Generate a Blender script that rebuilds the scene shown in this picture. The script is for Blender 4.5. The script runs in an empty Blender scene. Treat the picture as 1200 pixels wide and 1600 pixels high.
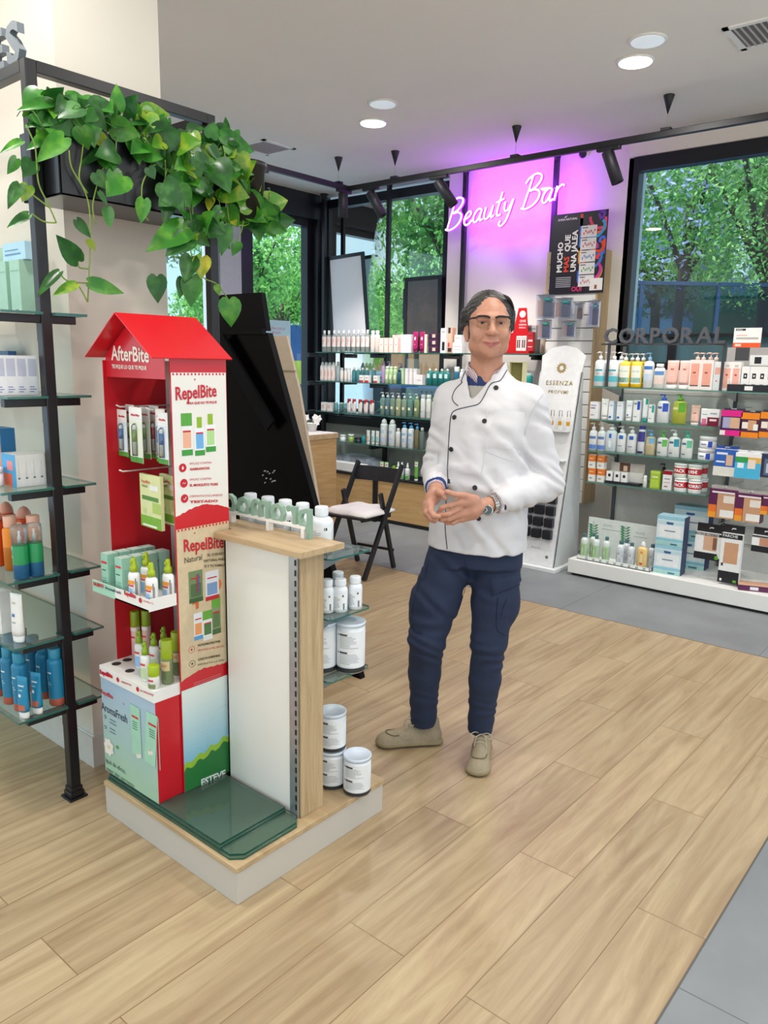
import bpy, bmesh, math, random
import numpy as np
from mathutils import Vector, Matrix
sc = bpy.context.scene
COL = sc.collection
# ---------------------------------------------------------------- camera
F = 1207.28; YAW, PITCH, ROLL = 0.698529, 0.191695, 0.01837; EYE = 1.55
def cam_axes():
    f = np.array([math.cos(YAW)*math.cos(PITCH), math.sin(YAW)*math.cos(PITCH), -math.sin(PITCH)])
    r = np.array([math.sin(YAW), -math.cos(YAW), 0.0]); u = np.cross(r, f)
    c, s = math.cos(ROLL), math.sin(ROLL)
    return c*r+s*u, -s*r+c*u, f
CR, CU, CF = cam_axes()
cam = bpy.data.objects.new('camera', bpy.data.cameras.new('camera')); COL.objects.link(cam)
cam.matrix_world = Matrix(((CR[0], CU[0], -CF[0], 0), (CR[1], CU[1], -CF[1], 0), (CR[2], CU[2], -CF[2], EYE), (0, 0, 0, 1)))
cam.data.sensor_fit = 'AUTO'; cam.data.sensor_width = 36; cam.data.lens = F/1600*36
cam.data.clip_start = 0.05; cam.data.clip_end = 300
sc.camera = cam
# measured points: the place where the line of sight through a photo point meets a known plane
def _ray(x, y): return CR*((x-600)/F) - CU*((y-800)/F) + CF
def atx(x, y, X): d = _ray(x, y); return Vector((X, d[1]*X/d[0], EYE+d[2]*X/d[0]))
def aty(x, y, Y): d = _ray(x, y); return Vector((d[0]*Y/d[1], Y, EYE+d[2]*Y/d[1]))
def atz(x, y, Z): d = _ray(x, y); t = (Z-EYE)/d[2]; return Vector((d[0]*t, d[1]*t, Z))
# ---------------------------------------------------------------- view, world, light
sc.view_settings.view_transform = 'Standard'
sc.view_settings.look = 'None'
sc.view_settings.exposure = 0.0
sc.view_settings.gamma = 1.0
sc.view_settings.use_curve_mapping = False
sc.cycles.use_denoising = True
sc.cycles.max_bounces = 7; sc.cycles.diffuse_bounces = 3; sc.cycles.glossy_bounces = 3
sc.cycles.transparent_max_bounces = 24; sc.cycles.transmission_bounces = 4
sc.cycles.sample_clamp_indirect = 4.0; sc.cycles.caustics_reflective = False; sc.cycles.caustics_refractive = False
CEIL = 3.21
W = bpy.data.worlds.new('sky'); sc.world = W; W.use_nodes = True
nt = W.node_tree; nt.nodes.clear()
wo = nt.nodes.new('ShaderNodeOutputWorld'); bg = nt.nodes.new('ShaderNodeBackground')
tc = nt.nodes.new('ShaderNodeTexCoord'); sx = nt.nodes.new('ShaderNodeSeparateXYZ'); cr = nt.nodes.new('ShaderNodeValToRGB')
no = nt.nodes.new('ShaderNodeTexNoise'); no.inputs['Scale'].default_value = 3.0; no.inputs['Detail'].default_value = 5
mp = nt.nodes.new('ShaderNodeMapping'); mp.inputs['Scale'].default_value = (1, 1, 2.5)
cr2 = nt.nodes.new('ShaderNodeValToRGB'); cr2.color_ramp.elements[0].position = .42; cr2.color_ramp.elements[1].position = .62
mx = nt.nodes.new('ShaderNodeMixRGB'); mx.inputs[2].default_value = (.86, .95, 1.0, 1)
nt.links.new(tc.outputs['Generated'], sx.inputs[0]); nt.links.new(sx.outputs['Z'], cr.inputs[0])
e = cr.color_ramp.elements
e[0].position = 0.0; e[0].color = (1.55, 1.47, 1.38, 1); e[1].position = 1.0; e[1].color = (.35, .60, .90, 1)  # first stop: bright glow below the horizon, added to lift the ceiling
a = e.new(.03); a.color = (.65, .86, .97, 1)
a = e.new(.30); a.color = (.42, .74, .96, 1)
nt.links.new(tc.outputs['Generated'], mp.inputs[0]); nt.links.new(mp.outputs[0], no.inputs[0]); nt.links.new(no.outputs[0], cr2.inputs[0])
nt.links.new(cr2.outputs[0], mx.inputs[0]); nt.links.new(cr.outputs[0], mx.inputs[1])
nt.links.new(mx.outputs[0], bg.inputs[0]); bg.inputs[1].default_value = 1.45
nt.links.new(bg.outputs[0], wo.inputs[0])
LAMP_W = 16.0      # each ceiling downlight
SPOT_W = 62.0      # each track spot
NEON_E = 2.6
def light(name, kind, loc, energy, color=(1, 1, 1), rot=(0, 0, 0), **k):
    d = bpy.data.lights.new(name, kind); d.energy = energy; d.color = color
    for a, v in k.items(): setattr(d, a, v)
    o = bpy.data.objects.new(name, d); COL.objects.link(o); o.location = loc; o.rotation_euler = rot
    return o
def aim(o, target):
    o.rotation_euler = (Vector(target)-o.location).to_track_quat('-Z', 'Y').to_euler()
# daylight sun for the street outside (it does not reach into the shop)
s = light('street_sun', 'SUN', (20, 20, 20), 14.0, (1, .95, .85), angle=.2); aim(s, (28, 16, 0))
# ---------------------------------------------------------------- materials
def lin(c):
    if isinstance(c, str): c = tuple(int(c[i:i+2], 16) for i in (0, 2, 4))
    return tuple(((v/255)/12.92 if v/255 <= .04045 else ((v/255+.055)/1.055)**2.4) for v in c)
MATS = {}
def M(c, rough=.5, metal=0.0, emit=0.0, coat=0.0, alpha=1.0, var=0.04, trans=0.0, scale=30, bump=0.0, sss=0.0):
    key = (c, rough, metal, emit, coat, alpha, var, trans, scale, bump, sss)
    if key in MATS: return MATS[key]
    m = bpy.data.materials.new('mat_'+(c if isinstance(c, str) else 'c')); m.use_nodes = True
    t = m.node_tree; b = t.nodes['Principled BSDF']; rgb = lin(c)
    b.inputs['Base Color'].default_value = (*rgb, 1); b.inputs['Roughness'].default_value = rough
    b.inputs['Metallic'].default_value = metal; b.inputs['Coat Weight'].default_value = coat
    b.inputs['Coat Roughness'].default_value = .08
    if emit: b.inputs['Emission Color'].default_value = (*rgb, 1); b.inputs['Emission Strength'].default_value = emit
    if trans: b.inputs['Transmission Weight'].default_value = trans
    if sss: b.inputs['Subsurface Weight'].default_value = sss; b.inputs['Subsurface Radius'].default_value = (.012, .005, .003); b.inputs['Subsurface Scale'].default_value = 1
    if alpha < 1: b.inputs['Alpha'].default_value = alpha
    if var or bump:
        n = t.nodes.new('ShaderNodeTexNoise'); n.inputs['Scale'].default_value = scale; n.inputs['Detail'].default_value = 4
        cd = t.nodes.new('ShaderNodeTexCoord'); t.links.new(cd.outputs['Object'], n.inputs['Vector'])
        if var:
            r = t.nodes.new('ShaderNodeValToRGB')
            r.color_ramp.elements[0].position = .3; r.color_ramp.elements[1].position = .7
            r.color_ramp.elements[0].color = (*[v*(1-var) for v in rgb], 1); r.color_ramp.elements[1].color = (*[min(1, v*(1+var)) for v in rgb], 1)
            t.links.new(n.outputs[0], r.inputs[0]); t.links.new(r.outputs[0], b.inputs['Base Color'])
        if bump:
            u = t.nodes.new('ShaderNodeBump'); u.inputs['Strength'].default_value = bump; u.inputs['Distance'].default_value = .002
            t.links.new(n.outputs[0], u.inputs['Height']); t.links.new(u.outputs[0], b.inputs['Normal'])
    MATS[key] = m; return m
def foliage(c1, c2):
    m = bpy.data.materials.new('foliage'); m.use_nodes = True; t = m.node_tree; b = t.nodes['Principled BSDF']; b.inputs['Roughness'].default_value = .7
    n = t.nodes.new('ShaderNodeTexNoise'); n.inputs['Scale'].default_value = 5; r = t.nodes.new('ShaderNodeValToRGB'); r.color_ramp.elements[0].position = .4; r.color_ramp.elements[1].position = .6
    r.color_ramp.elements[0].color = (*lin(c1), 1); r.color_ramp.elements[1].color = (*lin(c2), 1); cd = t.nodes.new('ShaderNodeTexCoord'); tl = t.nodes.new('ShaderNodeBsdfTranslucent'); mx_ = t.nodes.new('ShaderNodeMixShader'); mx_.inputs[0].default_value = .45
    t.links.new(cd.outputs['Object'], n.inputs[0]); t.links.new(n.outputs[0], r.inputs[0]); t.links.new(r.outputs[0], b.inputs['Base Color']); t.links.new(r.outputs[0], tl.inputs[0])
    t.links.new(b.outputs[0], mx_.inputs[1]); t.links.new(tl.outputs[0], mx_.inputs[2]); t.links.new(mx_.outputs[0], t.nodes['Material Output'].inputs[0]); return m
def glass(tint='dff0ea', refl=1.0, rough=0.0, body=0.0):
    key = ('glass', tint, refl, rough, body)
    if key in MATS: return MATS[key]
    m = bpy.data.materials.new('glass_'+tint); m.use_nodes = True; t = m.node_tree; t.nodes.clear()
    o = t.nodes.new('ShaderNodeOutputMaterial'); tr = t.nodes.new('ShaderNodeBsdfTransparent'); gl = t.nodes.new('ShaderNodeBsdfGlossy')
    fr = t.nodes.new('ShaderNodeFresnel'); fr.inputs[0].default_value = 1.5
    mu = t.nodes.new('ShaderNodeMath'); mu.operation = 'MULTIPLY'; mu.inputs[1].default_value = refl
    mxs = t.nodes.new('ShaderNodeMixShader'); tr.inputs[0].default_value = (*lin(tint), 1); gl.inputs['Roughness'].default_value = rough
    t.links.new(fr.outputs[0], mu.inputs[0]); t.links.new(mu.outputs[0], mxs.inputs[0])
    src = tr
    if body:
        df = t.nodes.new('ShaderNodeBsdfDiffuse'); df.inputs[0].default_value = (*lin(tint), 1)
        m2 = t.nodes.new('ShaderNodeMixShader'); m2.inputs[0].default_value = body
        t.links.new(tr.outputs[0], m2.inputs[1]); t.links.new(df.outputs[0], m2.inputs[2]); src = m2
    t.links.new(src.outputs[0], mxs.inputs[1]); t.links.new(gl.outputs[0], mxs.inputs[2]); t.links.new(mxs.outputs[0], o.inputs[0])
    MATS[key] = m; return m
def wood(name, c1, c2, scale=(1, 12, 12), rough=.5, plank=None, rot=0.0):
    if name in MATS: return MATS[name]
    m = bpy.data.materials.new(name); m.use_nodes = True; t = m.node_tree; b = t.nodes['Principled BSDF']; b.inputs['Roughness'].default_value = rough
    cd = t.nodes.new('ShaderNodeTexCoord'); mp = t.nodes.new('ShaderNodeMapping'); mp.inputs['Scale'].default_value = scale; mp.inputs['Rotation'].default_value = (0, 0, rot)
    n = t.nodes.new('ShaderNodeTexNoise'); n.inputs['Scale'].default_value = 2.2; n.inputs['Detail'].default_value = 9; n.inputs['Roughness'].default_value = .66; n.inputs['Distortion'].default_value = 1.1
    r = t.nodes.new('ShaderNodeValToRGB'); r.color_ramp.elements[0].position = .30; r.color_ramp.elements[1].position = .72
    r.color_ramp.elements[0].color = (*lin(c1), 1); r.color_ramp.elements[1].color = (*lin(c2), 1)
    t.links.new(cd.outputs['Object'], mp.inputs[0]); t.links.new(mp.outputs[0], n.inputs['Vector']); t.links.new(n.outputs[0], r.inputs[0])
    out = r.outputs[0]
    if plank:
        L, Wd, off = plank
        m2 = t.nodes.new('ShaderNodeMapping'); m2.inputs['Location'].default_value = off
        br = t.nodes.new('ShaderNodeTexBrick'); br.offset = .5; br.offset_frequency = 2; br.squash = 1
        br.inputs['Scale'].default_value = 1; br.inputs['Brick Width'].default_value = L; br.inputs['Row Height'].default_value = Wd
        br.inputs['Mortar Size'].default_value = .0016; br.inputs['Mortar Smooth'].default_value = 0.1; br.inputs['Bias'].default_value = 0
        br.inputs['Color1'].default_value = (.90, .885, .87, 1); br.inputs['Color2'].default_value = (1.05, 1.04, 1.03, 1); br.inputs['Mortar'].default_value = (.52, .44, .36, 1)
        # shift the grain from plank to plank
        t.links.new(cd.outputs['Object'], m2.inputs[0]); t.links.new(m2.outputs[0], br.inputs['Vector'])
        ad = t.nodes.new('ShaderNodeVectorMath'); ad.operation = 'MULTIPLY_ADD'
        t.links.new(br.outputs['Color'], ad.inputs[0]); ad.inputs[1].default_value = (7, 31, 13); t.links.new(mp.outputs[0], ad.inputs[2]); t.links.new(ad.outputs[0], n.inputs['Vector'])
        w = t.nodes.new('ShaderNodeTexWave'); w.wave_type = 'BANDS'; w.bands_direction = 'Y'; w.inputs['Scale'].default_value = 1.1; w.inputs['Distortion'].default_value = 9; w.inputs['Detail'].default_value = 3; w.inputs['Detail Scale'].default_value = .8
        t.links.new(ad.outputs[0], w.inputs['Vector'])
        rw = t.nodes.new('ShaderNodeValToRGB'); rw.color_ramp.elements[0].color = (.86, .83, .79, 1); rw.color_ramp.elements[1].color = (1.03, 1.03, 1.02, 1)
        t.links.new(w.outputs[0], rw.inputs[0])
        k0 = t.nodes.new('ShaderNodeMixRGB'); k0.blend_type = 'MULTIPLY'; k0.inputs[0].default_value = .45
        t.links.new(out, k0.inputs[1]); t.links.new(rw.outputs[0], k0.inputs[2])
        k = t.nodes.new('ShaderNodeMixRGB'); k.blend_type = 'MULTIPLY'; k.inputs[0].default_value = 1
        t.links.new(k0.outputs[0], k.inputs[1]); t.links.new(br.outputs['Color'], k.inputs[2]); out = k.outputs[0]
        b.inputs['Specular IOR Level'].default_value = .45
    t.links.new(out, b.inputs['Base Color'])
    MATS[name] = m; return m
# ---------------------------------------------------------------- mesh builder
TXT = {}
def text_geo(s, bold=0.0, font_size=1.0, spacing=1.0):
    key = (s, bold, spacing)
    if key in TXT: return TXT[key]
    cu = bpy.data.curves.new('t', 'FONT'); cu.body = s; cu.size = 1.0; cu.offset = bold; cu.resolution_u = 2; cu.space_character = spacing
    o = bpy.data.objects.new('t', cu); COL.objects.link(o)
    dg = bpy.context.evaluated_depsgraph_get(); me = bpy.data.meshes.new_from_object(o.evaluated_get(dg))
    vs = [v.co.copy() for v in me.vertices]; fs = [tuple(p.vertices) for p in me.polygons]
    bpy.data.objects.remove(o); bpy.data.curves.remove(cu); bpy.data.meshes.remove(me)
    if vs:
        x0 = min(v.x for v in vs); x1 = max(v.x for v in vs)
    else: x0 = x1 = 0
    TXT[key] = (vs, fs, x0, x1); return TXT[key]
class MB:
    def __init__(s): s.v = []; s.f = []; s.m = []; s.sm = []; s.mats = []
    def mi(s, mat):
        if mat not in s.mats: s.mats.append(mat)
        return s.mats.index(mat)
    def add(s, vs, fs, mat, smooth=False):
        o = len(s.v); s.v += [tuple(v) for v in vs]; i = s.mi(mat)
        for f in fs: s.f.append(tuple(o+k for k in f)); s.m.append(i); s.sm.append(smooth)
        return s
    def box(s, x0, x1, y0, y1, z0, z1, mat, bev=0.0, mats=None, xf=None):
        x0, x1 = min(x0, x1), max(x0, x1); y0, y1 = min(y0, y1), max(y0, y1); z0, z1 = min(z0, z1), max(z0, z1)
        if bev:
            b = min(bev, (x1-x0)/2.1, (y1-y0)/2.1, (z1-z0)/2.1)
            bm = bmesh.new(); bmesh.ops.create_cube(bm, size=1)
            for v in bm.verts: v.co = Vector((x0+(v.co.x+.5)*(x1-x0), y0+(v.co.y+.5)*(y1-y0), z0+(v.co.z+.5)*(z1-z0)))
            bmesh.ops.bevel(bm, geom=list(bm.edges), offset=b, segments=2, profile=.5, affect='EDGES')
            bm.verts.index_update(); vs = [v.co.copy() for v in bm.verts]; fs = [tuple(v.index for v in f.verts) for f in bm.faces]; bm.free()
        else:
            vs = [Vector(p) for p in ((x0,y0,z0),(x1,y0,z0),(x1,y1,z0),(x0,y1,z0),(x0,y0,z1),(x1,y0,z1),(x1,y1,z1),(x0,y1,z1))]
            fs = [(0,3,2,1),(4,5,6,7),(0,1,5,4),(1,2,6,5),(2,3,7,6),(3,0,4,7)]
        if xf: vs = [xf @ v for v in vs]
        return s.add(vs, fs, mat)
    def lathe(s, prof, mat, seg=20, c=(0, 0, 0), sx=1, sy=1, smooth=True, xf=None, pw=2.0):
        # prof: list of (r, z) or (r, z, material of the band up to the next ring)
        rings = []; vs = []; c = Vector(c)
        for p in prof:
            rings.append(len(vs))
            for k in range(seg):
                a = 2*math.pi*k/seg; ca, sa = math.cos(a), math.sin(a)
                if pw != 2.0:
                    ca = math.copysign(abs(ca)**(2/pw), ca); sa = math.copysign(abs(sa)**(2/pw), sa)
                v = c+Vector((p[0]*ca*sx, p[0]*sa*sy, p[1])); vs.append(xf @ v if xf else v)
        for i in range(len(prof)-1):
            mm = prof[i][2] if len(prof[i]) > 2 and prof[i][2] else mat
            o = len(s.v) if i == 0 else o
            if i == 0: s.v += [tuple(v) for v in vs]
            ix = s.mi(mm)
            for k in range(seg):
                k2 = (k+1) % seg
                s.f.append((o+rings[i]+k, o+rings[i]+k2, o+rings[i+1]+k2, o+rings[i+1]+k)); s.m.append(ix); s.sm.append(smooth)
        ix = s.mi(mat)
        s.f.append(tuple(o+rings[0]+k for k in range(seg))[::-1]); s.m.append(ix); s.sm.append(False)
        ixt = s.mi(prof[-1][2]) if len(prof[-1]) > 2 and prof[-1][2] else ix
        s.f.append(tuple(o+rings[-1]+k for k in range(seg))); s.m.append(ixt); s.sm.append(False)
        return s
    def tube(s, pts, r, mat, seg=8, closed=False, smooth=True):
        pts = [Vector(p) for p in pts]; n = len(pts)
        if n < 2: return s
        rr = r if isinstance(r, (list, tuple)) else [r]*n
        vs = []; up = None
        for i, p in enumerate(pts):
            if closed: t = pts[(i+1) % n]-pts[i-1]
            else: t = pts[min(i+1, n-1)]-pts[max(i-1, 0)]
            t = t.normalized() if t.length > 1e-9 else Vector((0, 0, 1))
            if up is None: up = t.orthogonal().normalized()
            up = (up-t*up.dot(t)); up = up.normalized() if up.length > 1e-6 else t.orthogonal().normalized()
            sd = t.cross(up)
            for k in range(seg):
                a = 2*math.pi*k/seg; vs.append(p+(up*math.cos(a)+sd*math.sin(a))*rr[i])
        fs = []
        for i in range(n if closed else n-1):
            j = (i+1) % n
            for k in range(seg): k2 = (k+1) % seg; fs.append((i*seg+k, i*seg+k2, j*seg+k2, j*seg+k))
        if not closed: fs += [tuple(range(seg))[::-1], tuple((n-1)*seg+k for k in range(seg))]
        return s.add(vs, fs, mat, smooth)
    def bar(s, a, b, w, h, mat, up=(0, 0, 1)):
        # a square bar between two points: w across, h along the up hint
        a, b = Vector(a), Vector(b); t = (b-a).normalized(); u = Vector(up); u = (u-t*u.dot(t)).normalized(); sd = t.cross(u)
        vs = [p+sd*sx*w/2+u*sy*h/2 for p in (a, b) for sx, sy in ((-1, -1), (1, -1), (1, 1), (-1, 1))]
        return s.add(vs, [(0, 1, 2, 3)[::-1], (4, 5, 6, 7), (0, 1, 5, 4), (1, 2, 6, 5), (2, 3, 7, 6), (3, 0, 4, 7)], mat)
    def plate(s, O, U, V, poly, th, mat, side=None, uvw=False):
        # polygon given in (u, v) on the plane O+U u+V v, given a thickness backwards
        O, U, V = Vector(O), Vector(U).normalized(), Vector(V).normalized(); N = U.cross(V).normalized(); n = len(poly)
        f = [O+U*a+V*b for a, b in poly]; bk = [p-N*th for p in f]
        s.add(f, [tuple(range(n))], mat)
        if th: s.add(f+bk, [tuple(range(n, 2*n))[::-1]]+[(i, (i+1) % n+0, (i+1) % n+n, i+n)[::-1] for i in range(n)], side or mat)
        return s
    def text(s, t, size, O, U, V, mat, bold=0.0, align='L', ext=0.0, spacing=1.0, wrap=None, fitw=None):
        vs, fs, x0, x1 = text_geo(t, bold, 1.0, spacing)
        O, U, V = Vector(O), Vector(U).normalized(), Vector(V).normalized(); N = U.cross(V).normalized()
        sx = size
        if fitw: sx = fitw/max(1e-6, (x1-x0))
        dx = {'L': -x0, 'C': -(x0+x1)/2, 'R': -x1}[align]
        out = []
        for v in vs:
            u, w = (v.x+dx)*sx, v.y*size
            if wrap:                      # bend round a vertical cylinder of radius wrap, facing -Y
                a = (O.x+u)/wrap; out.append(Vector((math.sin(a)*(wrap+.0006), -math.cos(a)*(wrap+.0006), O.z+w)))
            else: out.append(O+U*u+V*w)
        if ext:
            n = len(out); bk = [p-N*ext for p in out]
            ed = {}
            for f in fs:
                for i in range(len(f)):
                    k = (f[i], f[(i+1) % len(f)]); ed[k] = ed.get(k, 0)+1
            side = [(b, a, a+n, b+n) for (a, b) in ed if (b, a) not in ed]
            s.add(out+bk, list(fs)+[tuple(i+n for i in f)[::-1] for f in fs]+side, mat)
        else: s.add(out, fs, mat)
        return s
    def mesh(s, name):
        me = bpy.data.meshes.new(name); me.from_pydata(s.v, [], s.f)
        for m in s.mats: me.materials.append(m)
        me.polygons.foreach_set('material_index', s.m); me.polygons.foreach_set('use_smooth', s.sm); me.update(); return me
    def build(s, name, parent=None, loc=None, rotz=0.0, kind=None):
        o = bpy.data.objects.new(name, s.mesh(name)); COL.objects.link(o)
        if parent: o.parent = parent
        if loc is not None: o.location = loc
        if rotz: o.rotation_euler = (0, 0, rotz)
        if kind: o['kind'] = kind
        return o
def tag(o, label, cat, group=None):
    o['label'] = label; o['category'] = cat
    if group: o['group'] = group
    return o
def thing(name, label, cat, loc=(0, 0, 0), rotz=0, group=None):
    o = bpy.data.objects.new(name, None); COL.objects.link(o); o.location = loc; o.rotation_euler = (0, 0, rotz); o.empty_display_size = .05
    return tag(o, label, cat, group)
def rebase(root, z=None):
    """put the empty at the foot of its parts without moving them"""
    return root
X, Y, Z = Vector((1, 0, 0)), Vector((0, 1, 0)), Vector((0, 0, 1))
rnd = random.Random(7)
# common materials
WHITE = M('f2f0ec', .45, var=0); BLACK = M('15151a', .45, var=.1); RED = M('c8141f', .3, coat=.3); DRED = M('c8102e', .4)
GREY = M('8b8f92', .5); STEEL = M('c9ccd0', .3, .9)
# ================================================================ THE ROOM
def struct(name, mb): return mb.build(name, kind='structure')
OAK = wood('oak_floor', 'a18868', 'cbb693', (.55, 6, 6), .38, (1.2, .1955, (-.22, -.508, 0)))
PAINT = M('e6e0d6', .7, scale=3, var=.015, bump=.15)
f = MB(); f.box(-3.2, 4.42, .508, 6.05, -.06, 0, OAK); struct('floor', f)
def stone():
    m = M('85888a', .5, scale=3, var=.14, bump=.1); t = m.node_tree; return m
f = MB(); S_ = stone(); SJ = M('6c7073', .7)
f.box(4.423, 6.05, -4.2, 6.05, -.06, 0, S_); f.box(-3.2, 4.417, -4.2, .505, -.06, 0, S_)
f.box(4.417, 4.423, -4.2, 6.05, -.06, .0006, M('5c5a55', .6)); f.box(-3.2, 4.417, .503, .508, -.06, .0006, M('5c5a55', .6))
for yy in (-1.4, -.2, 1.0, 2.2, 3.4, 4.6): f.box(4.423, 6.0, yy, yy+.003, -.01, .0006, SJ)
for xx in (.6, 1.8, 3.0): f.box(xx, xx+.003, -4, .503, -.01, .0006, SJ)
struct('floor', f)
f = MB(); f.box(-3.2, 6.3, -4.2, 6.25, CEIL, CEIL+.12, M('f4efe8', .8, scale=2, var=.01)); struct('ceiling', f)
f = MB(); f.box(6.0, 6.25, 2.62, 4.34, 0, CEIL, PAINT); struct('wall_back', f)
f = MB(); f.box(6.0, 6.25, 4.34, 6.25, 0, .93, M('a9aca8', .7, var=0)); struct('wall_back', f)
f = MB(); f.box(6.0, 6.25, -4.2, 2.62, 0, 1.5, PAINT); f.box(5.98, 6.25, -4.2, 2.66, 3.11, CEIL, PAINT); struct('wall_right', f)
f = MB(); f.box(2.9, 6.0, 6.0, 6.25, 0, .93, M('a9aca8', .7)); f.box(4.70, 4.95, 5.98, 6.25, .93, CEIL, M('b9bcc4', .7)); f.box(1.8, 3.3, 6.0, 6.25, .9, CEIL, PAINT); struct('wall_left', f)
# the pillar the wall shelving stands in front of
f = MB(); f.box(1.392, 1.79, 2.60, 6.1, 0, CEIL, M('ddd6c9', .75, scale=3, var=.015, bump=.1)); struct('wall_pillar', f)
f = MB(); f.box(1.379, 1.392, 2.587, 6.1, 0, .125, M('d8d3cb', .5)); f.box(1.392, 1.803, 2.587, 2.6, 0, .125, M('d8d3cb', .5)); f.box(1.384, 1.392, 2.592, 6.0, .125, .13, WHITE); struct('baseboard_left', f)
f = MB(); f.box(5.985, 6.0, 2.62, 3.2, 0, .09, M('d8d3cb', .5)); struct('baseboard_back', f)
FR = M('10131c', .35)
PANE = glass('d8eaec', 1.0)
def window(n, x0, x1, y0, y1, z0, z1, fw, pane=PANE, mull=(), band=None):
    """a framed pane; either x0~x1 (wall along y) or y0~y1 (wall along x)"""
    f = MB(); alongy = (x1-x0) < (y1-y0)
    if alongy:
        f.box(x0, x1, y0, y0+fw, z0, z1, FR, .004); f.box(x0, x1, y1-fw, y1, z0, z1, FR, .004)
        f.box(x0, x1, y0+fw, y1-fw, z0, z0+fw, FR); f.box(x0, x1, y0+fw, y1-fw, z1-fw*1.2, z1, FR)
    else:
        f.box(x0, x0+fw, y0, y1, z0, z1, FR, .004); f.box(x1-fw, x1, y0, y1, z0, z1, FR, .004)
        f.box(x0+fw, x1-fw, y0, y1, z0, z0+fw, FR); f.box(x0+fw, x1-fw, y0, y1, z1-fw*1.2, z1, FR)
    for m_ in mull: f.box(*m_, FR)
    w = struct('window_%d' % n, f)
    g = MB()
    if alongy: g.add([((x0+x1)/2, y, z) for y, z in ((y0+fw, z0+fw), (y1-fw, z0+fw), (y1-fw, z1-fw), (y0+fw, z1-fw))], [(0, 1, 2, 3)], pane)
    else: g.add([(x, (y0+y1)/2, z) for x, z in ((x0+fw, z0+fw), (x1-fw, z0+fw), (x1-fw, z1-fw), (x0+fw, z1-fw))], [(0, 1, 2, 3)], pane)
    g.build('pane', w); return w
window(1, 6.02, 6.12, 4.34, 5.94, .93, 3.17, .07)
window(2, 6.0, 6.10, -1.0, 2.66, 1.5, 3.11, .085, glass('bcd2dc', 1.25), mull=[(6.0, 6.1, -.9, 2.6, 1.775, 1.80), (6.02, 6.09, 2.19, 2.25, 1.55, 1.78)])
window(3, 4.95, 5.94, 6.02, 6.12, .93, 3.0, .08, mull=[(4.95, 5.11, 6.0, 6.1, .93, 2.95)])
window(4, 3.3, 4.7, 6.02, 6.12, .93, 2.95, .06)
f = MB(); f.box(1.8, 6.0, 5.93, 6.1, 2.97, CEIL, FR, .003); struct('trim_1', f)
f = MB(); f.box(5.93, 6.12, 5.94, 6.12, 0, CEIL, FR, .003); struct('trim_2', f)
# frosted strip under the right window, seen behind the rack
f = MB(); f.box(6.05, 6.055, -.9, 2.6, 1.56, 1.775, glass('cfe0dc', .4, .1, .55)); struct('trim_3', f)
# ---------------------------------------------------------------- ceiling fittings
LAMPC = M('fff6ea', .4, emit=7.0)
def downlight(p, label, group=None, on=True, r=.09):
    t = thing('ceiling_light', label, 'ceiling light', (p[0], p[1], CEIL), group=group)
    a = MB(); a.lathe([(r+.012, -.004), (r+.014, 0)], WHITE, 32); a.lathe([(r+.014, -.001), (r+.014, -.006), (r, -.010)], WHITE, 32); a.build('rim', t)
    b = MB(); b.lathe([(r-.002, -.013), (r-.001, -.0105)], LAMPC if on else M('d4dde2', .3, emit=.55), 32); b.build('diffuser', t)
    if on:
        d = light('lamp_light', 'AREA', (0, 0, -.016), LAMP_W, (1, .97, .92), (0, 0, 0), shape='DISK', size=2*r, spread=math.radians(165)); d.parent = t
    return t
L1 = atz(583, 191, CEIL); L2 = atz(993, 95, CEIL)
downlight(L1, 'lit round ceiling downlight, the farther one nearer the neon sign')
downlight(L2, 'lit round ceiling downlight, the nearer one towards the right edge')
downlight(atz(598, 161, CEIL), 'dim round flush ceiling disc just beside the farther lit downlight', on=False, r=.085)
downlight(atz(1012, 62, CEIL), 'dim round flush ceiling disc just beside the nearer lit downlight', on=False, r=.085)
for x, y in ((4.43, .07), (2.45, 3.9), (2.45, 1.0), (.9, 2.2), (.5, 3.9), (.5, 0.2), (2.45, -1.2), (4.43, -1.8), (.5, -2.2)):
    downlight((x, y), 'lit round ceiling downlight of the grid above and behind the viewer', 'downlights outside the view')
def vent(p, label, s=.17):
    t = thing('ceiling_vent', label, 'vent', (p[0], p[1], CEIL)); a = MB()
    a.box(-s, s, -s, -s+.03, -.008, 0, WHITE); a.box(-s, s, s-.03, s, -.008, 0, WHITE); a.box(-s, -s+.03, -s, s, -.008, 0, WHITE); a.box(s-.03, s, -s, s, -.008, 0, WHITE); a.build('frame', t)
    b = MB(); b.box(-s+.03, s-.03, -s+.03, s-.03, -.003, 0, M('6e6a6a', .7))
    for k in range(9): b.box(-s+.03, s-.03, -s+.04+k*.031, -s+.048+k*.031, -.008, -.003, M('bfb9b6', .5))
    b.build('grille', t)
vent(atz(415, 230, CEIL), 'small square ceiling air vent above the hanging plants')
vent(atz(1200, 48, CEIL), 'square ceiling air vent cut by the right edge of the view')
c_ = atx(909, 240, 5.94)
t = thing('security_camera', 'small dark dome camera on the wall right of the neon sign', 'camera', (5.99, c_.y, c_.z))
a = MB(); a.lathe([(.028, -.018), (.032, 0), (.032, .018)], WHITE, 16, xf=Matrix.Rotation(-math.pi/2, 4, 'Y')); a.build('mount', t)
a = MB(); a.lathe([(.026, .018), (.03, .03), (.024, .052), (.012, .06)], BLACK, 16, xf=Matrix.Rotation(-math.pi/2, 4, 'Y')); a.build('dome', t)
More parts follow.
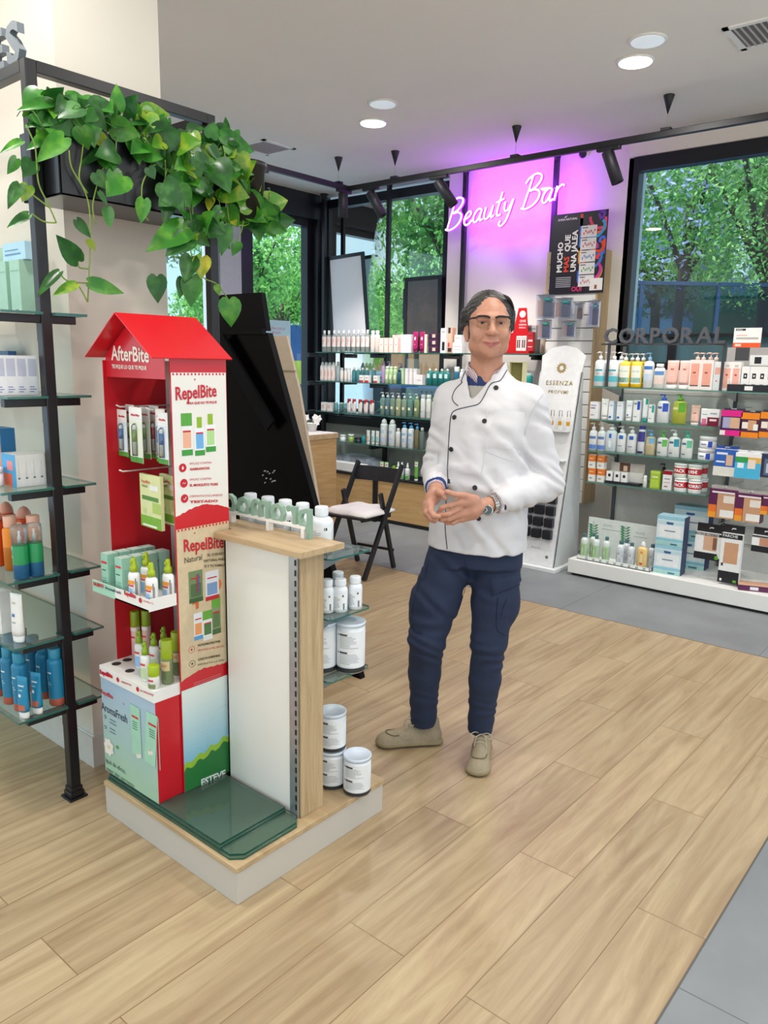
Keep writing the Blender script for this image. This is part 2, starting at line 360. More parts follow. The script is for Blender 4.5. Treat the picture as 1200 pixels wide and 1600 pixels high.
# track rail hung from the ceiling
TZ = 2.985; TX = 5.1; TY = 4.738
t = thing('track_rail', 'black suspended lighting track running round the corner under the ceiling', 'lighting track', (TX, TY, TZ))
a = MB(); a.box(-.018, .018, -6.5, .018, -.02, .02, BLACK, .003); a.build('rail', t)
a = MB(); a.box(-2.6, .018, -.018, .018, -.02, .02, BLACK, .003); a.build('rail', t)
for cx, cy in ((543, 243), (623, 238), (809, 198), (1045, 148)):
    p = atz(cx, cy, CEIL); q = (TX, p.y) if cx > 560 else (p.x, TY)
    c = MB(); c.lathe([(.002, -.11), (.034, -.004), (.034, 0)], BLACK, 20, c=(q[0]-TX, q[1]-TY, CEIL-TZ)); ca = c.build('ceiling_cone', t)
    c = MB(); c.tube([(q[0]-TX, q[1]-TY, .02), (q[0]-TX, q[1]-TY, CEIL-TZ-.1)], .0015, M('b0b0b0', .4), 6); c.build('cord', t)
    c = MB(); c.box(q[0]-TX-.024, q[0]-TX+.024, q[1]-TY-.03, q[1]-TY+.03, .018, .034, BLACK); c.build('clamp', t)
def spot(top, bot, onx, label, power=SPOT_W, target=None):
    top, bot = Vector(top), Vector(bot); d = (bot-top).normalized()
    t = thing('track_spotlight', label, 'spotlight', (top.x, top.y, TZ-.02)); o = Vector((top.x, top.y, TZ-.02))
    a = MB(); L = .09
    if onx: a.box(-.018, .018, -L, L*.8, -.022, 0, BLACK, .003)
    else: a.box(-L*.8, L, -.018, .018, -.022, 0, BLACK, .003)
    a.build('adapter', t)
    a = MB(); a.tube([(0, 0, -.02), top-o+Vector((0, 0, -.01))], .008, BLACK, 8); a.build('stem', t)
    q = d.to_track_quat('Z', 'Y').to_matrix().to_4x4(); xf = Matrix.Translation(top-o) @ q; Lb = (bot-top).length
    a = MB(); a.lathe([(.036, 0), (.040, .004), (.040, Lb), (.034, Lb), (.033, Lb-.02)], M('1d1b24', .5), 24, xf=xf); a.build('cylinder', t)
    if power:
        l = light('lamp_light', 'SPOT', tuple(bot+d*.01), power, (1, .97, .92), spot_size=math.radians(75), spot_blend=.8, shadow_soft_size=.03)
        if target is None: l.rotation_euler = d.to_track_quat('-Z', 'Y').to_euler()
        else: aim(l, target)
a1, a2 = atx(949, 236, TX), atx(962, 288, TX); spot((TX, a1.y, 2.94), (TX+.03, a2.y, 2.74), True, 'black cylinder spotlight on the track left of the large right window', target=(5.5, 1.9, 1.0))
a1, a2 = atx(684, 284, TX), atx(703, 323, TX); spot((TX, a1.y, 2.93), (TX+.05, a2.y, 2.75), True, 'black tilted cylinder spotlight just left of the neon sign', target=(5.8, 3.6, 1.3))
a1, a2 = atx(578, 304, TX), atx(593, 340, TX); spot((TX, a1.y, 2.93), (TX+.04, a2.y, 2.74), True, 'black tilted cylinder spotlight hanging right of the track corner', target=(5.8, 4.7, 1.2))
a1, a2 = aty(540, 302, TY), aty(540, 341, TY); spot((a1.x-.03, TY, 2.94), (a1.x-.03, TY, 2.75), False, 'black upright cylinder spotlight hanging at the track corner', target=(5.75, 5.2, 1.2))
a1, a2 = aty(404, 265, TY), aty(406, 312, TY); spot((a1.x, TY, 2.95), (a2.x, TY, 2.74), False, 'black upright cylinder spotlight above the counter beside the plants', target=(4.3, 4.9, 0.9))
# ---------------------------------------------------------------- neon sign: strokes drawn as bent tube
NEON = M('f8b4ff', .4, emit=NEON_E); NBACK = M('a818ff', .4, emit=2.6)
GL = {  # single-stroke script letters in a 1-high box: (advance, strokes)
 'B': (.80, [[(.12,.02),(.16,.30),(.22,.66),(.26,1.0)], [(.02,.84),(.14,.98),(.38,1.06),(.60,.97),(.62,.80),(.48,.64),(.26,.56),(.50,.55),(.68,.42),(.66,.20),(.48,.05),(.24,.0),(.04,.06)]]),
 'e': (.42, [[(.04,.22),(.20,.26),(.32,.36),(.28,.46),(.16,.44),(.08,.30),(.08,.12),(.18,.02),(.32,.04),(.42,.14)]]),
 'a': (.46, [[(.36,.40),(.24,.46),(.10,.36),(.05,.18),(.12,.04),(.24,.06),(.33,.22),(.37,.42)], [(.37,.42),(.34,.18),(.38,.04),(.48,.08)]]),
 'u': (.48, [[(.08,.44),(.06,.20),(.12,.05),(.24,.06),(.34,.22),(.38,.44)], [(.38,.44),(.36,.16),(.40,.04),(.50,.10)]]),
 't': (.36, [[(.20,.80),(.16,.50),(.13,.20),(.18,.04),(.32,.06)], [(.02,.50),(.18,.52),(.34,.56)]]),
 'y': (.48, [[(.06,.44),(.06,.24),(.14,.12),(.26,.18),(.36,.44)], [(.38,.46),(.32,.10),(.24,-.20),(.08,-.34),(-.04,-.28),(.0,-.16)]]),
 'r': (.36, [[(.08,.46),(.08,.24),(.08,.02)], [(.08,.26),(.16,.40),(.28,.46),(.36,.40)]]), ' ': (.26, [])}
def smooth(pts, n=6):
    P = [Vector(p) for p in pts]; out = []
    for i in range(len(P)-1):
        p0, p1, p2, p3 = P[max(i-1, 0)], P[i], P[i+1], P[min(i+2, len(P)-1)]
        for k in range(n):
            s_ = k/n; out.append(.5*((2*p1)+(p2-p0)*s_+(2*p0-5*p1+4*p2-p3)*s_*s_+(3*p1-p0-3*p2+p3)*s_**3))
    out.append(P[-1]); return out
NX = 5.66
A0, A1 = atx(694, 362, NX), atx(877, 311, NX)
t = thing('neon_sign', 'glowing violet neon script sign reading Beauty Bar on the poles', 'neon sign', (NX, A1.y, A1.z))
wd = sum(GL[c][0] for c in 'Beauty Bar'); U = (A1-A0)/wd; V = Vector((0, -.05, .235))
o = A0-Vector((NX, A1.y, A1.z)); u = 0
tb = MB(); tb2 = MB()
for ch in 'Beauty Bar':
    adv, strokes = GL[ch]
    for st in strokes:
        pts = [o+U*(u+p.x)+V*p.y for p in smooth([(a, b, 0) for a, b in st])]
        tb.tube(pts, .0075, NEON, 8); tb2.tube([p+Vector((.012, 0, 0)) for p in pts], .011, NBACK, 6)
    u += adv
tb.build('neon_tube', t); tb2.build('tube_backing', t)
ac = MB(); ac.add([o+U*(-.15)+V*(-.5)+X*.03, o+U*(wd+.1)+V*(-.3)+X*.03, o+U*(wd+.1)+V*1.25+X*.03, o+U*(-.15)+V*1.25+X*.03], [(0, 1, 2, 3)], glass('fdfbff', .5)); ac.build('acrylic_sheet', t)
light('neon_light', 'AREA', (NX+.10, (A0.y+A1.y)/2, (A0.z+A1.z)/2+.16), 13, (.40, .04, 1), (0, math.radians(-90), 0), shape='RECTANGLE', size=.3, size_y=1.0).parent = None
# ================================================================ FURNITURE
SHG = glass('d3e6df', 1.0, 0, .10); EDGE = M('2f6b60', .15, alpha=.9, var=0)
EDGEL = M('8fc4b8', .15, alpha=.7, var=0); LAM = M('c9c2b8', .5, var=0)
CABW = wood('oak_cabinet', 'b58e5c', 'd0ac78', (1.2, 1.2, 14), .5)
CABH = wood('oak_board', 'ab8f6c', 'cfb48c', (10, 1.0, 10), .45)
CABV = wood('oak_post', 'a98d69', 'cfb68f', (40, 40, 1.6), .5)
def pane_shelf(x0, x1, y0, y1, z, th=.008, edge=EDGE, chamf=0):
    """glass shelf whose top is z"""
    m = MB(); pts = [(x0, y0), (x1, y0), (x1, y1), (x0, y1)]
    if chamf: pts = [(x0+chamf, y0), (x1-chamf, y0), (x1, y0+chamf), (x1, y1-chamf), (x1-chamf, y1), (x0+chamf, y1), (x0, y1-chamf), (x0, y0+chamf)]
    n = len(pts); lo = [(a, b, z-th) for a, b in pts]; hi = [(a, b, z) for a, b in pts]
    m.add(hi, [tuple(range(n))], SHG)
    m.add(lo+hi, [(i, (i+1) % n, (i+1) % n+n, i+n) for i in range(n)], edge)
    return m
# ---- window shelving behind the man
t = thing('glass_shelving', 'tall glass shelving on black poles along the corner window', 'shelving unit', (5.93, 4.5, .45))
O_ = Vector((5.93, 4.5, .45)); BX = Matrix.Translation(-O_)
def part(mb, name, parent=None, off=None):
    of = off if off is not None else O_
    mb.v = [tuple(Vector(v)-of) for v in mb.v]; return mb.build(name, parent or t)
POLES = (5.845, 4.985, 4.115, 3.235); SH = (1.638, 1.350, 1.047, .755)
for y in POLES:
    m = MB(); m.box(5.912, 5.948, y-.018, y+.018, .452, CEIL-.001, BLACK); part(m, 'pole')
    m = MB(); m.lathe([(.022, CEIL-.05), (.03, CEIL-.012), (.046, CEIL-.008), (.046, CEIL-.001)], BLACK, 20, c=(5.93, y, 0)); part(m, 'flange')
    for z in SH:
        m = MB(); m.box(5.70, 5.912, y-.014, y+.014, z-.05, z-.0085, BLACK, .003); m.box(5.80, 5.86, y-.09, y+.09, z-.024, z-.0085, BLACK, .003); part(m, 'bracket')
SHE = ((5.70, 3.05), (5.70, 3.05), (5.70, 3.05), (5.44, 3.05))
for z in SH:
    for a, b in ((5.70, 4.42), (4.41, 3.12)):
        m = pane_shelf(5.66, 5.905, b, a, z); part(m, 'glass_shelf')
t = thing('oak_ledge', 'low oak fronted ledge with black top under the window shelving', 'cabinet', (5.7, 4.5, 0)); O_ = Vector((5.7, 4.5, 0))
m = MB(); m.box(5.69, 5.93, 3.22, 5.93, .04, .43, CABW); m.box(5.70, 5.93, 3.24, 5.93, 0, .04, BLACK); part(m, 'body')
m = MB(); m.box(5.675, 5.995, 3.21, 5.93, .431, .45, BLACK, .003); part(m, 'top')
PLZ = .45
# black bar across, behind the shelves
m = MB(); m.box(5.955, 5.998, 4.36, 5.92, .90, .99, FR); o = m.build('trim_4', kind='structure')
# ---- slatwall panel with wood sides
t = thing('slatwall_panel', 'white slatted wall panel with oak side edges behind the perfume stand', 'slatwall', (5.9, 2.96, .44)); O_ = Vector((5.9, 2.96, .44))
m = MB(); G = M('8f8f8c', .6)
m.box(5.83, 5.997, 2.762, 3.18, .44, 2.44, G)
z = .445
while z < 2.40:
    m.box(5.80, 5.83, 2.762, 3.18, z, z+.094, WHITE, .003); z += .1
part(m, 'slats')
for y0, y1 in ((2.745, 2.762), (3.18, 3.20)):
    m = MB(); m.box(5.795, 5.998, y0, y1, .44, 2.44, CABV); part(m, 'side_board')
# ---- right rack under CORPORAL
RX = 5.22; RF = 5.38; RB = 5.80; RS = (1.402, 1.163, .930, .697)
t = thing('display_rack', 'white and glass wall rack carrying grey CORPORAL lettering', 'shelving unit', (5.5, 1.8, 0)); O_ = Vector((5.5, 1.8, 0))
PAN = M('dad8d2', .6)
m = MB(); m.box(RB, RB+.03, 1.655, 2.52, .125, 1.53, PAN); part(m, 'back_panel')
m = MB(); m.box(RB, RB+.03, -.6, 1.645, .125, 1.66, M('c9c7c2', .6))
for k in range(10): m.box(RB-.012, RB, -.6, 1.645, .32+k*.13, .41+k*.13, M('c9c7c2', .6))
part(m, 'slat_panel')
m = MB(); m.box(RX, RB+.03, -.6, 2.565, .02, .125, WHITE, .004); part(m, 'base')
m = MB(); m.box(RX+.03, RB, -.6, 2.54, 0, .02, M('222222', .6)); part(m, 'toe_kick')
for y in (2.49, 1.65):
    m = MB(); m.box(RB-.022, RB, y-.012, y+.012, .125, 1.70, M('55585a', .5)); part(m, 'upright')
    for z in RS:
        m = MB(); m.add([(RF+.06, y-.004, z-.0085), (RB-.02, y-.004, z-.0085), (RB-.02, y-.004, z-.08), (RF+.06, y+.004, z-.0085), (RB-.02, y+.004, z-.0085), (RB-.02, y+.004, z-.08)], [(0, 1, 2), (3, 5, 4), (0, 3, 4, 1), (1, 4, 5, 2), (2, 5, 3, 0)], M('b9bcbd', .4)); part(m, 'bracket')
for i, z in enumerate(RS):
    m = pane_shelf(RF, RB-.024, 1.66 if i else .9, 2.545, z, edge=M('4f8a7e', .15, alpha=.9, var=0)); part(m, 'glass_shelf')
m = MB(); m.box(5.43, 5.455, 1.63, 2.52, 1.700, 1.712, M('3c3d42', .5)); part(m, 'letter_rail')
for y in (2.46, 1.655):
    m = MB(); m.box(5.432, 5.452, y-.008, y+.008, 1.403, 1.70, M('3c3d42', .5)); part(m, 'rail_post')
LG = M('4b4c52', .55)
word = 'CORPORAL'; ww = [text_geo(c, .022) for c in word]; adv = [g[3]-g[2] for g in ww]; k_ = (2.50-1.655)/(sum(adv)+.10*(len(word)-1)); yy = 2.50
for c, a in zip(word, adv):
    m = MB(); m.text(c, .150, (5.425, yy, 1.7125), -Y, Z, LG, bold=.022, ext=.022, fitw=a*k_); part(m, 'letter'); yy -= (a+.10)*k_
# ---- perfume stand
t = thing('perfume_stand', 'tall white leaning perfume stand with gold lettering by the slatwall', 'display stand', (5.35, 2.85, 0)); O_ = Vector((5.35, 2.85, 0))
PW = M('f4f4f6', .35)
def ess(s, h):  # s: 0..1 across, h: height, on the leaning face
    lean = .30*(h/1.7)
    return Vector((5.21+lean+.0, 3.02-(s*.34), h))
m = MB(); outl = []
for i in range(0, 15):
    h = 1.60*i/14; w0 = 0.10-.10*(h/1.6); outl.append((0, h, w0))
Lp = [ess(0.0, .03)]+[ess(0, h) for h in (.5, 1.0, 1.5)]+[ess(-.03, 1.62), ess(.2, 1.68), ess(.5, 1.70), ess(.8, 1.68), ess(1.05, 1.62)]+[ess(1, h) for h in (1.5, 1.0, .5)]+[ess(1.0, .03)]
n_ = len(Lp); m.add(Lp+[p+Vector((.012, 0, 0)) for p in Lp], [tuple(range(n_))[::-1], tuple(range(n_, 2*n_))]+[(i, (i+1) % n_, (i+1) % n_+n_, i+n_) for i in range(n_)], PW)
NU = -Y; NV = (ess(0, 1)-ess(0, 0)).normalized(); OFF = NU.cross(NV)*.002
GOLD = M('b79a4a', .35, .7)
m.text('ESSENZA', .048, ess(.5, 1.40)+OFF, NU, NV, GOLD, align='C', spacing=1.25, bold=.004); m.text('PROFVMI', .038, ess(.5, 1.335)+OFF, NU, NV, GOLD, align='C', spacing=1.15, bold=.004)
for k in range(12):
    a = k*math.pi/6; c = ess(.5, 1.53)+OFF; d1 = NU*math.cos(a)+NV*math.sin(a); d2 = NU*math.cos(a+.26)+NV*math.sin(a+.26); d3 = NU*math.cos(a-.26)+NV*math.sin(a-.26)
    m.add([c+d1*.014, c+d2*.03, c+d1*.045, c+d3*.03], [(0, 1, 2, 3)], GOLD)
part(m, 'front_board')
m = MB(); SD = M('dfe3e4', .4)
for s_ in (1.0, 0.0):
    p = [ess(s_, .03), ess(s_, 1.5), ess(s_, 1.5)+Vector((.03, 0, 0)), Vector((5.62, ess(s_, 0).y, .03))]; q = [v+Vector((0, .01, 0)) for v in p]
    m.add(p+q, [(0, 1, 2, 3), (7, 6, 5, 4), (0, 4, 5, 1), (1, 5, 6, 2), (2, 6, 7, 3), (3, 7, 4, 0)], SD)
part(m, 'side_panel')
m = MB(); m.box(5.16, 5.70, 2.64, 3.06, 0, .028, M('eceeee', .4), .003); part(m, 'base')
for r_, hh in enumerate((1.06, .84)):
    m = MB(); p = ess(.5, hh); m.box(p.x-.06, p.x-.002, 2.70, 3.0, hh-.006, hh, SD); part(m, 'tester_rack')
for r_ in range(5):
    for c_ in range(3):
        h = .24+r_*.09; p = ess(.22+.28*c_, h); m = MB(); m.box(p.x-.045, p.x-.004, p.y-.036, p.y+.036, h, h+.07, M('20222b', .3), .004); part(m, 'perfume_box')
m = MB(); p = ess(.5, .15); m.text('PROFVMI', .02, p+OFF, NU, NV, M('b9b4ad', .5), align='C'); m.lathe([(.012, 0), (.012, .004)], M('8a8d90', .3, .6), 16, xf=Matrix.Translation(ess(.8, .10)) @ Matrix.Rotation(-math.pi/2, 4, 'Y')); part(m, 'lower_print')
for k in range(5):
    p = ess(.1+.2*k, 1.13)
    b = MB(); b.box(-.018, .018, -.006, .006, 0, .105, M('f3f1ee', .3), .002); b.box(-.014, .014, -.0068, -.0062, .04, .07, M('e0a21e', .4)); b.tube([(-.012, 0, .105), (-.012, 0, .15), (.012, 0, .15), (.012, 0, .105)], .003, M('9b948a', .3, .8), 6)
    o = b.build('perfume_tester', None, (p.x-.03, p.y, 1.062), -math.pi/2)
    tag(o, 'white perfume tester card with gold square on the perfume stand', 'perfume tester', 'perfume testers on the stand')
# small cream display box on top of stand's left
t = thing('display_box', 'cream open box hanging at the upper left of the perfume stand', 'box', (5.17, 3.05, 1.38)); O_ = Vector((0, 0, 0))
c = MB(); CRM = M('e6dfae', .5)
for (a, b, cc, d, e_, f_) in ((-.05, .05, -.055, -.05, 0, .19), (-.05, .05, .05, .055, 0, .19), (-.05, .05, -.055, .055, 0, .006), (-.05, .05, -.055, .055, .184, .19), (.045, .05, -.05, .05, 0, .19)): c.box(a, b, cc, d, e_, f_, CRM)
c.box(-.0, .044, -.048, .048, .008, .182, M('8f8c55', .7)); c.build('shell', t, rotz=math.radians(12))
# ---- oak counter
t = thing('reception_counter', 'oak counter with white top behind the black folding chair', 'counter', (4.4, 4.8, 0)); O_ = Vector((4.4, 4.8, 0))
cr_ = atz(529, 676, .97); cx, cy = cr_.x, cr_.y
m = MB(); m.box(cx-1.15, cx-.012, cy+.012, cy+.62, 0, .925, CABW); part(m, 'body')
m = MB(); m.box(cx-1.16, cx, cy, cy+.63, .926, .967, CABH, .002); part(m, 'rim')
m = MB(); m.box(cx-1.155, cx-.004, cy+.004, cy+.626, .9675, .970, M('f0ece6', .35)); part(m, 'top')
# ---- folding chair
def chair():
    r1, r2 = Vector((4.46, 3.61, 0)), Vector((4.415, 4.0, 0)); Wd = (r2-r1).normalized(); D = Vector((-Wd.y, Wd.x, 0)); D = D if D.x < 0 else -D
    t = thing('folding_chair', 'black wooden folding chair with a white seat cushion by the counter', 'chair', tuple((r1+r2)/2+D*.2))
    O = (r1+r2)/2+D*.2; w = .40; B = M('1b1c22', .4)
    P = lambda a, d, z: Wd*a+D*d+Z*z
    for s_ in (-1, 1):
        m = MB(); m.bar(P(s_*w/2, .24, 0), P(s_*w/2, -.24, .79), .022, .038, B); m.build('back_rail', t)
        m = MB(); m.bar(P(s_*(w/2-.03), -.20, 0), P(s_*(w/2-.03), -.04, .62) if 0 else P(s_*(w/2-.03), .0, .60), .022, .034, B); m.build('leg', t)
        m = MB(); m.bar(P(s_*(w/2-.055), -.17, .415), P(s_*(w/2-.055), .20, .43), .018, .03, B); m.build('seat_rail', t)
    m = MB()
    for k in range(5): m.box(-.17, .17, -.19+k*.084, -.115+k*.084, 0, .014, B, .003)
    o = m.build('seat', t); o.location = (0, 0, .437); o.rotation_euler = (0, 0, math.atan2(Wd.y, Wd.x)); o.location = P(0, .02, .436)
    pts = [P(a*w/2*.98, -.222-.02*(1-abs(a)**2), 0) for a in (-1, -.5, 0, .5, 1)]
    m = MB(); vs = []; 
    for p in pts: vs += [p+Z*.655+D*.03, p+Z*.76-D*.01, p+Z*.76-D*.024, p+Z*.655+D*.016]
    fs = []
    for i in range(4):
        for k in range(4): a_, b_ = i*4+k, i*4+(k+1) % 4; fs.append((a_, b_, b_+4, a_+4))
    fs += [(0, 1, 2, 3), (16, 17, 18, 19)]; m.add(vs, fs, B); m.build('backrest', t)
    m = MB(); m.bar(P(-w/2+.03, -.195, .14), P(w/2-.03, -.195, .14), .012, .02, B); m.build('stretcher', t); m = MB(); m.bar(P(-w/2, .13, .18), P(w/2, .13, .18), .012, .02, B); m.build('stretcher', t)
    # cushion
    c = MB(); n = 12; vs = []; fs = []
    for j in range(n+1):
        for i in range(n+1):
            a, b = i/n*2-1, j/n*2-1; e1 = (1-abs(a)**6)*(1-abs(b)**6); vs.append(Vector((a*.20*(1-.04*b*b), b*.20*(1-.04*a*a), .012+.030*max(0, e1)**.5+.004*math.sin(7*a+3*b))))
    top = len(vs); vs += [Vector((v.x, v.y, 0)) for v in vs]
    for j in range(n):
        for i in range(n): k = j*(n+1)+i; fs.append((k, k+1, k+n+2, k+n+1)); fs.append((top+k, top+k+n+1, top+k+n+2, top+k+1))
    ed = [i for i in range(n+1)]+[(j+1)*(n+1)+n for j in range(n)]+[n*(n+1)+n-1-i for i in range(n)]+[(n-1-j)*(n+1) for j in range(n-1)]
    for i in range(len(ed)): a, b = ed[i], ed[(i+1) % len(ed)]; fs.append((a, top+a, top+b, b))
    c.add(vs, fs, M('f3eeec', .8, bump=.3), True)
    o = c.build('seat_cushion', None, tuple(O+P(0, .02, .451)), math.atan2(Wd.y, Wd.x)); tag(o, 'white flat cushion lying on the black folding chair seat', 'cushion')
chair()
m = MB(); m.box(5.655, 5.688, 4.86, 4.90, 0, .43, BLACK); o = m.build('support_post'); tag(o, 'black square support post in front of the oak ledge behind the chair', 'post')
# ---- black kiosk / leaning stand behind the red display
t = thing('folding_display_stand', 'tall black glossy leaning display stand behind the red kiosk', 'display stand', (2.72, 2.9, 0)); O_ = Vector((2.72, 2.9, 0))
KB = M('040408', .22, var=0); KM = M('0d0d11', .5, var=0)
for k_ in (KB, KM): k_.node_tree.nodes['Principled BSDF'].inputs['Specular IOR Level'].default_value = .12
K = lambda px_, py_: (atx(px_, py_, 2.7).y, atx(px_, py_, 2.7).z)
def yz_plate(pts, x, th, mat, side=None):
    m = MB(); m.plate((x, 0, 0), -Y, Z, [(-a, b) for a, b in pts], th, mat, side); return m
m = yz_plate([(3.75, 0.0), (2.40, 0.0), K(487, 775), K(418, 520), (3.46, 1.69)][::-1], 2.70, .035, KB); 
m = MB(); pl = [(3.75, 0.0), (2.40, 0.0), K(487, 775), K(418, 520), (3.46, 1.69)]; m.plate((2.70, 0, 0), -Y, Z, [(-a, b) for a, b in pl], .035, KB, KM); part(m, 'panel')
m = MB(); pl = [(3.44, 1.70), (K(419, 517)), K(410, 457), (3.47, 1.885)]; m.plate((2.69, 0, 0), -Y, Z, [(-a, b) for a, b in pl], .03, KM); part(m, 'top_flap')
m = MB(); a_, b_ = Vector((2.66, *K(352, 528))), Vector((2.66, *K(432, 665))); m.bar(a_, b_, .02, .075, KM, up=(0, 1, 0)); part(m, 'support_arm')
m = MB(); m.bar(Vector((2.675, 3.44, 1.695)), Vector((2.675, *K(418, 518))), .03, .03, KM); part(m, 'hinge')
m = MB(); rr = random.Random(4)
for k in range(14):
    q = atx(408+rr.random()*22, 735+rr.random()*22, 2.664); m.plate(q, -Y, Z, [(0, 0), (.012, .004), (.014, .01), (.003, .008)], 0, M('c8ccd6', .4))  # pale flecks painted on to stand for a reflection in the black panel
part(m, 'painted_reflection')
m = MB(); m.plate((3.6, 0, 0), -Y, Z, [(-4.3, 0), (-3.45, 0), (-3.78, 1.36), (-3.90, 1.71), (-4.15, 1.71)], .02, M('c9b8a2', .6)); m.box(3.592, 3.6, 3.80, 4.2, 1.48, 1.485, M('a99a86', .6))
o = m.build('fabric_board'); tag(o, 'beige fabric covered board standing behind the black leaning stand', 'board')
m = MB(); q = aty(413, 499, 5.93); q2 = aty(454, 541, 5.93); m.box(q.x, q2.x, 5.93, 5.934, q2.z, q.z, M('bfe4ee', .5))
m.text('SUEÑA CON LA', .03, (q.x+.06, 5.929, q.z-.09), X, Z, M('c8406a', .5)); m.text('BELLEZA', .03, (q.x+.10, 5.929, q.z-.13), X, Z, M('c8406a', .5))
o = m.build('paper_poster'); tag(o, 'pale blue poster with red lettering on the corner window', 'poster')
# ---- leaning framed panels in the window
def lean_panel(name, label, cat, pts, frame, face, x=5.965, th=.02, fw=.035):
    t = thing(name, label, cat, (x, sum(p[0] for p in pts)/4, pts[3][1])); o_ = Vector((x, sum(p[0] for p in pts)/4, pts[3][1]))
    c = (sum(p[0] for p in pts)/4, sum(p[1] for p in pts)/4)
    inn = [(p[0]+(fw if p[0] < c[0] else -fw), p[1]+(fw if p[1] < c[1] else -fw)) for p in pts]
    m = MB(); a = [Vector((x, *p))-o_ for p in pts]; b = [Vector((x, *p))-o_ for p in inn]; a2 = [v+X*th for v in a]; b2 = [v+X*th for v in b]
    fs = []
    for i in range(4): j = (i+1) % 4; fs += [(i, j, 4+j, 4+i), (8+i, 8+j, j, i), (4+i, 4+j, 12+j, 12+i)]
    m.add(a+b+a2+b2, fs, frame); m.build('frame', t)
    m = MB(); b3 = [v+X*.006 for v in b]; m.add(b3+[v+X*.008 for v in b3], [(0, 1, 2, 3), (4, 5, 6, 7)], face); m.build('panel', t)
lean_panel('poster_board', 'white poster board in a thin black frame leaning in the corner window', 'poster board', [(5.83, 2.60), (5.33, 2.62), (5.23, 1.66), (5.76, 1.66)], FR, M('f6f3f8', .6, var=0), x=5.955)
lean_panel('dark_mirror', 'small dark brown reflective panel in the window left of the white wall', 'panel', [(4.80, 2.34), (4.37, 2.345), (4.355, 1.66), (4.80, 1.66)], FR, M('3a2a26', .15, coat=.6, var=.4, scale=6), x=5.955)
# ---------------------------------------------------------------- central gondola
GX0, GX1, GY0, GY1 = 1.25, 1.905, 1.575, 2.285
t = thing('gondola_shelf', 'small oak and white gondola with glass shelves in the middle of the floor', 'display gondola', (1.58, 1.93, 0)); O_ = Vector((1.58, 1.93, 0))
m = MB(); m.box(GX0+.004, GX1-.004, GY0+.004, GY1, 0, .103, LAM, .002); part(m, 'plinth')
m = MB(); m.box(GX0, GX1, GY0, GY1, .1035, .121, wood('oak_deck', 'ab8e6a', 'd0b78f', (6, .8, 6), .45), .0015); part(m, 'deck')
WPN = M('efece4', .35, var=0)
m = MB(); m.box(1.543, 1.556, 1.6605, 1.972, .1215, .9855, WPN); m.box(1.578, 1.59, 1.972, 2.26, .1215, .9855, WPN); m.box(1.543, 1.59, 1.966, 1.972, .1215, .9855, WPN); part(m, 'white_panel'); m = MB(); m.box(1.634, 1.645, 1.6605, 2.26, .1215, .9855, WPN); part(m, 'white_panel')
m = MB(); m.box(1.546, 1.644, 1.618, 1.66, .1215, .985, CABV, .0015); part(m, 'oak_post')
m = MB(); m.box(1.5365, 1.5425, 1.625, 1.66, .1215, .975, M('b8bcc0', .3, .8))
for k in range(26): m.box(1.535, 1.5365, 1.628, 1.634, .15+k*.032, .168+k*.032, BLACK)
part(m, 'slot_rail')
m = MB(); m.add([(a, b, c) for c in (.986, 1.004) for a, b in ((1.505, 1.575), (1.69, 1.575), (1.69, 2.28), (1.578, 2.28), (1.578, 1.972), (1.505, 1.972))], [(5, 4, 3, 2, 1, 0), (6, 7, 8, 9, 10, 11)]+[(i, (i+1) % 6, (i+1) % 6+6, i+6) for i in range(6)], CABH); part(m, 'cap')
for z in (.952, .757, .550):
    m = pane_shelf(1.655, 1.85, 1.60, 2.24, z, .006, chamf=.012); part(m, 'glass_shelf')
    for y in (1.66, 2.2):
        m = MB(); m.add([(1.646, y-.004, z-.0065), (1.83, y-.004, z-.0065), (1.81, y-.004, z-.02), (1.646, y-.004, z-.055), (1.646, y+.004, z-.0065), (1.83, y+.004, z-.0065), (1.81, y+.004, z-.02), (1.646, y+.004, z-.055)], [(0, 1, 2, 3), (7, 6, 5, 4), (0, 4, 5, 1), (1, 5, 6, 2), (2, 6, 7, 3)], M('8d9194', .35, .5)); part(m, 'bracket')
# promoción letters: seen from behind, they read from the other side
t = thing('letter_sign', 'sage green freestanding word promoción seen from behind on the oak cap', 'lettering', (1.62, 1.9, 1.004)); O_ = Vector((1.62, 1.9, 1.004))
SAGE = M('8fae9b', .5)
word = 'promoción'; gs = [text_geo(c, .012) for c in word]; adv = [g[3]-g[2] for g in gs]; Y0 = atx(489, 830, 1.655).y; LEN = atx(357, 800, 1.655).y-Y0; k_ = LEN/(sum(adv[:6])+.07*5.3); yy = Y0
for c, a in zip(word, adv):
    m = MB(); m.text(c, .138, (1.655, yy, 1.036), Y, Z, SAGE, bold=.012, ext=.014, fitw=a*k_); part(m, 'letter'); yy += (a+.07)*k_
m = MB(); m.box(1.640, 1.656, Y0+.02, 2.24, 1.034, 1.043, WHITE)
for y in (Y0+.03, 1.87, 2.06): m.box(1.638, 1.658, y-.007, y+.007, 1.0045, 1.036, WHITE)
part(m, 'rail')
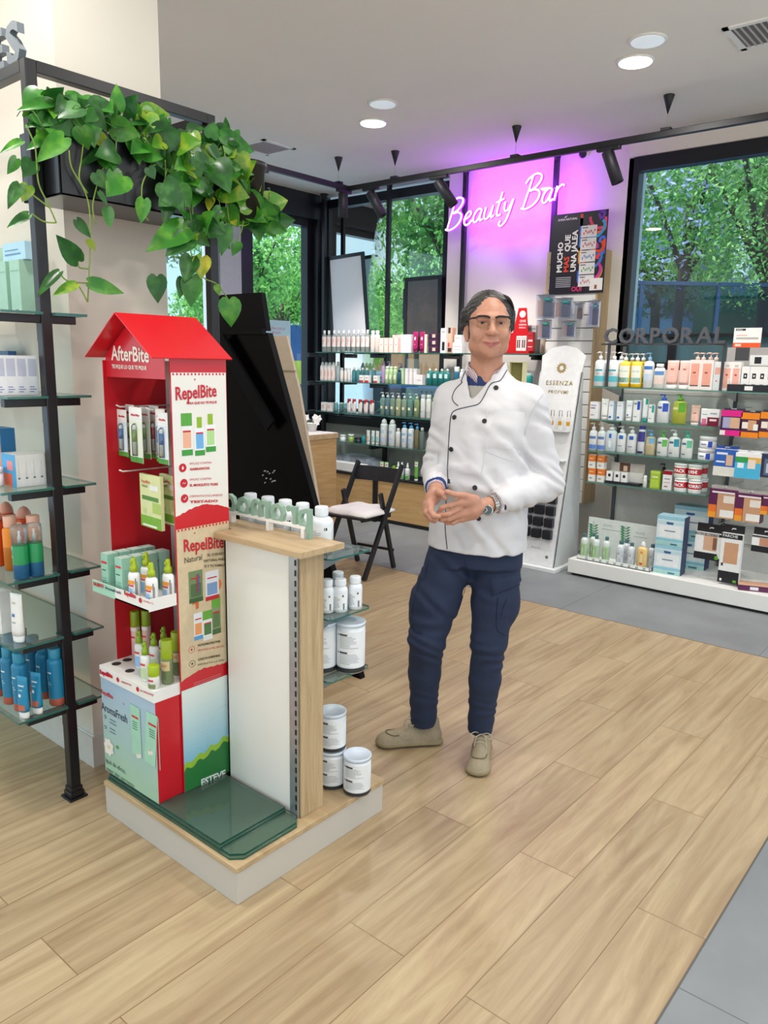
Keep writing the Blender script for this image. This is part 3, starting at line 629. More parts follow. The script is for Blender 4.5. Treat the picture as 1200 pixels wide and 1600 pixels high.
# spare glass sheets lying on the deck
GS = glass('bcdccb', 1.0, 0, .12); GE = M('1f5346', .12, var=0)
def sheet(x0, x1, y0, y1, z, label, ch=.0, rz=0):
    pts = [(x0+ch, y0), (x1-ch, y0), (x1, y0+ch), (x1, y1), (x0, y1), (x0, y0+ch)]; n = len(pts); c = Vector(((x0+x1)/2, (y0+y1)/2, z))
    m = MB(); lo = [Vector((a, b, z))-c for a, b in pts]; hi = [v+Z*.006 for v in lo]
    m.add(hi, [tuple(range(n))], GS); m.add(lo+hi, [(i, (i+1) % n, (i+1) % n+n, i+n) for i in range(n)], GE)
    o = m.build('glass_sheet', None, c, rz); tag(o, label, 'glass sheet')
sheet(1.262, 1.532, 1.592, 2.28, .1215, 'lowest long green glass sheet lying on the gondola deck', .03)
sheet(1.268, 1.535, 1.600, 2.28, .1280, 'long green glass sheet second from the bottom of the stack on the deck', .03, .004)
sheet(1.266, 1.525, 1.668, 2.276, .1345, 'shorter green glass sheet third from the bottom of the stack on the deck')
sheet(1.270, 1.528, 1.674, 2.279, .1410, 'topmost short green glass sheet carrying the red cardboard kiosk')
DECK = .1472
# ---------------------------------------------------------------- left black frame unit
t = thing('frame_shelving', 'black metal frame shelving with glass shelves along the pillar', 'shelving unit', (1.23, 2.46, 0)); O_ = Vector((1.23, 2.46, 0))
BP = M('17161a', .35); PX, PY = 1.232, 2.461
def post(px_, py_, z1=2.42):
    m = MB(); m.box(px_-.018, px_+.018, py_-.018, py_+.018, .04, z1, BP, .003); part(m, 'post')
    m = MB(); m.box(px_-.034, px_+.034, py_-.034, py_+.034, 0, .008, BP, .002); m.box(px_-.026, px_+.026, py_-.026, py_+.026, .008, .028, BP, .003); m.box(px_-.022, px_+.022, py_-.022, py_+.022, .028, .045, BP, .002); part(m, 'foot')
post(PX, PY); post(1.895, PY, 2.42); post(PX, 3.55)
m = MB(); m.box(PX+.018, 1.877, PY-.018, PY+.018, 2.385, 2.42, BP, .002); part(m, 'top_rail')
m = MB(); m.box(PX-.018, PX+.018, PY+.018, 3.53, 2.385, 2.42, BP, .002); part(m, 'top_rail')
m = MB(); m.box(1.877, 1.913, PY+.018, 3.4, 2.385, 2.42, BP, .002); part(m, 'top_rail')
LS = (1.685, 1.424, 1.129, .838, .617, .362)
for z in LS:
    for y in (PY, 3.3):
        m = MB(); m.box(PX-.15, PX-.018, y-.014, y+.014, z-.034, z-.0085, BP, .002); m.box(PX+.018, PX+.10, y-.014, y+.014, z-.034, z-.0085, BP, .002); m.box(PX-.012, PX+.012, y+.018, y+.03, z-.09, z-.0085, BP); part(m, 'bracket')
    xa, xb, g = PX-.19+(.04 if z > 1.3 else 0), 1.36, .0195; m = MB(); pl = [(xa, 2.425), (PX-g, 2.425), (PX-g, PY+g), (PX+g, PY+g), (PX+g, 2.425), (xb, 2.425), (xb, 3.62), (xa, 3.62)]
    m.add([(a, b, z) for a, b in pl], [tuple(range(8))], SHG); m.add([(a, b, z-.008) for a, b in pl]+[(a, b, z) for a, b in pl], [(i, (i+1) % 8, (i+1) % 8+8, i+8) for i in range(8)], EDGE); part(m, 'glass_shelf')
m = MB(); m.add([(PX-.012, 2.48, 1.72), (PX-.012, 3.6, 1.72), (PX-.012, 3.6, 2.38), (PX-.012, 2.48, 2.38)], [(0, 1, 2, 3)], glass('d9ece6', 1.0)); 
# letters on the upper rail, the last ones of a word
t = thing('rail_lettering', 'grey block letters standing on the black top rail, cut by the left edge', 'lettering', (1.22, 2.6, 2.42)); O_ = Vector((1.22, 2.6, 2.42)); yy = 2.475
for c in 'SE':
    g = text_geo(c, .03); m = MB(); m.text(c, .155, (1.216, yy+.085, 2.421), -Y, Z, M('6d757c', .5), bold=.03, ext=.022, fitw=.085); part(m, 'letter'); yy += .105
# ================================================================ PRODUCTS
def yat(px_, z, X_):
    z_ = z-EYE; a = px_-600
    return (a*(X_*CF[0]+z_*CF[2])-F*(X_*CR[0]+z_*CR[2]))/(F*CR[1]-a*CF[1])
def xat(px_, z, Y_):
    z_ = z-EYE; a = px_-600
    return (a*(Y_*CF[1]+z_*CF[2])-F*(Y_*CR[1]+z_*CR[2]))/(F*CR[0]-a*CF[0])
PR = {}
def wrap_patch(m, rx, ry, a0, a1, z0, z1, mat, n=6, e=.0005):
    n = max(2, int((a1-a0)/9)); vs = []
    for i in range(n+1):
        a = math.radians(a0+(a1-a0)*i/n); vs += [((rx+e)*math.sin(a), -(ry+e)*math.cos(a), z0), ((rx+e)*math.sin(a), -(ry+e)*math.cos(a), z1)]
    m.add(vs, [(2*i, 2*i+2, 2*i+3, 2*i+1) for i in range(n)], mat, True)
def wrap_text(m, t, size, rx, ry, a0, z, mat, bold=0.0, align='L', fitw=None):
    vs, fs, x0, x1 = text_geo(t, bold); s_ = size if not fitw else fitw/(x1-x0); dx = {'L': -x0, 'C': -(x0+x1)/2}[align]; out = []
    for v in vs:
        a = math.radians(a0)+(v.x+dx)*s_/rx; out.append(((rx+.001)*math.sin(a), -(ry+.001)*math.cos(a), z+v.y*size))
    m.add(out, fs, mat)
def lines(m, rx, ry, a0, a1, z0, z1, n, col='8d9096', seed=1):
    r = random.Random(seed); h = (z1-z0)/n
    for i in range(n): wrap_patch(m, rx, ry, a0, a0+(a1-a0)*r.uniform(.5, 1), z1-(i+.6)*h, z1-(i+.3)*h, M(col, .5), 4, .0008)
CLEAR = glass('f0f4f4', .8, .02, .14)
def bottle(h, r, col='f0efec', cap='flip', cc='f4f4f2', bands=(), patches=(), txt=(), sy=1.0, neck=.35, sh=.82, hb=None, caph=.14, mat=None, pw=2.0, seg=18, lines_=None, capr=None):
    """-> [(part, mesh)]; bands: (z0,z1,colour) fractions; patches: (a0,a1,z0,z1,colour); txt: (string,size,angle,z,colour)"""
    key = ('b', h, r, col, cap, cc, bands, patches, txt, sy, neck, sh, hb, caph, mat, pw, lines_, capr)
    if key in PR: return PR[key]
    B = mat if mat else M(col, .32)
    hb = hb or h*(1-caph); m = MB(); zs = sorted({.02, sh}|{b[0] for b in bands if b[0] < sh}|{b[1] for b in bands if b[1] < sh})
    def cm(z):
        for b in bands:
            if b[0] <= z < b[1]: return M(b[2], .35)
        return None
    prof = [(r*.88, 0, cm(0)), (r, hb*.02, cm(.02))]+[(r, hb*z, cm(z)) for z in zs if z > .02]
    for k in range(1, 5):
        a = k/4*math.pi/2; prof.append((r*(neck+(1-neck)*math.cos(a)), hb*(sh+(1-sh)*.8*math.sin(a)), cm(sh+.01)))
    prof.append((r*neck, hb, None))
    m.lathe(prof, B, seg, sy=sy, pw=pw)
    for a0, a1, z0, z1, c_ in patches: wrap_patch(m, r, r*sy, a0, a1, z0*hb, z1*hb, c_ if not isinstance(c_, str) else M(c_, .4))
    for s_, sz, a0, z, c_ in txt: wrap_text(m, s_, sz, r, r*sy, a0, z*hb, M(c_, .4), bold=.02, align='C')
    if lines_: lines(m, r, r*sy, *lines_[:2], lines_[2]*hb, lines_[3]*hb, lines_[4], lines_[5] if len(lines_) > 5 else '8d9096')
    out = [('bottle', m.mesh('bottle'))]; k = MB(); C_ = M(cc, .35) if isinstance(cc, str) else cc; rn = capr*r if capr else r*neck*1.12; top = h
    if cap == 'flip': k.lathe([(rn*.97, hb-.001), (rn, hb+.002), (rn, top-.003), (rn*.9, top)], C_, seg, sy=1 if rn < r*.7 else sy)
    elif cap == 'ribbed':
        k.lathe([(rn, hb-.002), (rn*1.02, hb+.001), (rn*1.02, top-.002), (rn*.95, top)], C_, 28)
        for j in range(28): a = j*2*math.pi/28; k.box(rn*1.02-.0002, rn*1.02+.0008, -.0006, .0006, hb+.002, top-.003, C_, xf=Matrix.Rotation(a, 4, 'Z'))
    elif cap == 'pump':
        z1 = hb+(top-hb)*.38; k.lathe([(rn, hb-.001), (rn*1.05, hb), (rn, z1), (rn*.5, z1+.002), (rn*.28, z1+.003), (rn*.28, top-.008), (rn*.7, top-.007), (rn*.7, top)], C_, 14)
        k.tube([(0, 0, top-.004), (-.018, -.004, top-.003), (-.030, -.007, top-.009)], [.0055, .0045, .003], C_, 8)
    elif cap == 'spray':
        z1 = hb+(top-hb)*.35; k.lathe([(rn, hb-.001), (rn*1.02, z1), (rn*.72, z1+.003), (rn*.62, top-.004), (rn*.45, top)], C_, 16)
        k.box(-.004, .004, -rn*.72-.003, -rn*.3, top-.016, top-.008, C_, .001)
    elif cap == 'mist':
        k.lathe([(rn*.45, hb), (rn*.45, hb+(top-hb)*.35), (rn*.25, hb+(top-hb)*.4), (rn*.25, hb+(top-hb)*.7)], M('dfe8ee', .3), 14); out.append(('nozzle', k.mesh('nozzle'))); k = MB()
        k.lathe([(r*.99, hb*.97), (r*.98, top-.004), (r*.9, top)], CLEAR, seg)
    elif cap == 'dome': k.lathe([(rn, hb-.001)]+[(rn*math.cos(a), hb+(top-hb)*math.sin(a)) for a in (.2, .5, .8, 1.1, 1.35)]+[(.0008, top)], C_, seg, sy=sy)
    if k.v: out.append(('cap', k.mesh('cap')))
    PR[key] = out; return out
def tubep(h, w, col='f2f2f0', cc='f4f4f2', capf=.16, patches=(), d=None, txt=()):
    key = ('t', h, w, col, cc, capf, patches, d, txt)
    if key in PR: return PR[key]
    m = MB(); n = 20; rings = []; vs = []; zc = h*capf; d = d or w*.62
    L = 8
    for i in range(L+1):
        s_ = i/L; z = zc+(h-zc)*s_; rx = w/2*(.9+.1*s_); ry = d/2*(1-s_)**.8*(.95)+.0012
        for k in range(n): a = 2*math.pi*k/n; vs.append((rx*math.copysign(abs(math.sin(a))**.85, math.sin(a)), -ry*math.cos(a), z))
    fs = [(i*n+k, i*n+(k+1) % n, (i+1)*n+(k+1) % n, (i+1)*n+k) for i in range(L) for k in range(n)]+[tuple(range(n))[::-1], tuple(L*n+k for k in range(n))]
    m.add(vs, fs, M(col, .32), True)
    def P_(u, z):
        s_ = (z-zc)/(h-zc); rx = w/2*(.9+.1*s_); ry = d/2*(1-s_)**.8*.95+.0012; a = math.asin(max(-1, min(1, u))); return (rx*u, -ry*math.cos(a)-.0012, z)
    for u0, u1, z0, z1, c_ in patches:
        N = 5; K = 4; v = [P_(u0+(u1-u0)*i/K, zc+(h-zc)*(z0+(z1-z0)*j/N)) for j in range(N+1) for i in range(K+1)]
        m.add(v, [(j*(K+1)+i, j*(K+1)+i+1, (j+1)*(K+1)+i+1, (j+1)*(K+1)+i) for j in range(N) for i in range(K)], M(c_, .4), True)
    k = MB(); k.lathe([(w*.40, 0), (w*.42, .002), (w*.44, zc-.001), (w*.3, zc+.0005)], M(cc, .35), n, sy=d/w*1.02)
    PR[key] = [('tube', m.mesh('tube')), ('cap', k.mesh('cap'))]; return PR[key]
def boxp(w, d, h, col='f2f2f0', patches=(), txt=(), side=None, top=None, sidep=(), tab=None, rough=.4, name='carton', topp=()):
    """front faces -Y. patches: (u0,u1,v0,v1,colour) in 0..1; txt: (s,size,u,v,colour,align)"""
    key = ('x', w, d, h, col, patches, txt, side, top, sidep, tab, rough, topp)
    if key in PR: return PR[key]
    m = MB(); c = M(col, rough); m.box(-w/2, w/2, -d/2, d/2, 0, h, c, .0008); yf = -d/2-.0004; xf = w/2+.0004
    def q(u0, u1, v0, v1, c_, e=0): m.add([(-w/2+u0*w, yf-e, v0*h), (-w/2+u1*w, yf-e, v0*h), (-w/2+u1*w, yf-e, v1*h), (-w/2+u0*w, yf-e, v1*h)], [(0, 1, 2, 3)], M(c_, rough))
    for i, (u0, u1, v0, v1, c_) in enumerate(patches): q(u0, u1, v0, v1, c_, i*.00012)
    if side: 
        for s_ in (-1, 1): m.add([(s_*xf, -d/2, 0), (s_*xf, d/2, 0), (s_*xf, d/2, h), (s_*xf, -d/2, h)], [(0, 1, 2, 3) if s_ > 0 else (3, 2, 1, 0)], M(side, rough))
    for i, (u0, u1, v0, v1, c_) in enumerate(sidep):
        for s_ in (-1, 1):
            x = s_*(xf+.0002+i*.00012); a_, b_ = (-d/2+u0*d, -d/2+u1*d); m.add([(x, a_, v0*h), (x, b_, v0*h), (x, b_, v1*h), (x, a_, v1*h)], [(0, 1, 2, 3) if s_ > 0 else (3, 2, 1, 0)], M(c_, rough))
    if top: m.add([(-w/2, -d/2, h+.0004), (w/2, -d/2, h+.0004), (w/2, d/2, h+.0004), (-w/2, d/2, h+.0004)], [(0, 1, 2, 3)], M(top, rough))
    for s_, sz, u, v, c_, al in txt: m.text(s_, sz, (-w/2+u*w, yf-.0018, v*h), X, Z, M(c_, .4), bold=.012, align=al)
    out = [(name, m.mesh(name))]
    if tab:
        k = MB(); k.box(-w/2, w/2, d/2-.001, d/2, h, h+tab[0], M(tab[1], .35)); k.tube([(-.012, d/2-.0016, h+tab[0]*.55), (.012, d/2-.0016, h+tab[0]*.55)], .003, M('f4f4f4', .5), 6); out.append(('hang_tab', k.mesh('hang_tab')))
    PR[key] = out; return out
def jarp(h, r, col='f4f4f4', cc='f4f4f4', bands=(), patches=(), txt=(), capf=.3, mat=None):
    key = ('j', h, r, col, cc, bands, patches, txt, capf, mat)
    if key in PR: return PR[key]
    m = MB(); hb = h*(1-capf); B = mat or M(col, .3)
    pr = [(r*.93, 0), (r*.98, .003)]+[x for b in bands for x in ((r*.98, b[0]*hb, M(b[2], .4)), (r*.98, b[1]*hb))]+[(r*.98, hb)]
    m.lathe(pr, B, 24)
    for a0, a1, z0, z1, c_ in patches: wrap_patch(m, r*.98, r*.98, a0, a1, z0*hb, z1*hb, M(c_, .4))
    for s_, sz, a0, z, c_ in txt: wrap_text(m, s_, sz, r*.98, r*.98, a0, z*hb, M(c_, .4), bold=.03, align='C')
    k = MB(); k.lathe([(r, hb+.0005), (r, h-.002), (r*.95, h)], M(cc, .35), 24)
    PR[key] = [('jar', m.mesh('jar')), ('lid', k.mesh('lid'))]; return PR[key]
def put(proto, loc, rz, name, label, cat, group=None, tilt=None):
    root = bpy.data.objects.new(name, proto[0][1]); COL.objects.link(root); root.location = loc; root.rotation_euler = (0, 0, rz)
    if tilt: root.rotation_euler = (tilt[0], tilt[1], rz)
    for pn, me in proto[1:]:
        o = bpy.data.objects.new(pn, me); COL.objects.link(o); o.parent = root
    tag(root, label, cat, group); return root
FW = -math.pi/2      # facing the shop, towards -x
def shelf_row(z, X_, items, e=.0006):
    for it in items:
        px_, proto, name, label, cat = it[:5]; g = it[5] if len(it) > 5 else None; dx = it[6] if len(it) > 6 else 0; dz = it[7] if len(it) > 7 else 0
        put(proto, (X_+dx, yat(px_, z+dz, X_+dx), z+dz+e), FW+rnd.uniform(-.06, .06), name, label, cat, g)
# ---------------------------------------------------------------- right rack, first glass shelf
S = RS[0]
lot = bottle(.250, .041, 'eef3f4', 'pump', 'f6f6f6', patches=((-42, 42, .56, .62, '3f9aa8'), (-75, 75, .18, .38, '57b6c4')), lines_=(-30, 20, .40, .54, 4), sy=.7, caph=.2, neck=.3)
oil = bottle(.240, .040, 'f0cf3e', 'pump', 'f4f1ea', bands=((.0, .12, 'e8b818'),), patches=((-60, 60, .14, .80, 'eef0e2'), (-42, 42, .56, .62, '3f9aa8'), (-60, 60, .18, .36, '74bfae')), sy=.7, caph=.2, neck=.3)
X1 = 5.49
shelf_row(S, X1, [
 (936, lot, 'lotion_bottle', 'white pump lotion bottle with teal band at the left front of the top rack shelf', 'bottle', 'teal banded white lotion bottles', -.03),
 (957, lot, 'lotion_bottle', 'white pump lotion bottle with teal band next to the yellow oil bottles', 'bottle', 'teal banded white lotion bottles', -.03),
 (948, lot, 'lotion_bottle', 'white pump lotion bottle behind the leftmost teal banded one', 'bottle', 'teal banded white lotion bottles', .07),
 (968, lot, 'lotion_bottle', 'white pump lotion bottle behind the second teal banded one', 'bottle', 'teal banded white lotion bottles', .07),
 (975, oil, 'oil_bottle', 'yellow body oil pump bottle, the left one of the front pair', 'bottle', 'yellow body oil bottles', -.03),
 (993, oil, 'oil_bottle', 'yellow body oil pump bottle, the right one of the front pair', 'bottle', 'yellow body oil bottles', -.03),
 (985, oil, 'oil_bottle', 'yellow body oil pump bottle half hidden behind the left one of the pair', 'bottle', 'yellow body oil bottles', .06),
 (1002, oil, 'oil_bottle', 'yellow body oil pump bottle half hidden behind the right one of the pair', 'bottle', 'yellow body oil bottles', .06),
 (1012, bottle(.245, .037, 'f0f2f4', 'pump', '8fc0e6', patches=((-55, 55, .66, .78, '3f78c0'), (-40, 40, .28, .5, 'c3d6ea')), sy=.75, caph=.2, neck=.3), 'lotion_bottle', 'white lotion bottle with light blue pump on the top rack shelf', 'bottle', None, -.02),
 (1029, bottle(.170, .038, 'f3efec', 'flip', 'f2f2f2', patches=((-60, 60, .62, .80, '5f8fca'), (-60, 60, .2, .5, 'ecd3c8')), sy=.6, caph=.12, neck=.6), 'lotion_bottle', 'squat white bottle with blue label before the pink tubes', 'bottle', None, -.03),
 (1049, tubep(.195, .083, 'efb9ab', 'f6f4f2', .17, ((-.6, .6, .78, .8, 'fff0ea'), (-.3, .3, .6, .66, 'b06a62'), (-.5, .5, .35, .37, 'f7e2da'))), 'cream_tube', 'pink standing cream tube, left of the two on the top rack shelf', 'tube', 'pink cream tubes', -.03),
 (1068, tubep(.195, .080, 'f0c2b6', 'f6f4f2', .17, ((-.6, .6, .78, .8, 'fff0ea'), (-.3, .3, .6, .66, 'b06a62'), (-.5, .5, .35, .37, 'f7e2da'))), 'cream_tube', 'pink standing cream tube, right of the two on the top rack shelf', 'tube', 'pink cream tubes', -.03),
 (1086, boxp(.078, .055, .20, 'f0e6e0', ((.12, .82, .12, .88, 'eda893'), (.3, .55, .55, .6, '9a4b44'), (.12, .82, .12, .16, '5b4b4b')), sidep=((.2, .8, .2, .8, 'f2dcd2'),)), 'lotion_box', 'pink and cream carton left of its twin on the top rack shelf', 'carton', 'pink cartons', -.03),
 (1104, boxp(.078, .055, .20, 'f0e6e0', ((.12, .82, .12, .88, 'eda893'), (.3, .55, .55, .6, '9a4b44'), (.12, .82, .12, .16, '5b4b4b')), sidep=((.2, .8, .2, .8, 'f2dcd2'),)), 'lotion_box', 'pink and cream carton right of its twin on the top rack shelf', 'carton', 'pink cartons', -.03),
])
pk = bottle(.25, .036, 'f0c0ae', 'pump', 'f4cfc0', sy=.7, caph=.2, neck=.35)
for i, p_ in enumerate((1086, 1095, 1106, 1115)):
    shelf_row(S, X1, [(p_, pk, 'lotion_bottle', 'pink pump bottle standing behind the pink cartons', 'bottle', 'pink pump bottles behind cartons', .08+.09*(i % 2))])
wp = boxp(.058, .05, .19, 'f1ece8', ((.15, .85, .1, .78, 'f0b3a3'), (.3, .7, .82, .9, 'c9c4c0'), (.35, .6, .52, .58, 'c84b3f')))
for i, (p_, q_) in enumerate(((1135, 'middle of three'), (1149, 'right of three'))):
    shelf_row(S, X1, [(p_, wp, 'cream_box', 'white and pink narrow box, '+q_+' beside the pink cartons', 'carton', 'narrow white and pink boxes', -.02)])
shelf_row(S, X1, [(1121, boxp(.058, .05, .19, 'eef2f2', ((.15, .85, .56, .8, 'f0b3a3'), (.1, .9, .05, .55, 'e6eef0'), (.3, .45, .3, .36, 'c84b3f'))), 'cream_box', 'white and pink narrow box with pale lower half, left of three', 'carton', None, -.02)])
m = MB(); m.box(-.16, .10, -.05, .05, 0, .004, M('20232b', .4)); m.box(-.16, .10, -.052, -.048, 0, .045, M('20232b', .4)); m.box(-.16, -.157, -.05, .05, 0, .08, WHITE); m.box(-.05, .0, -.053, -.052, .008, .035, WHITE)
o = m.build('counter_tray', None, (X1-.02, yat(1179, S, X1-.02), S+.001), FW); tag(o, 'black cardboard tray holding white tubes with round black logos', 'tray')
tb_ = boxp(.052, .045, .155, 'f3f2f0', ((.28, .72, .5, .72, '1c1d22'), (.42, .58, .57, .65, 'f3f2f0'), (.3, .7, .25, .28, '9aa0a4')))
for p_, q_ in ((1164, 'leftmost'), (1177, 'second'), (1190, 'third'), (1202, 'fourth')):
    shelf_row(S, X1, [(p_, tb_, 'cream_box', 'white box with round black logo in the black tray, '+q_+' from the left', 'carton', 'white boxes with round black logos', -.03, .006)])
# price cards above
def card(name, label, w, h, px_, z, X_, patches, txt=(), col='f2f2ee', back=0, cat='sign'):
    p = boxp(w, .003, h, col, patches, txt); o = put(p, (X_, yat(px_, z, X_), z), FW, name, label, cat); return o
card('price_card', 'white and orange price card standing above the CORPORAL shelf end', .17, .125, 1166, 1.685, 5.45, ((0, 1, 0, .24, 'ef5a2a'), (.06, .42, .86, .96, '1c1c20'), (.1, .5, .6, .64, 'e59a90'), (.1, .9, .42, .52, 'b9b4b0'), (.08, .3, .06, .18, 'f7d8c8')), (('BASKA', .012, .1, .87, 'e8e8e8', 'L'),))
card('photo_card', 'grey photo card of a smiling face and round logo above the right rack', .36, .125, 1178, 1.565, 5.62, ((0, 1, 0, 1, 'b3aeaa'), (.15, .4, .3, 1, '4a4a4e'), (.42, .78, .05, .6, 'efeeea'), (.5, .62, .15, .5, '17181c'), (.78, .95, .3, 1, 'caa48d'), (.74, 1, .8, 1, '3d3430')))
# second shelf
S = RS[1]
def wtri(h, w, tri, col='f1f2f2', d=.04): return boxp(w, d, h, col, ((.55, .95, .55, .95, tri), (.1, .5, .80, .88, '8a97a8'), (.1, .6, .2, .24, '9aa3ad')), sidep=((.1, .9, .3, .9, 'e3e6ea'),))
shelf_row(S, X1, [
 (929, boxp(.062, .045, .125, 'f2f0f2', ((.1, .7, .60, .66, '5b5a86'), (.1, .8, .75, .82, 'a9a9c8'), (.1, .6, .2, .25, '9a9aa8'))), 'cream_box', 'white and lilac box at the far left of the second rack shelf', 'carton', None, -.04),
 (944, tubep(.150, .055, 'f4f4f2', 'ededea', .14, ((-.5, .5, .7, .74, 'c9ccd0'),)), 'cream_tube', 'plain white tube second from the left on the second rack shelf', 'tube', None, -.03),
 (956, boxp(.045, .04, .135, 'f0f4f8', ((.1, .5, .08, .2, '2f6fb4'), (.86, 1, 0, 1, '4c86c4'), (.1, .7, .75, .8, '9ab8d4'))), 'cream_box', 'white box with blue edge, left one of a pair on the second rack shelf', 'carton', None, -.03),
 (969, boxp(.045, .04, .135, 'f0f4f8', ((.1, .5, .08, .2, '2f6fb4'), (.1, .7, .75, .8, '9ab8d4'))), 'cream_box', 'white box with small blue square, right one of a pair on the second rack shelf', 'carton', None, -.03),
 (982, tubep(.145, .050, 'f4f6f8', 'f0f0f0', .14, ((-.5, .0, .12, .22, '2f6fb4'), (-.6, .6, .7, .73, '9ab8d4'))), 'cream_tube', 'white tube with small blue square on the second rack shelf', 'tube', None, -.03),
 (995, wtri(.150, .050, '2f55c0'), 'cream_box', 'white box with royal blue triangle on the second rack shelf', 'carton', None, -.03),
 (1007, tubep(.165, .042, 'f4f8f8', '2fa39a', .14, ((.0, .9, .7, .98, '2fa39a'),)), 'cream_tube', 'tall slim white and teal tube on the second rack shelf', 'tube', None, -.02),
 (1018, wtri(.125, .042, '2fa39a'), 'cream_box', 'small white box with teal triangle beside the big blue pump bottle', 'carton', None, -.03),
 (1035, bottle(.200, .044, 'f2f4f6', 'pump', '2f5bd0', patches=((5, 60, .5, .86, '2f55c8'), (-50, 0, .62, .72, '5a6f9a')), sy=.62, caph=.2, neck=.34), 'lotion_bottle', 'big white pump bottle with royal blue pump on the second rack shelf', 'bottle', None, -.03),
 (1060, bottle(.205, .050, 'b9bf4a', 'pump', '5fae2a', patches=((5, 60, .5, .9, '5fae2a'), (-50, 0, .6, .7, 'e8e3a8')), sy=.6, caph=.2, neck=.34), 'cleanser_bottle', 'big yellow green pump bottle with green pump on the second rack shelf', 'bottle', None, -.03),
 (1085, tubep(.135, .062, 'f0c3b4', 'f6f4f2', .14, ((-.6, .6, .75, .78, 'fff0ea'), (-.3, .3, .5, .56, 'b06a62'))), 'cream_tube', 'pink standing tube alone on the second rack shelf', 'tube', None, -.02),
 (1100, tubep(.115, .055, 'f4f4f4', 'd8548c', .1, ((-1, 1, .0, .35, 'e06a9c'), (-.6, .6, .6, .66, '9ab0c8'))), 'cream_tube', 'white and pink tube on the second rack shelf before the maroon pack', 'tube', None, -.03),
 (1115, boxp(.075, .05, .115, 'f4f4f4', ((0, 1, 0, .52, '7d1538'), (.2, .8, .3, .42, 'f0e6ea'), (.2, .8, .7, .78, '9ab0c8'))), 'cream_box', 'white and maroon box at the right end of the second rack shelf', 'carton', None, -.04),
 (1124, boxp(.06, .05, .105, 'd9d4d8', ((0, 1, 0, .52, '8d3350'),)), 'cream_box', 'white and maroon box behind the one at the right shelf end', 'carton', None, .05),
])
# third shelf
S = RS[2]
def cv(pc, tri, h=.175): return bottle(h, .040, 'f3f5f4', 'pump', pc, patches=((5, 60, .5, .86, tri), (-50, 0, .64, .74, '56789a'), (-45, -5, .15, .22, '7a90a0')), sy=.62, caph=.22, neck=.34)
shelf_row(S, X1, [
 (926, bottle(.20, .031, 'f1f3f6', 'pump', 'f0f2f4', patches=((-65, 65, .05, .26, '5d86cf'), (-50, 50, .55, .68, '5b83b8')), sy=.75, caph=.24, neck=.4), 'lotion_bottle', 'white and blue banded pump bottle, leftmost on the third rack shelf', 'bottle', None, -.03),
 (939, bottle(.20, .031, 'f1f3f6', 'pump', 'f0f2f4', patches=((-65, 65, .05, .26, '5d86cf'), (-50, 50, .55, .68, '5b83b8')), sy=.75, caph=.24, neck=.4), 'lotion_bottle', 'white and blue banded pump bottle, second on the third rack shelf', 'bottle', None, -.03),
 (954, bottle(.20, .042, 'dfe9f1', 'pump', 'eef2f4', patches=((-25, 25, .62, .82, '2f78cc'), (-45, 45, .2, .5, 'e9f0f5')), sy=.6, caph=.2, neck=.4, pw=3), 'lotion_bottle', 'wide pale blue pump bottle with blue square on the third rack shelf', 'bottle', None, -.03),
 (970, bottle(.19, .034, 'f2f4f6', 'pump', 'f2f2f2', patches=((-22, 28, .66, .84, '2f6fc8'), (-40, 20, .3, .34, '8a98a8')), sy=.65, caph=.22, neck=.4), 'lotion_bottle', 'white pump bottle with blue square, left of two alike on the third rack shelf', 'bottle', None, -.03),
 (986, bottle(.19, .036, 'f2f4f6', 'pump', 'f2f2f2', patches=((-22, 28, .66, .84, '2f6fc8'), (-40, 20, .3, .34, '8a98a8')), sy=.65, caph=.22, neck=.4), 'lotion_bottle', 'white pump bottle with blue square, right of two alike on the third rack shelf', 'bottle', None, -.03),
 (1001, bottle(.20, .027, 'e9eaf2', 'flip', '3a3f9a', patches=((-70, 70, .5, .9, '3d3f96'), (-50, 50, .03, .12, '23264a')), caph=.1, neck=.75, sh=.9, capr=.8), 'spray_can', 'slim white and violet spray can on the third rack shelf', 'can', None, -.03),
 (1015, bottle(.175, .036, 'd8c9a2', 'pump', '6fb0dc', patches=((-10, 60, .6, .9, '86bde0'), (-45, 30, .3, .5, 'c0b08a')), sy=.65, caph=.22, neck=.4), 'cleanser_bottle', 'amber bottle with light blue pump on the third rack shelf', 'bottle', None, -.03),
 (1034, cv('5fb84a', '6fbe5a'), 'cleanser_bottle', 'white bottle with green pump and green triangle on the third rack shelf', 'bottle', None, -.03),
 (1052, cv('f4f6f6', '2f9fb4', .19), 'cleanser_bottle', 'white bottle with white pump and blue triangle on the third rack shelf', 'bottle', None, -.03),
 (1072, cv('3fc0a4', '74d0a8', .185), 'cleanser_bottle', 'white bottle with mint pump and mint triangle on the third rack shelf', 'bottle', None, -.03),
])
jr = jarp(.080, .055, 'f2f4f6', 'f4f5f6', patches=((12, 42, .15, .92, '2b4fc4'), (-42, 0, .45, .6, '6f86b4')), capf=.34)
jy = yat(1103, S, X1-.02)
put(jr, (X1-.02, jy, S+.0006), FW, 'cream_jar', 'white jar with blue mark, lower one of the stack on the third rack shelf', 'jar', 'stacked white jars with blue marks'); put(jr, (X1-.02, jy-.003, S+.082), FW+.1, 'cream_jar', 'white jar with blue mark, upper one of the stack on the third rack shelf', 'jar', 'stacked white jars with blue marks')
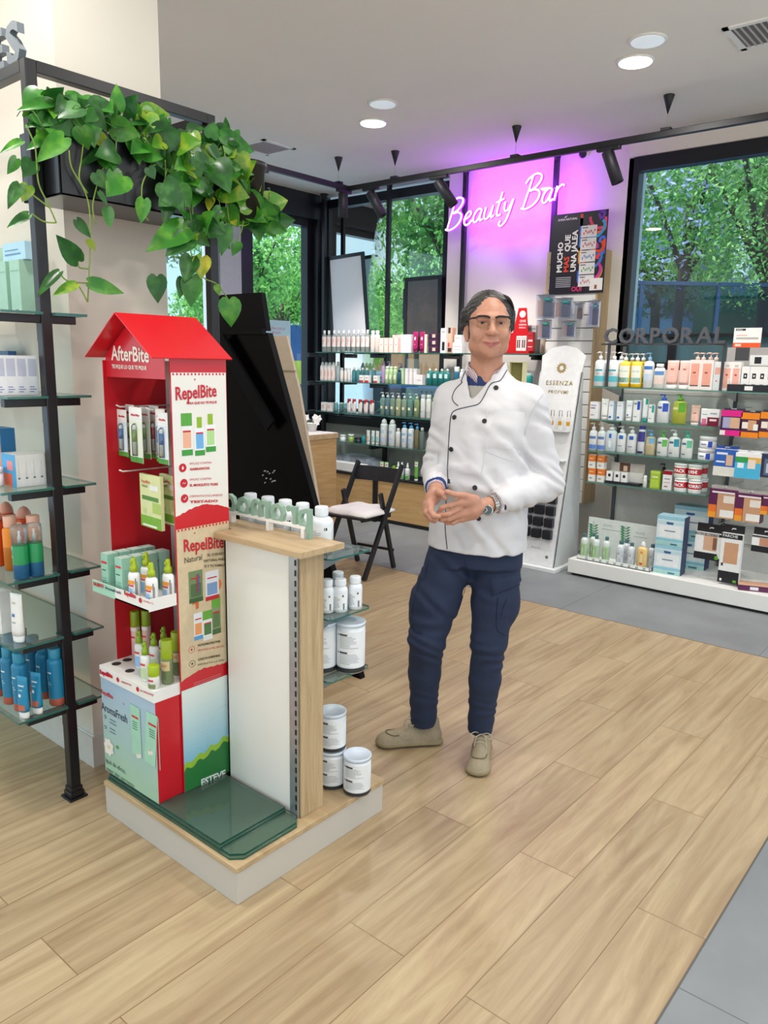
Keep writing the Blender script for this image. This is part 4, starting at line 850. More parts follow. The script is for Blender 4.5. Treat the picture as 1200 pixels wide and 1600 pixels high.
# fourth shelf
S = RS[3]
ob = boxp(.054, .05, .098, 'f2efea', ((0, 1, .52, 1, 'e8813a'), (.2, .6, .2, .3, '9aa0a8'), (.15, .7, .7, .78, 'f6cfa0')), sidep=((0, 1, .52, 1, 'e8813a'),), top='f0ece6')
for p_, q_ in ((926, 'left'), (940, 'right')):
    for k in (0, 1): shelf_row(S, X1, [(p_, ob, 'cream_box', 'orange and white box, %s of the %s stack on the lowest rack shelf' % (('bottom', 'top')[k], q_), 'carton', 'orange and white stacked boxes', -.05, k*.0985)])
m = MB(); m.box(-.13, .13, -.045, .045, 0, .018, M('23252b', .4)); m.box(-.13, .13, .02, .045, .018, .085, WHITE); m.box(-.13, .13, .043, .046, .08, .15, M('cfc8c2', .5)); m.box(-.06, .02, .041, .0425, .08, .15, M('6a4a3a', .5)); m.box(-.03, .0, .0395, .041, .09, .13, M('e8c4ac', .5))
o = m.build('counter_display', None, (X1-.03, yat(975, S, X1-.03), S+.001), FW); tag(o, 'white display carton with a face photo card on the lowest rack shelf', 'display box')
jm = boxp(.045, .04, .07, 'f4f4f4', ((.3, .72, .45, .75, '1c1d22'),))
for p_, q_ in ((953, 'left'), (965, 'middle'), (976, 'right')): shelf_row(S, X1, [(p_, jm, 'cream_box', 'little white box with round black mark, '+q_+' one in the display carton', 'carton', 'little white boxes in display carton', -.045, .018)])
shelf_row(S, X1, [
 (1007, bottle(.085, .014, 'f1f1ec', 'flip', 'f4f4f2', neck=.8, capr=.85, caph=.3), 'lotion_bottle', 'tiny white bottle left of the lime green box on the lowest rack shelf', 'bottle', None, -.06),
 (1024, boxp(.068, .05, .125, 'a8c83a', ((0, 1, .86, 1, 'c6dc6a'), (.2, .8, .62, .7, 'eef4d0'), (.1, .9, .1, .5, 'b8d650'))), 'cream_box', 'lime green carton on the lowest rack shelf', 'carton', None, -.04),
 (1035, bottle(.17, .03, '34343a', 'pump', '17171c', caph=.25), 'lotion_bottle', 'black pump bottle behind the lime green carton', 'bottle', None, .05),
 (1043, boxp(.065, .05, .135, 'efeef0', ((0, 1, .80, 1, 'a3162f'), (.2, .8, .55, .6, '8a8f9a'), (.2, .6, .15, .2, 'a3162f'), (.15, .85, .38, .4, 'b04a5a'))), 'cream_box', 'white carton with dark red top on the lowest rack shelf', 'carton', None, -.04),
])
pj = lambda t_, c_: jarp(.098, .046, c_, 'f4f5f4', bands=((.35, .85, 'c41f2e'),), txt=((t_, .030, -8, .48, 'ffffff'),), capf=.16)
for p_, dx, q_, tt in ((1063, -.05, 'left front stack', ('PACK', '5 PACK')), (1085, -.05, 'right front stack', ('AHORRO', '4,95€')), (1094, .055, 'rear stack', ('AHO', '4,95'))):
    for k in (0, 1): shelf_row(S, X1, [(p_, pj(tt[k], ('f2f4f2', 'e6efe0')[k]), 'cream_jar', 'white jar with red savings band, %s of the %s' % (('bottom', 'top')[k], q_), 'jar', 'jars with red savings bands', dx, k*.0985)])
# the rack base
S = .125
t = thing('bottle_tray', 'long low white tray with leaf print holding small bottles on the rack base', 'tray', (5.36, yat(965, S, 5.36), S)); c0 = Vector(t.location); ya, yb = yat(905, S, 5.30), yat(1018, S, 5.30)
m = MB(); TR = M('eef1ee', .4); m.box(5.26, 5.42, yb, ya, S, S+.006, TR); m.box(5.26, 5.264, yb, ya, S, S+.03, TR); m.box(5.26, 5.42, ya-.004, ya, S, S+.03, TR); m.box(5.26, 5.42, yb, yb+.004, S, S+.03, TR)
for k in range(9): m.box(5.2592, 5.26, yb+.03+k*.055, yb+.05+k*.055, S+.006, S+.024, M('9fb3aa', .5))
part(m, 'tray', t, c0)
m = MB(); m.box(5.42, 5.424, yb+.02, ya, S, S+.30, M('dfe6e2', .4)); GRN = M('4f8f6a', .5)
for cy_, n_ in ((ya-.05, 6), (ya-.30, 7)):
    m.tube([(5.4195, cy_, S+.12), (5.4195, cy_+.01, S+.27)], .0015, GRN, 4)
    for k in range(n_):
        for s_ in (-1, 1):
            b = Vector((5.4192, cy_+.01*k/n_, S+.13+k*.02)); d = Vector((0, s_*.04, .018)); n2 = Vector((0, -.004, .010)); m.add([b, b+d*.5+n2, b+d, b+d*.5-n2], [(0, 1, 2, 3)], GRN)
m.text('AGAVE', .022, (5.4194, ya-.12, S+.245), -Y, Z, M('8fa79a', .5), align='L'); m.text('AGAVE', .022, (5.4194, ya-.37, S+.225), -Y, Z, M('8fa79a', .5), align='L')
m.box(5.4190, 5.4196, ya-.26, ya-.11, S+.22, S+.225, M('a9b8b0', .5)); m.box(5.4190, 5.4196, ya-.46, ya-.36, S+.20, S+.205, M('a9b8b0', .5))
part(m, 'backing_card', t, c0)
gb = bottle(.185, .028, 'dfe9e2', 'flip', '4c7472', patches=((-70, 70, .06, .70, 'b9d4a8'), (-60, -20, .1, .6, '6fa052'), (0, 30, .15, .65, '79aa5c'), (40, 65, .1, .5, '5d9148'), (-20, 0, .3, .5, 'eef4ea')), caph=.13, neck=.42, sh=.8)
pb = bottle(.175, .028, 'dfe3e6', 'flip', '4c6e74', patches=((-70, 70, .06, .70, 'd6dbdf'), (-60, -30, .3, .6, '3d4652'), (5, 30, .15, .35, '4b5360'), (-10, 10, .5, .6, '3f4756'), (35, 60, .4, .5, '59616c')), caph=.13, neck=.42, sh=.8)
for p_, dx, q_ in ((912, 0, 'leftmost in the tray'), (926, .07, 'behind the second bottle in the tray'), (930, 0, 'second in the front of the tray'), (946, .01, 'standing apart at right of the green ones')):
    shelf_row(S, 5.30, [(p_, gb, 'toiletry_bottle', 'green leaf printed bottle with grey cap, '+q_, 'bottle', 'green printed bottles on the rack base', dx, .007)])
for p_, dx, q_ in ((968, 0, 'front left'), (977, .07, 'rear'), (985, 0, 'front right'), (1017, .06, 'far right behind the yellow bottle')):
    shelf_row(S, 5.30, [(p_, pb, 'toiletry_bottle', 'grey speckled bottle on the rack base, %s' % q_, 'bottle', 'grey printed bottles on the rack base', dx, .007)])
shelf_row(S, 5.29, [(1002, bottle(.20, .037, 'f0cd86', 'dome', 'eceff0', patches=((-60, 60, .30, .66, 'f3dca8'), (-50, 40, .20, .28, 'c84a2e'), (-30, 30, .7, .78, 'd9a24e')), sy=.62, caph=.18, neck=.45, pw=3), 'sunscreen_bottle', 'yellow bottle with pale round cap in the tray on the rack base', 'bottle', None, 0, .007)])
def lier(w, h): return boxp(w, .12, h, 'dfeef2', ((0, 1, .88, 1, '9ccfe0'), (0, 1, .72, .84, 'c8e4ec'), (.1, .9, .28, .70, 'f2f6f6'), (0, 1, .14, .24, '8fcbdc'), (0, 1, 0, .12, 'a9d8d2'), (.35, .6, .74, .80, '2c5f9a'), (.3, .7, .48, .52, '7a8fa6'), (.55, .8, .03, .08, '3a6a8a')), (('Lier', .028, .40, .72, '2c5f9a', 'L'),), side='23305c', top='a9cfdd')
for k in (0, 1):
    put(lier(.185, .205), (5.35, yat(1040, S, 5.29)-.0, S+.001+k*.206), FW+.05, 'wipes_box', 'pale blue and white box, %s of the front stack on the rack base' % ('lower', 'upper')[k], 'carton', 'pale blue stacked boxes')
    put(lier(.24, .225), (5.62, yat(1074, S+.1, 5.56), S+.001+k*.226), FW+.03, 'wipes_box', 'pale blue and white box, %s of the rear stack on the rack base' % ('lower', 'upper')[k], 'carton', 'pale blue stacked boxes')
# hanging boxes on the slat panel right of the shelves
def hang(px0, px1, py0, py1, X_, d, name, label, patches, txt=(), col='f2f2f0', side=None, tab=(.03, '222226'), group=None, n=1, tilt=0):
    a = atx(px0, (py0+py1)/2, X_); b = atx(px1, (py0+py1)/2, X_); z1 = atx((px0+px1)/2, py0, X_).z; z0 = atx((px0+px1)/2, py1, X_).z
    w = abs(a.y-b.y); h = z1-z0; p = boxp(round(w, 3), d, round(h, 3), col, patches, txt, side=side, tab=tab)
    for k in range(n):
        o = put(p, (X_+d/2+k*(d+.004), (a.y+b.y)/2, z0), FW+tilt, name, label if k == 0 else label.replace(' hanging', ' hanging behind the front one', 1), 'package', group)
    xe = X_-.02
    hk = MB(); zz = h+tab[0]*.55; hk.tube([(0, (xe-(X_+d/2)), zz+.004), (0, RB-.015-(X_+d/2), zz)], .0028, STEEL, 6); q = hk.build('peg_hook', None, (X_+d/2, (a.y+b.y)/2, z0), FW)
    return q, label
HK = []
HK += [hang(1085, 1131, 833, 875, 5.33, .03, 'patch_box', 'black and white neck patch box hanging left over the rack base', ((0, 1, 0, .26, '1c1e24'), (0, 1, .9, 1, '1c1e24'), (.3, .75, .35, .9, 'd9ae90'), (.62, .76, .4, .85, '8a5f48'), (.8, .95, .1, .4, 'f4f4f4'), (.72, .84, .05, .18, '5fae3a')), (('PARCHE REDUCTOR', .016, .04, .92, 'f2f2f2', 'L'),), tab=(.06, '1a1b20'), side='e6e6e6')]
HK += [hang(1124, 1157, 834, 912, 5.30, .035, 'patch_box', 'tall black and white belly patch box hanging over the rack base', ((0, 1, 0, .24, '1c1e24'), (0, 1, .9, 1, '1c1e24'), (.18, .85, .4, .82, 'd2a07c'), (.1, .2, .34, .4, '33363c'), (.1, .2, .03, .08, 'f2f2f2'), (.74, .9, .03, .08, '5fae3a')), (('PARCHE', .026, .06, .93, 'f2f2f2', 'L'),), tab=(.055, '1a1b20'), side='e6e6e6')]
HK += [hang(1174, 1215, 838, 864, 5.33, .03, 'patch_box', 'wide black and white patch box hanging at the right edge over the base', ((0, 1, 0, .38, '1c1e24'), (0, 1, .88, 1, '4c4e54'), (.3, .7, .4, .86, 'c98f74'), (.7, .95, .3, .5, 'f4f4f4')), tab=(.05, '1a1b20'))]
for (p0, p1, y0, y1, q_) in ((1107, 1149, 765, 810, 'left'), (1148, 1190, 772, 816, 'middle'), (1188, 1228, 776, 806, 'right')):
    HK += [hang(p0, p1, y0, y1, 5.34, .035, 'patch_box', 'purple and orange heat patch box hanging, '+q_+' of the row', ((0, .3, 0, .45, 'e8742c'), (0, .3, .0, .2, 'f0a030'), (.32, .97, .0, .86, 'c99a78'), (.45, .97, .05, .3, 'f0ede8'), (.1, .95, .87, .93, 'f2e8ee'), (.55, .95, .55, .8, 'e9dfd6')), col='5d1f4c', side='4c1a40', tab=(.022, 'b9b6ae'), n=2)]
HK += [hang(1115, 1150, 702, 744, 5.36, .04, 'support_box', 'blue and white package hanging below the magenta box', ((0, 1, .35, 1, '2f62b8'), (.1, .6, .8, .88, 'dfe8f6'), (.55, .85, .4, .8, 'd9b49a'), (.1, .5, .5, .56, 'e8eef8'), (0, 1, 0, .35, 'e4e4dc')), side='2a4f9c', tab=(.02, '2a4f9c'))]
HK += [hang(1148, 1188, 708, 748, 5.35, .035, 'support_box', 'sky blue and green package hanging below the orange boxes', ((0, .5, .62, .84, '2f9a4c'), (.5, 1, .62, .84, 'e8b45a'), (0, 1, 0, .62, '49b4dc'), (.5, .8, .4, .75, 'f0dccf'), (.1, .35, .4, .6, 'e8f4f8')), tab=(.016, 'e8e8e8'), tilt=.05)]
HK += [hang(1187, 1222, 710, 747, 5.36, .04, 'support_box', 'dark navy package hanging at the right edge of the view', ((.2, .9, .1, .8, '5a6a86'), (.3, .6, .2, .6, 'c0c6d2')), col='2a3350', tab=(.015, 'e0e0e0'))]
HK += [hang(1126, 1159, 641, 681, 5.36, .05, 'knee_box', 'magenta and purple box hanging at the left of the orange boxes', ((0, 1, .76, 1, 'e0218a'), (0, 1, 0, .22, 'e0218a'), (.1, .5, .3, .72, 'a8a4c8'), (.45, .9, .3, .72, 'd8b08e'), (.0, .25, .02, .2, 'eeeae6')), col='3c1c4e', side='a01870', tab=(.012, '3c3c44'))]
HK += [hang(1157, 1186, 645, 684, 5.36, .05, 'knee_box', 'orange and brown box hanging right of the magenta box', ((0, 1, .74, 1, 'f08a1e'), (0, 1, 0, .22, 'f08a1e'), (.4, .85, .3, .7, 'd2a07c'), (.08, .4, .36, .62, 'efe6dc'), (.7, .95, .3, .55, 'f2f0ea')), col='4e2440', side='c86e14', tab=(.012, '3c3c44'))]
HK += [hang(1187, 1218, 644, 684, 5.36, .05, 'knee_box', 'orange and brown box hanging at the right edge of the view', ((0, 1, .74, 1, 'f08a1e'), (0, 1, 0, .22, 'f08a1e'), (.4, .85, .3, .7, 'd2a07c'), (.08, .4, .36, .62, 'efe6dc')), col='4e2440', side='c86e14', tab=(.012, '3c3c44'))]
for q, lb in HK: tag(q, 'thin metal peg holding the '+' '.join(w for w in lb.split()[:10]), 'hook')
put(boxp(.20, .12, .035, '5d1f4c', ((.0, 1, 0, 1, '5d1f4c'), (.35, .6, .2, .8, 'e8e4ea')), top='dba88a'), (5.33, yat(1178, .13, 5.33), .1265), FW+.35, 'patch_box', 'purple box lying flat on the rack base at the right edge', 'package')
# ---------------------------------------------------------------- window shelves
XW = 5.76
def W(px_): return px_*.21667+480
def row(z, X_, lst): shelf_row(z, X_, lst)
cl = bottle(.215, .023, 'e9e4e2', 'flip', 'f4f4f2', patches=((-80, 80, .30, .84, 'f2dcd8'), (-40, 10, .42, .66, 'e6a59c'), (0, 40, .55, .75, 'd98a86')), mat=glass('e4ece8', .8, .02, .35), caph=.16, neck=.45, capr=.5)
G1 = 'clear floral label bottles on top window shelf'
for i, p_ in enumerate((125, 157, 195, 228, 262, 300, 335, 368, 403, 435)):
    row(SH[0], XW, [(W(p_), cl, 'cologne_bottle', 'clear bottle with pink floral label on the top window shelf', 'bottle', G1, .02*(i % 2))])
pwb = bottle(.205, .026, 'f1e6e2', 'flip', 'f4f2f0', patches=((-60, 60, .3, .8, 'f0c8c0'),), neck=.6, capr=.7)
for p_ in (474, 506): row(SH[0], XW, [(W(p_), pwb, 'lotion_bottle', 'white and pink bottle right of the clear floral row', 'bottle', 'pair of white and pink bottles')])
pbx = boxp(.05, .05, .135, 'f4cfc4', ((.15, .85, .2, .8, 'f6dad0'), (.3, .7, .5, .56, 'c98f86')))
for i, p_ in enumerate((545, 580, 615, 650)): row(SH[0], XW, [(W(p_), pbx, 'cream_box', 'short peach box in the group of four on the top window shelf', 'carton', 'short peach boxes', -.04)])
pbt = boxp(.05, .05, .165, 'f2bfbc', ((.15, .85, .2, .8, 'f7d8d4'),))
for p_ in (640, 672): row(SH[0], XW, [(W(p_), pbt, 'cream_box', 'taller pink box standing behind the short peach boxes', 'carton', 'taller pink boxes', .05)])
wbx = boxp(.045, .045, .165, 'f4ecec', ((.7, .95, .05, .95, 'f2c9cf'),))
for p_ in (698, 722, 745): row(SH[0], XW, [(W(p_), wbx, 'cream_box', 'white box with pale pink edge left of the magenta tubes', 'carton', 'white boxes with pink edge')])
mt = tubep(.19, .055, 'a81860', '6e1440', .12, ((-.35, .35, .55, .72, 'f0d8e0'), (-.4, .4, .3, .33, 'e8a8c4')))
row(SH[0], XW, [(W(780), mt, 'hair_tube', 'magenta standing tube, left of the two on the top window shelf', 'tube', 'magenta tubes'), (W(828), mt, 'hair_tube', 'magenta standing tube, right of the two on the top window shelf', 'tube', 'magenta tubes'),
 (W(862), boxp(.03, .04, .165, 'f2efe6', ((.6, 1, 0, 1, 'e0cf9a'),)), 'cream_box', 'slim cream box between the magenta tube and purple boxes', 'carton')])
for k in range(3): row(SH[0], XW, [(W(922), boxp(.105, .06, .058, '3a1638', ((.4, .75, .3, .8, 'e0c8b0'), (.05, .95, .86, .94, '7a3468'))), 'hair_box', 'flat dark purple box, %s of the stack of three on the window shelf' % ('bottom', 'middle', 'top')[k], 'carton', 'stacked dark purple boxes', 0, k*.059)])
row(SH[0], XW, [(W(990), boxp(.06, .05, .215, 'f3f0ee', ((.3, .8, .1, .45, '17181c'), (.2, .8, .8, .9, 'b9b4b0'))), 'makeup_box', 'tall white box with black lower mark on the top window shelf', 'carton', None, -.03),
 (W(1032), boxp(.07, .05, .22, 'd9a48c', ((.2, .8, .45, .95, 'e8bda4'), (.3, .7, .78, 1, '3d2a24'), (.1, .9, .05, .2, '3a2020'), (.3, .6, .25, .4, 'c04a50'))), 'makeup_box', 'box with a face photo just left of the man on the window shelf', 'carton'),
 (W(1092), boxp(.10, .05, .09, 'f4efec', ((.1, .9, .6, .66, 'd9a8a0'), (.1, .9, .3, .34, 'd9a8a0'))), 'makeup_box', 'lower wide white box next to the man on the top window shelf', 'carton', None, -.03),
 (W(1098), boxp(.075, .05, .065, 'f4efec', ((.1, .9, .5, .6, 'd9a8a0'),)), 'makeup_box', 'upper white box stacked beside the man on the top window shelf', 'carton', None, -.03, .091)])
# red promo stand right of the man
t = thing('promo_stand', 'red pointed cardboard promotion stand on the shelf right of the man', 'display stand', (XW, yat(815, 1.7, XW), SH[0]+.001), FW)
m = MB(); m.plate((0, 0, 0), X, Z, [(-.14, 0), (.12, 0), (.12, .17), (.055, .17), (.03, .37), (-.045, .37), (-.09, .17), (-.14, .17)], .004, RED)
m.lathe([(.028, 0), (.028, .001)], WHITE, 18, xf=Matrix.Translation((-.005, -.0002, .32)) @ Matrix.Rotation(math.pi/2, 4, 'X')); m.text('ONE', .028, (-.0, -.001, .255), X, Z, WHITE, align='C', bold=.01); m.text('OFERTA', .020, (0, -.001, .228), X, Z, WHITE, align='C', bold=.01); m.text('ESPECIAL', .016, (0, -.001, .206), X, Z, WHITE, align='C')
m.build('back_card', t); m = MB(); m.box(-.14, .12, -.09, -.005, 0, .02, RED); m.build('tray', t)
for p_, q_ in ((812, 'left'), (820, 'right')): put(boxp(.045, .04, .12, 'f2eeec', ((.15, .4, .2, .75, '5b2027'), (.55, .8, .2, .75, '5b2027'), (.1, .9, .82, .9, 'c9b8b0'))), (XW-.05, yat(p_, 1.7, XW-.05), SH[0]+.0225), FW, 'serum_box', 'white box with two dark bottles printed, %s one in the red stand' % q_, 'carton', 'serum boxes in the red stand')
put(boxp(.05, .04, .15, 'c02430', ((.1, .9, .2, .24, 'f2d8d8'), (.1, .9, .5, .6, 'f2d8d8'), (.1, .9, .8, .84, '8a1420'))), (XW-.05, yat(830, 1.7, XW-.05), SH[0]+.0225), FW, 'serum_box', 'red box at the right side of the red promotion stand', 'carton')
m = MB(); m.box(-.05, .05, -.04, .04, 0, .23, M('b6b2b4', .5))
for k in range(6): m.box(-.045, .045, -.0415, -.04, .03+k*.033, .045+k*.033, M('8f8b8e', .5))
o = m.build('storage_box', None, (5.84, yat(832, 1.7, 5.84), SH[0]+.001), FW); tag(o, 'grey ribbed box behind the red promotion stand', 'box')
# second window shelf
wf = bottle(.19, .026, 'f2e9e6', 'dome', 'f4f4f2', patches=((-60, 60, .1, .7, 'f3dcd6'), (-30, 20, .3, .6, 'd98a86')), neck=.6, capr=.62)
for p_ in (112, 138, 163, 190): row(SH[1], XW, [(W(p_), wf, 'lotion_bottle', 'white bottle with pink flowers at the far left of the second window shelf', 'bottle', 'white flowered bottles')])
row(SH[1], XW, [(W(222), bottle(.195, .025, 'dfe2e0', 'flip', 'a9aeb0', neck=.5, mat=glass('d6dcda', .8, .02, .4)), 'lotion_bottle', 'frosted grey bottle beside the white flowered bottles', 'bottle')])
sw = bottle(.135, .018, 'f3efec', 'flip', 'f4f4f2', patches=((-60, 60, .2, .7, 'f0e0d8'),), neck=.7, capr=.8)
for p_ in (250, 278, 303): row(SH[1], XW, [(W(p_), sw, 'lotion_bottle', 'small white bottle in the trio on the second window shelf', 'bottle', 'small white bottle trio')])
tl = bottle(.14, .022, '6fb0b4', 'flip', 'f2f4f4', mat=glass('7fbcc0', .8, .02, .4), neck=.5, capr=.55)
for p_ in (338, 368, 399, 430, 480): row(SH[1], XW, [(W(p_), tl, 'toner_bottle', 'small teal bottle with white cap on the second window shelf', 'bottle', 'small teal bottles', .03)])
rb_ = boxp(.05, .04, .07, 'f4f1ee', ((0, 1, 0, .3, 'b8343c'), (.2, .8, .6, .7, 'b9a8a0')))
for p_ in (398, 438, 500): row(SH[1], XW, [(W(p_), rb_, 'cream_box', 'small white and red box before the teal bottles', 'carton', 'small white and red boxes', -.05)])
lp = bottle(.205, .024, 'c9a8d8', 'pump', 'd8c4e4', neck=.4)
for p_, q_ in ((552, 'left'), (592, 'right')): row(SH[1], XW, [(W(p_), lp, 'shampoo_bottle', 'lilac pump bottle, '+q_+' of the pair on the second window shelf', 'bottle', 'lilac pump bottles', .02)])
gn = bottle(.16, .022, 'b6d2a0', 'flip', 'c6dcb4', patches=((-40, 40, .3, .6, 'dfeacc'),), neck=.7, capr=.8)
for p_ in (578, 606, 636): row(SH[1], XW, [(W(p_), gn, 'shampoo_bottle', 'light green bottle in the trio right of the lilac pumps', 'bottle', 'light green bottle trio', -.04)])
row(SH[1], XW, [(W(662), bottle(.13, .02, '2a5a6a', 'flip', '1d3c48', neck=.6), 'shampoo_bottle', 'dark teal small bottle before the green box', 'bottle', None, -.04),
 (W(675), bottle(.19, .022, '8f7ab0', 'pump', 'a494c4', neck=.4), 'shampoo_bottle', 'violet pump bottle behind the dark teal small bottle', 'bottle', None, .05),
 (W(692), boxp(.05, .05, .145, 'bcd8b0', ((.2, .8, .3, .7, 'd8e8cc'),)), 'cream_box', 'pale green box on the second window shelf', 'carton')])
wx = boxp(.042, .045, .145, 'f3efee', ((.75, .95, .05, .95, 'e8c4cc'),))
for p_ in (728, 758, 788): row(SH[1], XW, [(W(p_), wx, 'cream_box', 'white box in the trio right of the pale green box', 'carton', 'white box trio on second window shelf')])
row(SH[1], XW, [(W(818), boxp(.075, .05, .09, 'f1ecec', ((.2, .8, .4, .5, 'c9b8bc'),)), 'cream_box', 'short white box left of the deep teal bottles', 'carton', None, -.04)])
dt = bottle(.15, .034, '1f7a78', 'dome', 'e6eeee', patches=((-30, 30, .5, .8, 'cfe4e2'),), neck=.35, capr=.4, sy=.7)
for p_ in (882, 925, 968, 1008): row(SH[1], XW, [(W(p_), dt, 'shampoo_bottle', 'deep teal bottle with white cap on the second window shelf left of the man', 'bottle', 'deep teal bottles', -.02)])
row(SH[1], XW, [(W(1076), bottle(.17, .028, '2f6f8c', 'flip', 'f2f4f4', neck=.8, capr=.85, caph=.25), 'shampoo_bottle', 'blue bottle with white cap beside the man shoulder', 'bottle'), (W(1115), bottle(.15, .024, 'f1f3f4', 'flip', 'f4f4f4', neck=.6), 'shampoo_bottle', 'plain white bottle just beside the man shoulder', 'bottle'),
 (826, bottle(.13, .03, '2fa8a4', 'flip', 'c8e8e4', neck=.8, capr=.85), 'shampoo_bottle', 'turquoise bottle right of the man collar on the second window shelf', 'bottle')])
# third
for p_ in (125, 166): row(SH[2], XW, [(W(p_), boxp(.052, .05, .085, 'f2e6e2', ((.1, .9, .3, .7, 'e8c4bc'),)), 'soap_box', 'small white and pink box at the left end of the third window shelf', 'carton', 'small white and pink boxes')])
for p_ in (208, 246, 275): row(SH[2], XW, [(W(p_), bottle(.09, .024, 'a8cccc', 'flip', 'c8e0e0', mat=glass('a8d4d4', .8, .02, .35), neck=.7, capr=.8), 'cream_jar', 'small pale aqua jar between boxes and red capped bottles', 'jar', 'small aqua jars', .02)])
rc = bottle(.135, .026, 'f3eceb', 'flip', 'c4282e', patches=((-60, 60, .2, .8, 'f2dcda'), (-30, 30, .86, .98, 'c4282e')), neck=.7, sy=.7, capr=.8, caph=.18)
for p_ in (302, 338, 382, 424, 466): row(SH[2], XW, [(W(p_), rc, 'mouthwash_bottle', 'small white bottle with red cap in the row on the third window shelf', 'bottle', 'red capped white bottles')])
for p_, c1, c2, q_ in ((545, '9fc4b8', 'e8eef0', 'pale green'), (580, '86a8b8', 'dfe6ea', 'steel blue'), (617, 'a8c4b0', 'e8eef0', 'grey green'), (658, 'd8dcb8', 'f2f2ec', 'cream green'), (700, 'b8d0b8', 'e8eef0', 'mint green'), (743, '8fbcb4', 'c8dcd4', 'aqua green'), (790, 'b8c890', 'e4e8cc', 'olive green')):
    row(SH[2], XW, [(W(p_), bottle(.215, .030, c1, 'pump', c2, patches=((-25, 25, .35, .5, 'efe8c0'),), sy=.8, mat=glass(c1, .8, .02, .55), caph=.2, neck=.4), 'soap_bottle', q_+' pump bottle on the third window shelf', 'bottle')])
for p_, q_ in ((835, 'left'), (875, 'right')): row(SH[2], XW, [(W(p_), bottle(.215, .026, 'f3f2f0', 'flip', 'f4f4f2', patches=((-50, 50, .3, .34, 'b9bcc0'),), neck=.8, capr=.9), 'lotion_bottle', 'tall white bottle, %s of the pair beside the man sleeve' % q_, 'bottle', 'tall white bottle pair')])
row(SH[2], XW, [(W(918), bottle(.19, .028, 'dfe6c8', 'flip', 'a8c040', neck=.7, capr=.8), 'lotion_bottle', 'white and lime bottle touching the man outline on the third window shelf', 'bottle')])
# fourth
row(SH[3], 5.755, [(W(258), jarp(.06, .03, 'dfe8ea', 'eef2f4'), 'cream_jar', 'pale small jar at the left of the fourth window shelf', 'jar', None, -.02), (W(318), jarp(.075, .03, '8fae54', 'e8eee0'), 'cream_jar', 'green jar with white lid on the fourth window shelf', 'jar', None, -.02), (W(368), jarp(.05, .042, '1d2834', '14202a'), 'cream_jar', 'dark navy jar on the fourth window shelf', 'jar', None, -.02), (W(406), bottle(.08, .02, '2f9a9a', 'flip', '207a80', neck=.7), 'serum_bottle', 'small teal bottle right of the navy jar', 'bottle', None, -.02)])
for p_, c_, q_ in ((440, 'f0b8a8', 'pink'), (474, '8fd0cc', 'aqua'), (506, '9fd8d0', 'mint')): row(SH[3], 5.755, [(W(p_), tubep(.13, .042, 'f1f3f2', 'f2f2f2', .14, ((-.7, .7, .1, .5, c_),)), 'cream_tube', 'white tube with %s panel on the fourth window shelf' % q_, 'tube')])
bw = bottle(.255, .037, 'f3f4f5', 'dome', 'f4f4f6', patches=((-35, 35, .55, .7, 'c0d4ea'), (-35, 35, .18, .34, 'b0c4e4')), neck=.68, capr=.72, sh=.88, caph=.16)
row(SH[3], 5.755, [(W(553), bw, 'body_milk_bottle', 'big round topped white bottle, left of the two on the fourth window shelf', 'bottle', 'big round topped white bottles'), (W(612), bw, 'body_milk_bottle', 'big round topped white bottle, right of the two on the fourth window shelf', 'bottle', 'big round topped white bottles'),
 (W(655), bottle(.175, .025, 'f1efec', 'flip', 'f4f4f2', neck=.5), 'lotion_bottle', 'medium white bottle beside the big round topped pair', 'bottle')])
bc = bottle(.235, .030, 'f2f4f8', 'pump', '4fa0d8', patches=((-50, 50, .6, .72, '9cc4e8'), (-20, 30, .25, .45, 'a8c8ec')), neck=.5, sh=.88, caph=.2)
for p_, q_ in ((700, 'left'), (747, 'right')): row(SH[3], 5.755, [(W(p_), bc, 'body_milk_bottle', 'white bottle with bright blue top, %s one on the fourth window shelf' % q_, 'bottle', 'white bottles with blue tops')])
row(SH[3], 5.755, [(W(790), bottle(.23, .024, 'c8b888', 'pump', '5aa8dc', mat=glass('d8ccA0'.lower(), .8, .02, .3), neck=.5, caph=.2), 'oil_bottle', 'glass amber bottle with blue top on the fourth window shelf', 'bottle'),
 (W(826), bottle(.2, .026, 'a8b8b4', 'flip', 'c8d4d0', mat=glass('b8c8c4', .8, .02, .35), neck=.5), 'oil_bottle', 'clear grey bottle touching the man sleeve on the fourth window shelf', 'bottle')])
# on the plinth top
m = MB(); vs = []; n = 10
for j in range(n+1):
    for i in range(17):
        a = i/16; s_ = j/n; ang = math.pi*s_; hgt = .17*(1-a)**.0*(.55+.45*math.sin(min(1, (a+.1)*1.3)*math.pi*.7))*(1 if a < .85 else (1-a)/.15*.6+.4)
        vs.append((-.34+a*.68, -.11*math.cos(ang), .004+hgt*math.sin(ang)**.6))
fs = [(j*17+i, j*17+i+1, (j+1)*17+i+1, (j+1)*17+i) for j in range(n) for i in range(16)]; m.add(vs, fs, M('8d93a0', .7, var=.35, scale=18), True); m.add([vs[j*17] for j in range(n+1)], [tuple(range(n+1))], M('8d93a0', .7)); m.add([vs[j*17+16] for j in range(n+1)], [tuple(range(n+1))[::-1]], M('8d93a0', .7))
o = m.build('toiletry_bag', None, (5.86, yat(562, .5, 5.86), PLZ+.001), FW); tag(o, 'grey marbled padded bag lying on the black ledge behind the chair', 'bag')
m = MB(); m.box(-.24, .24, -.035, .03, 0, .10, M('eceae8', .5), .012); o = m.build('white_tray', None, (5.72, yat(546, .5, 5.72), PLZ+.001), FW-.05); tag(o, 'long white rounded tray before the grey marbled bag on the ledge', 'tray')
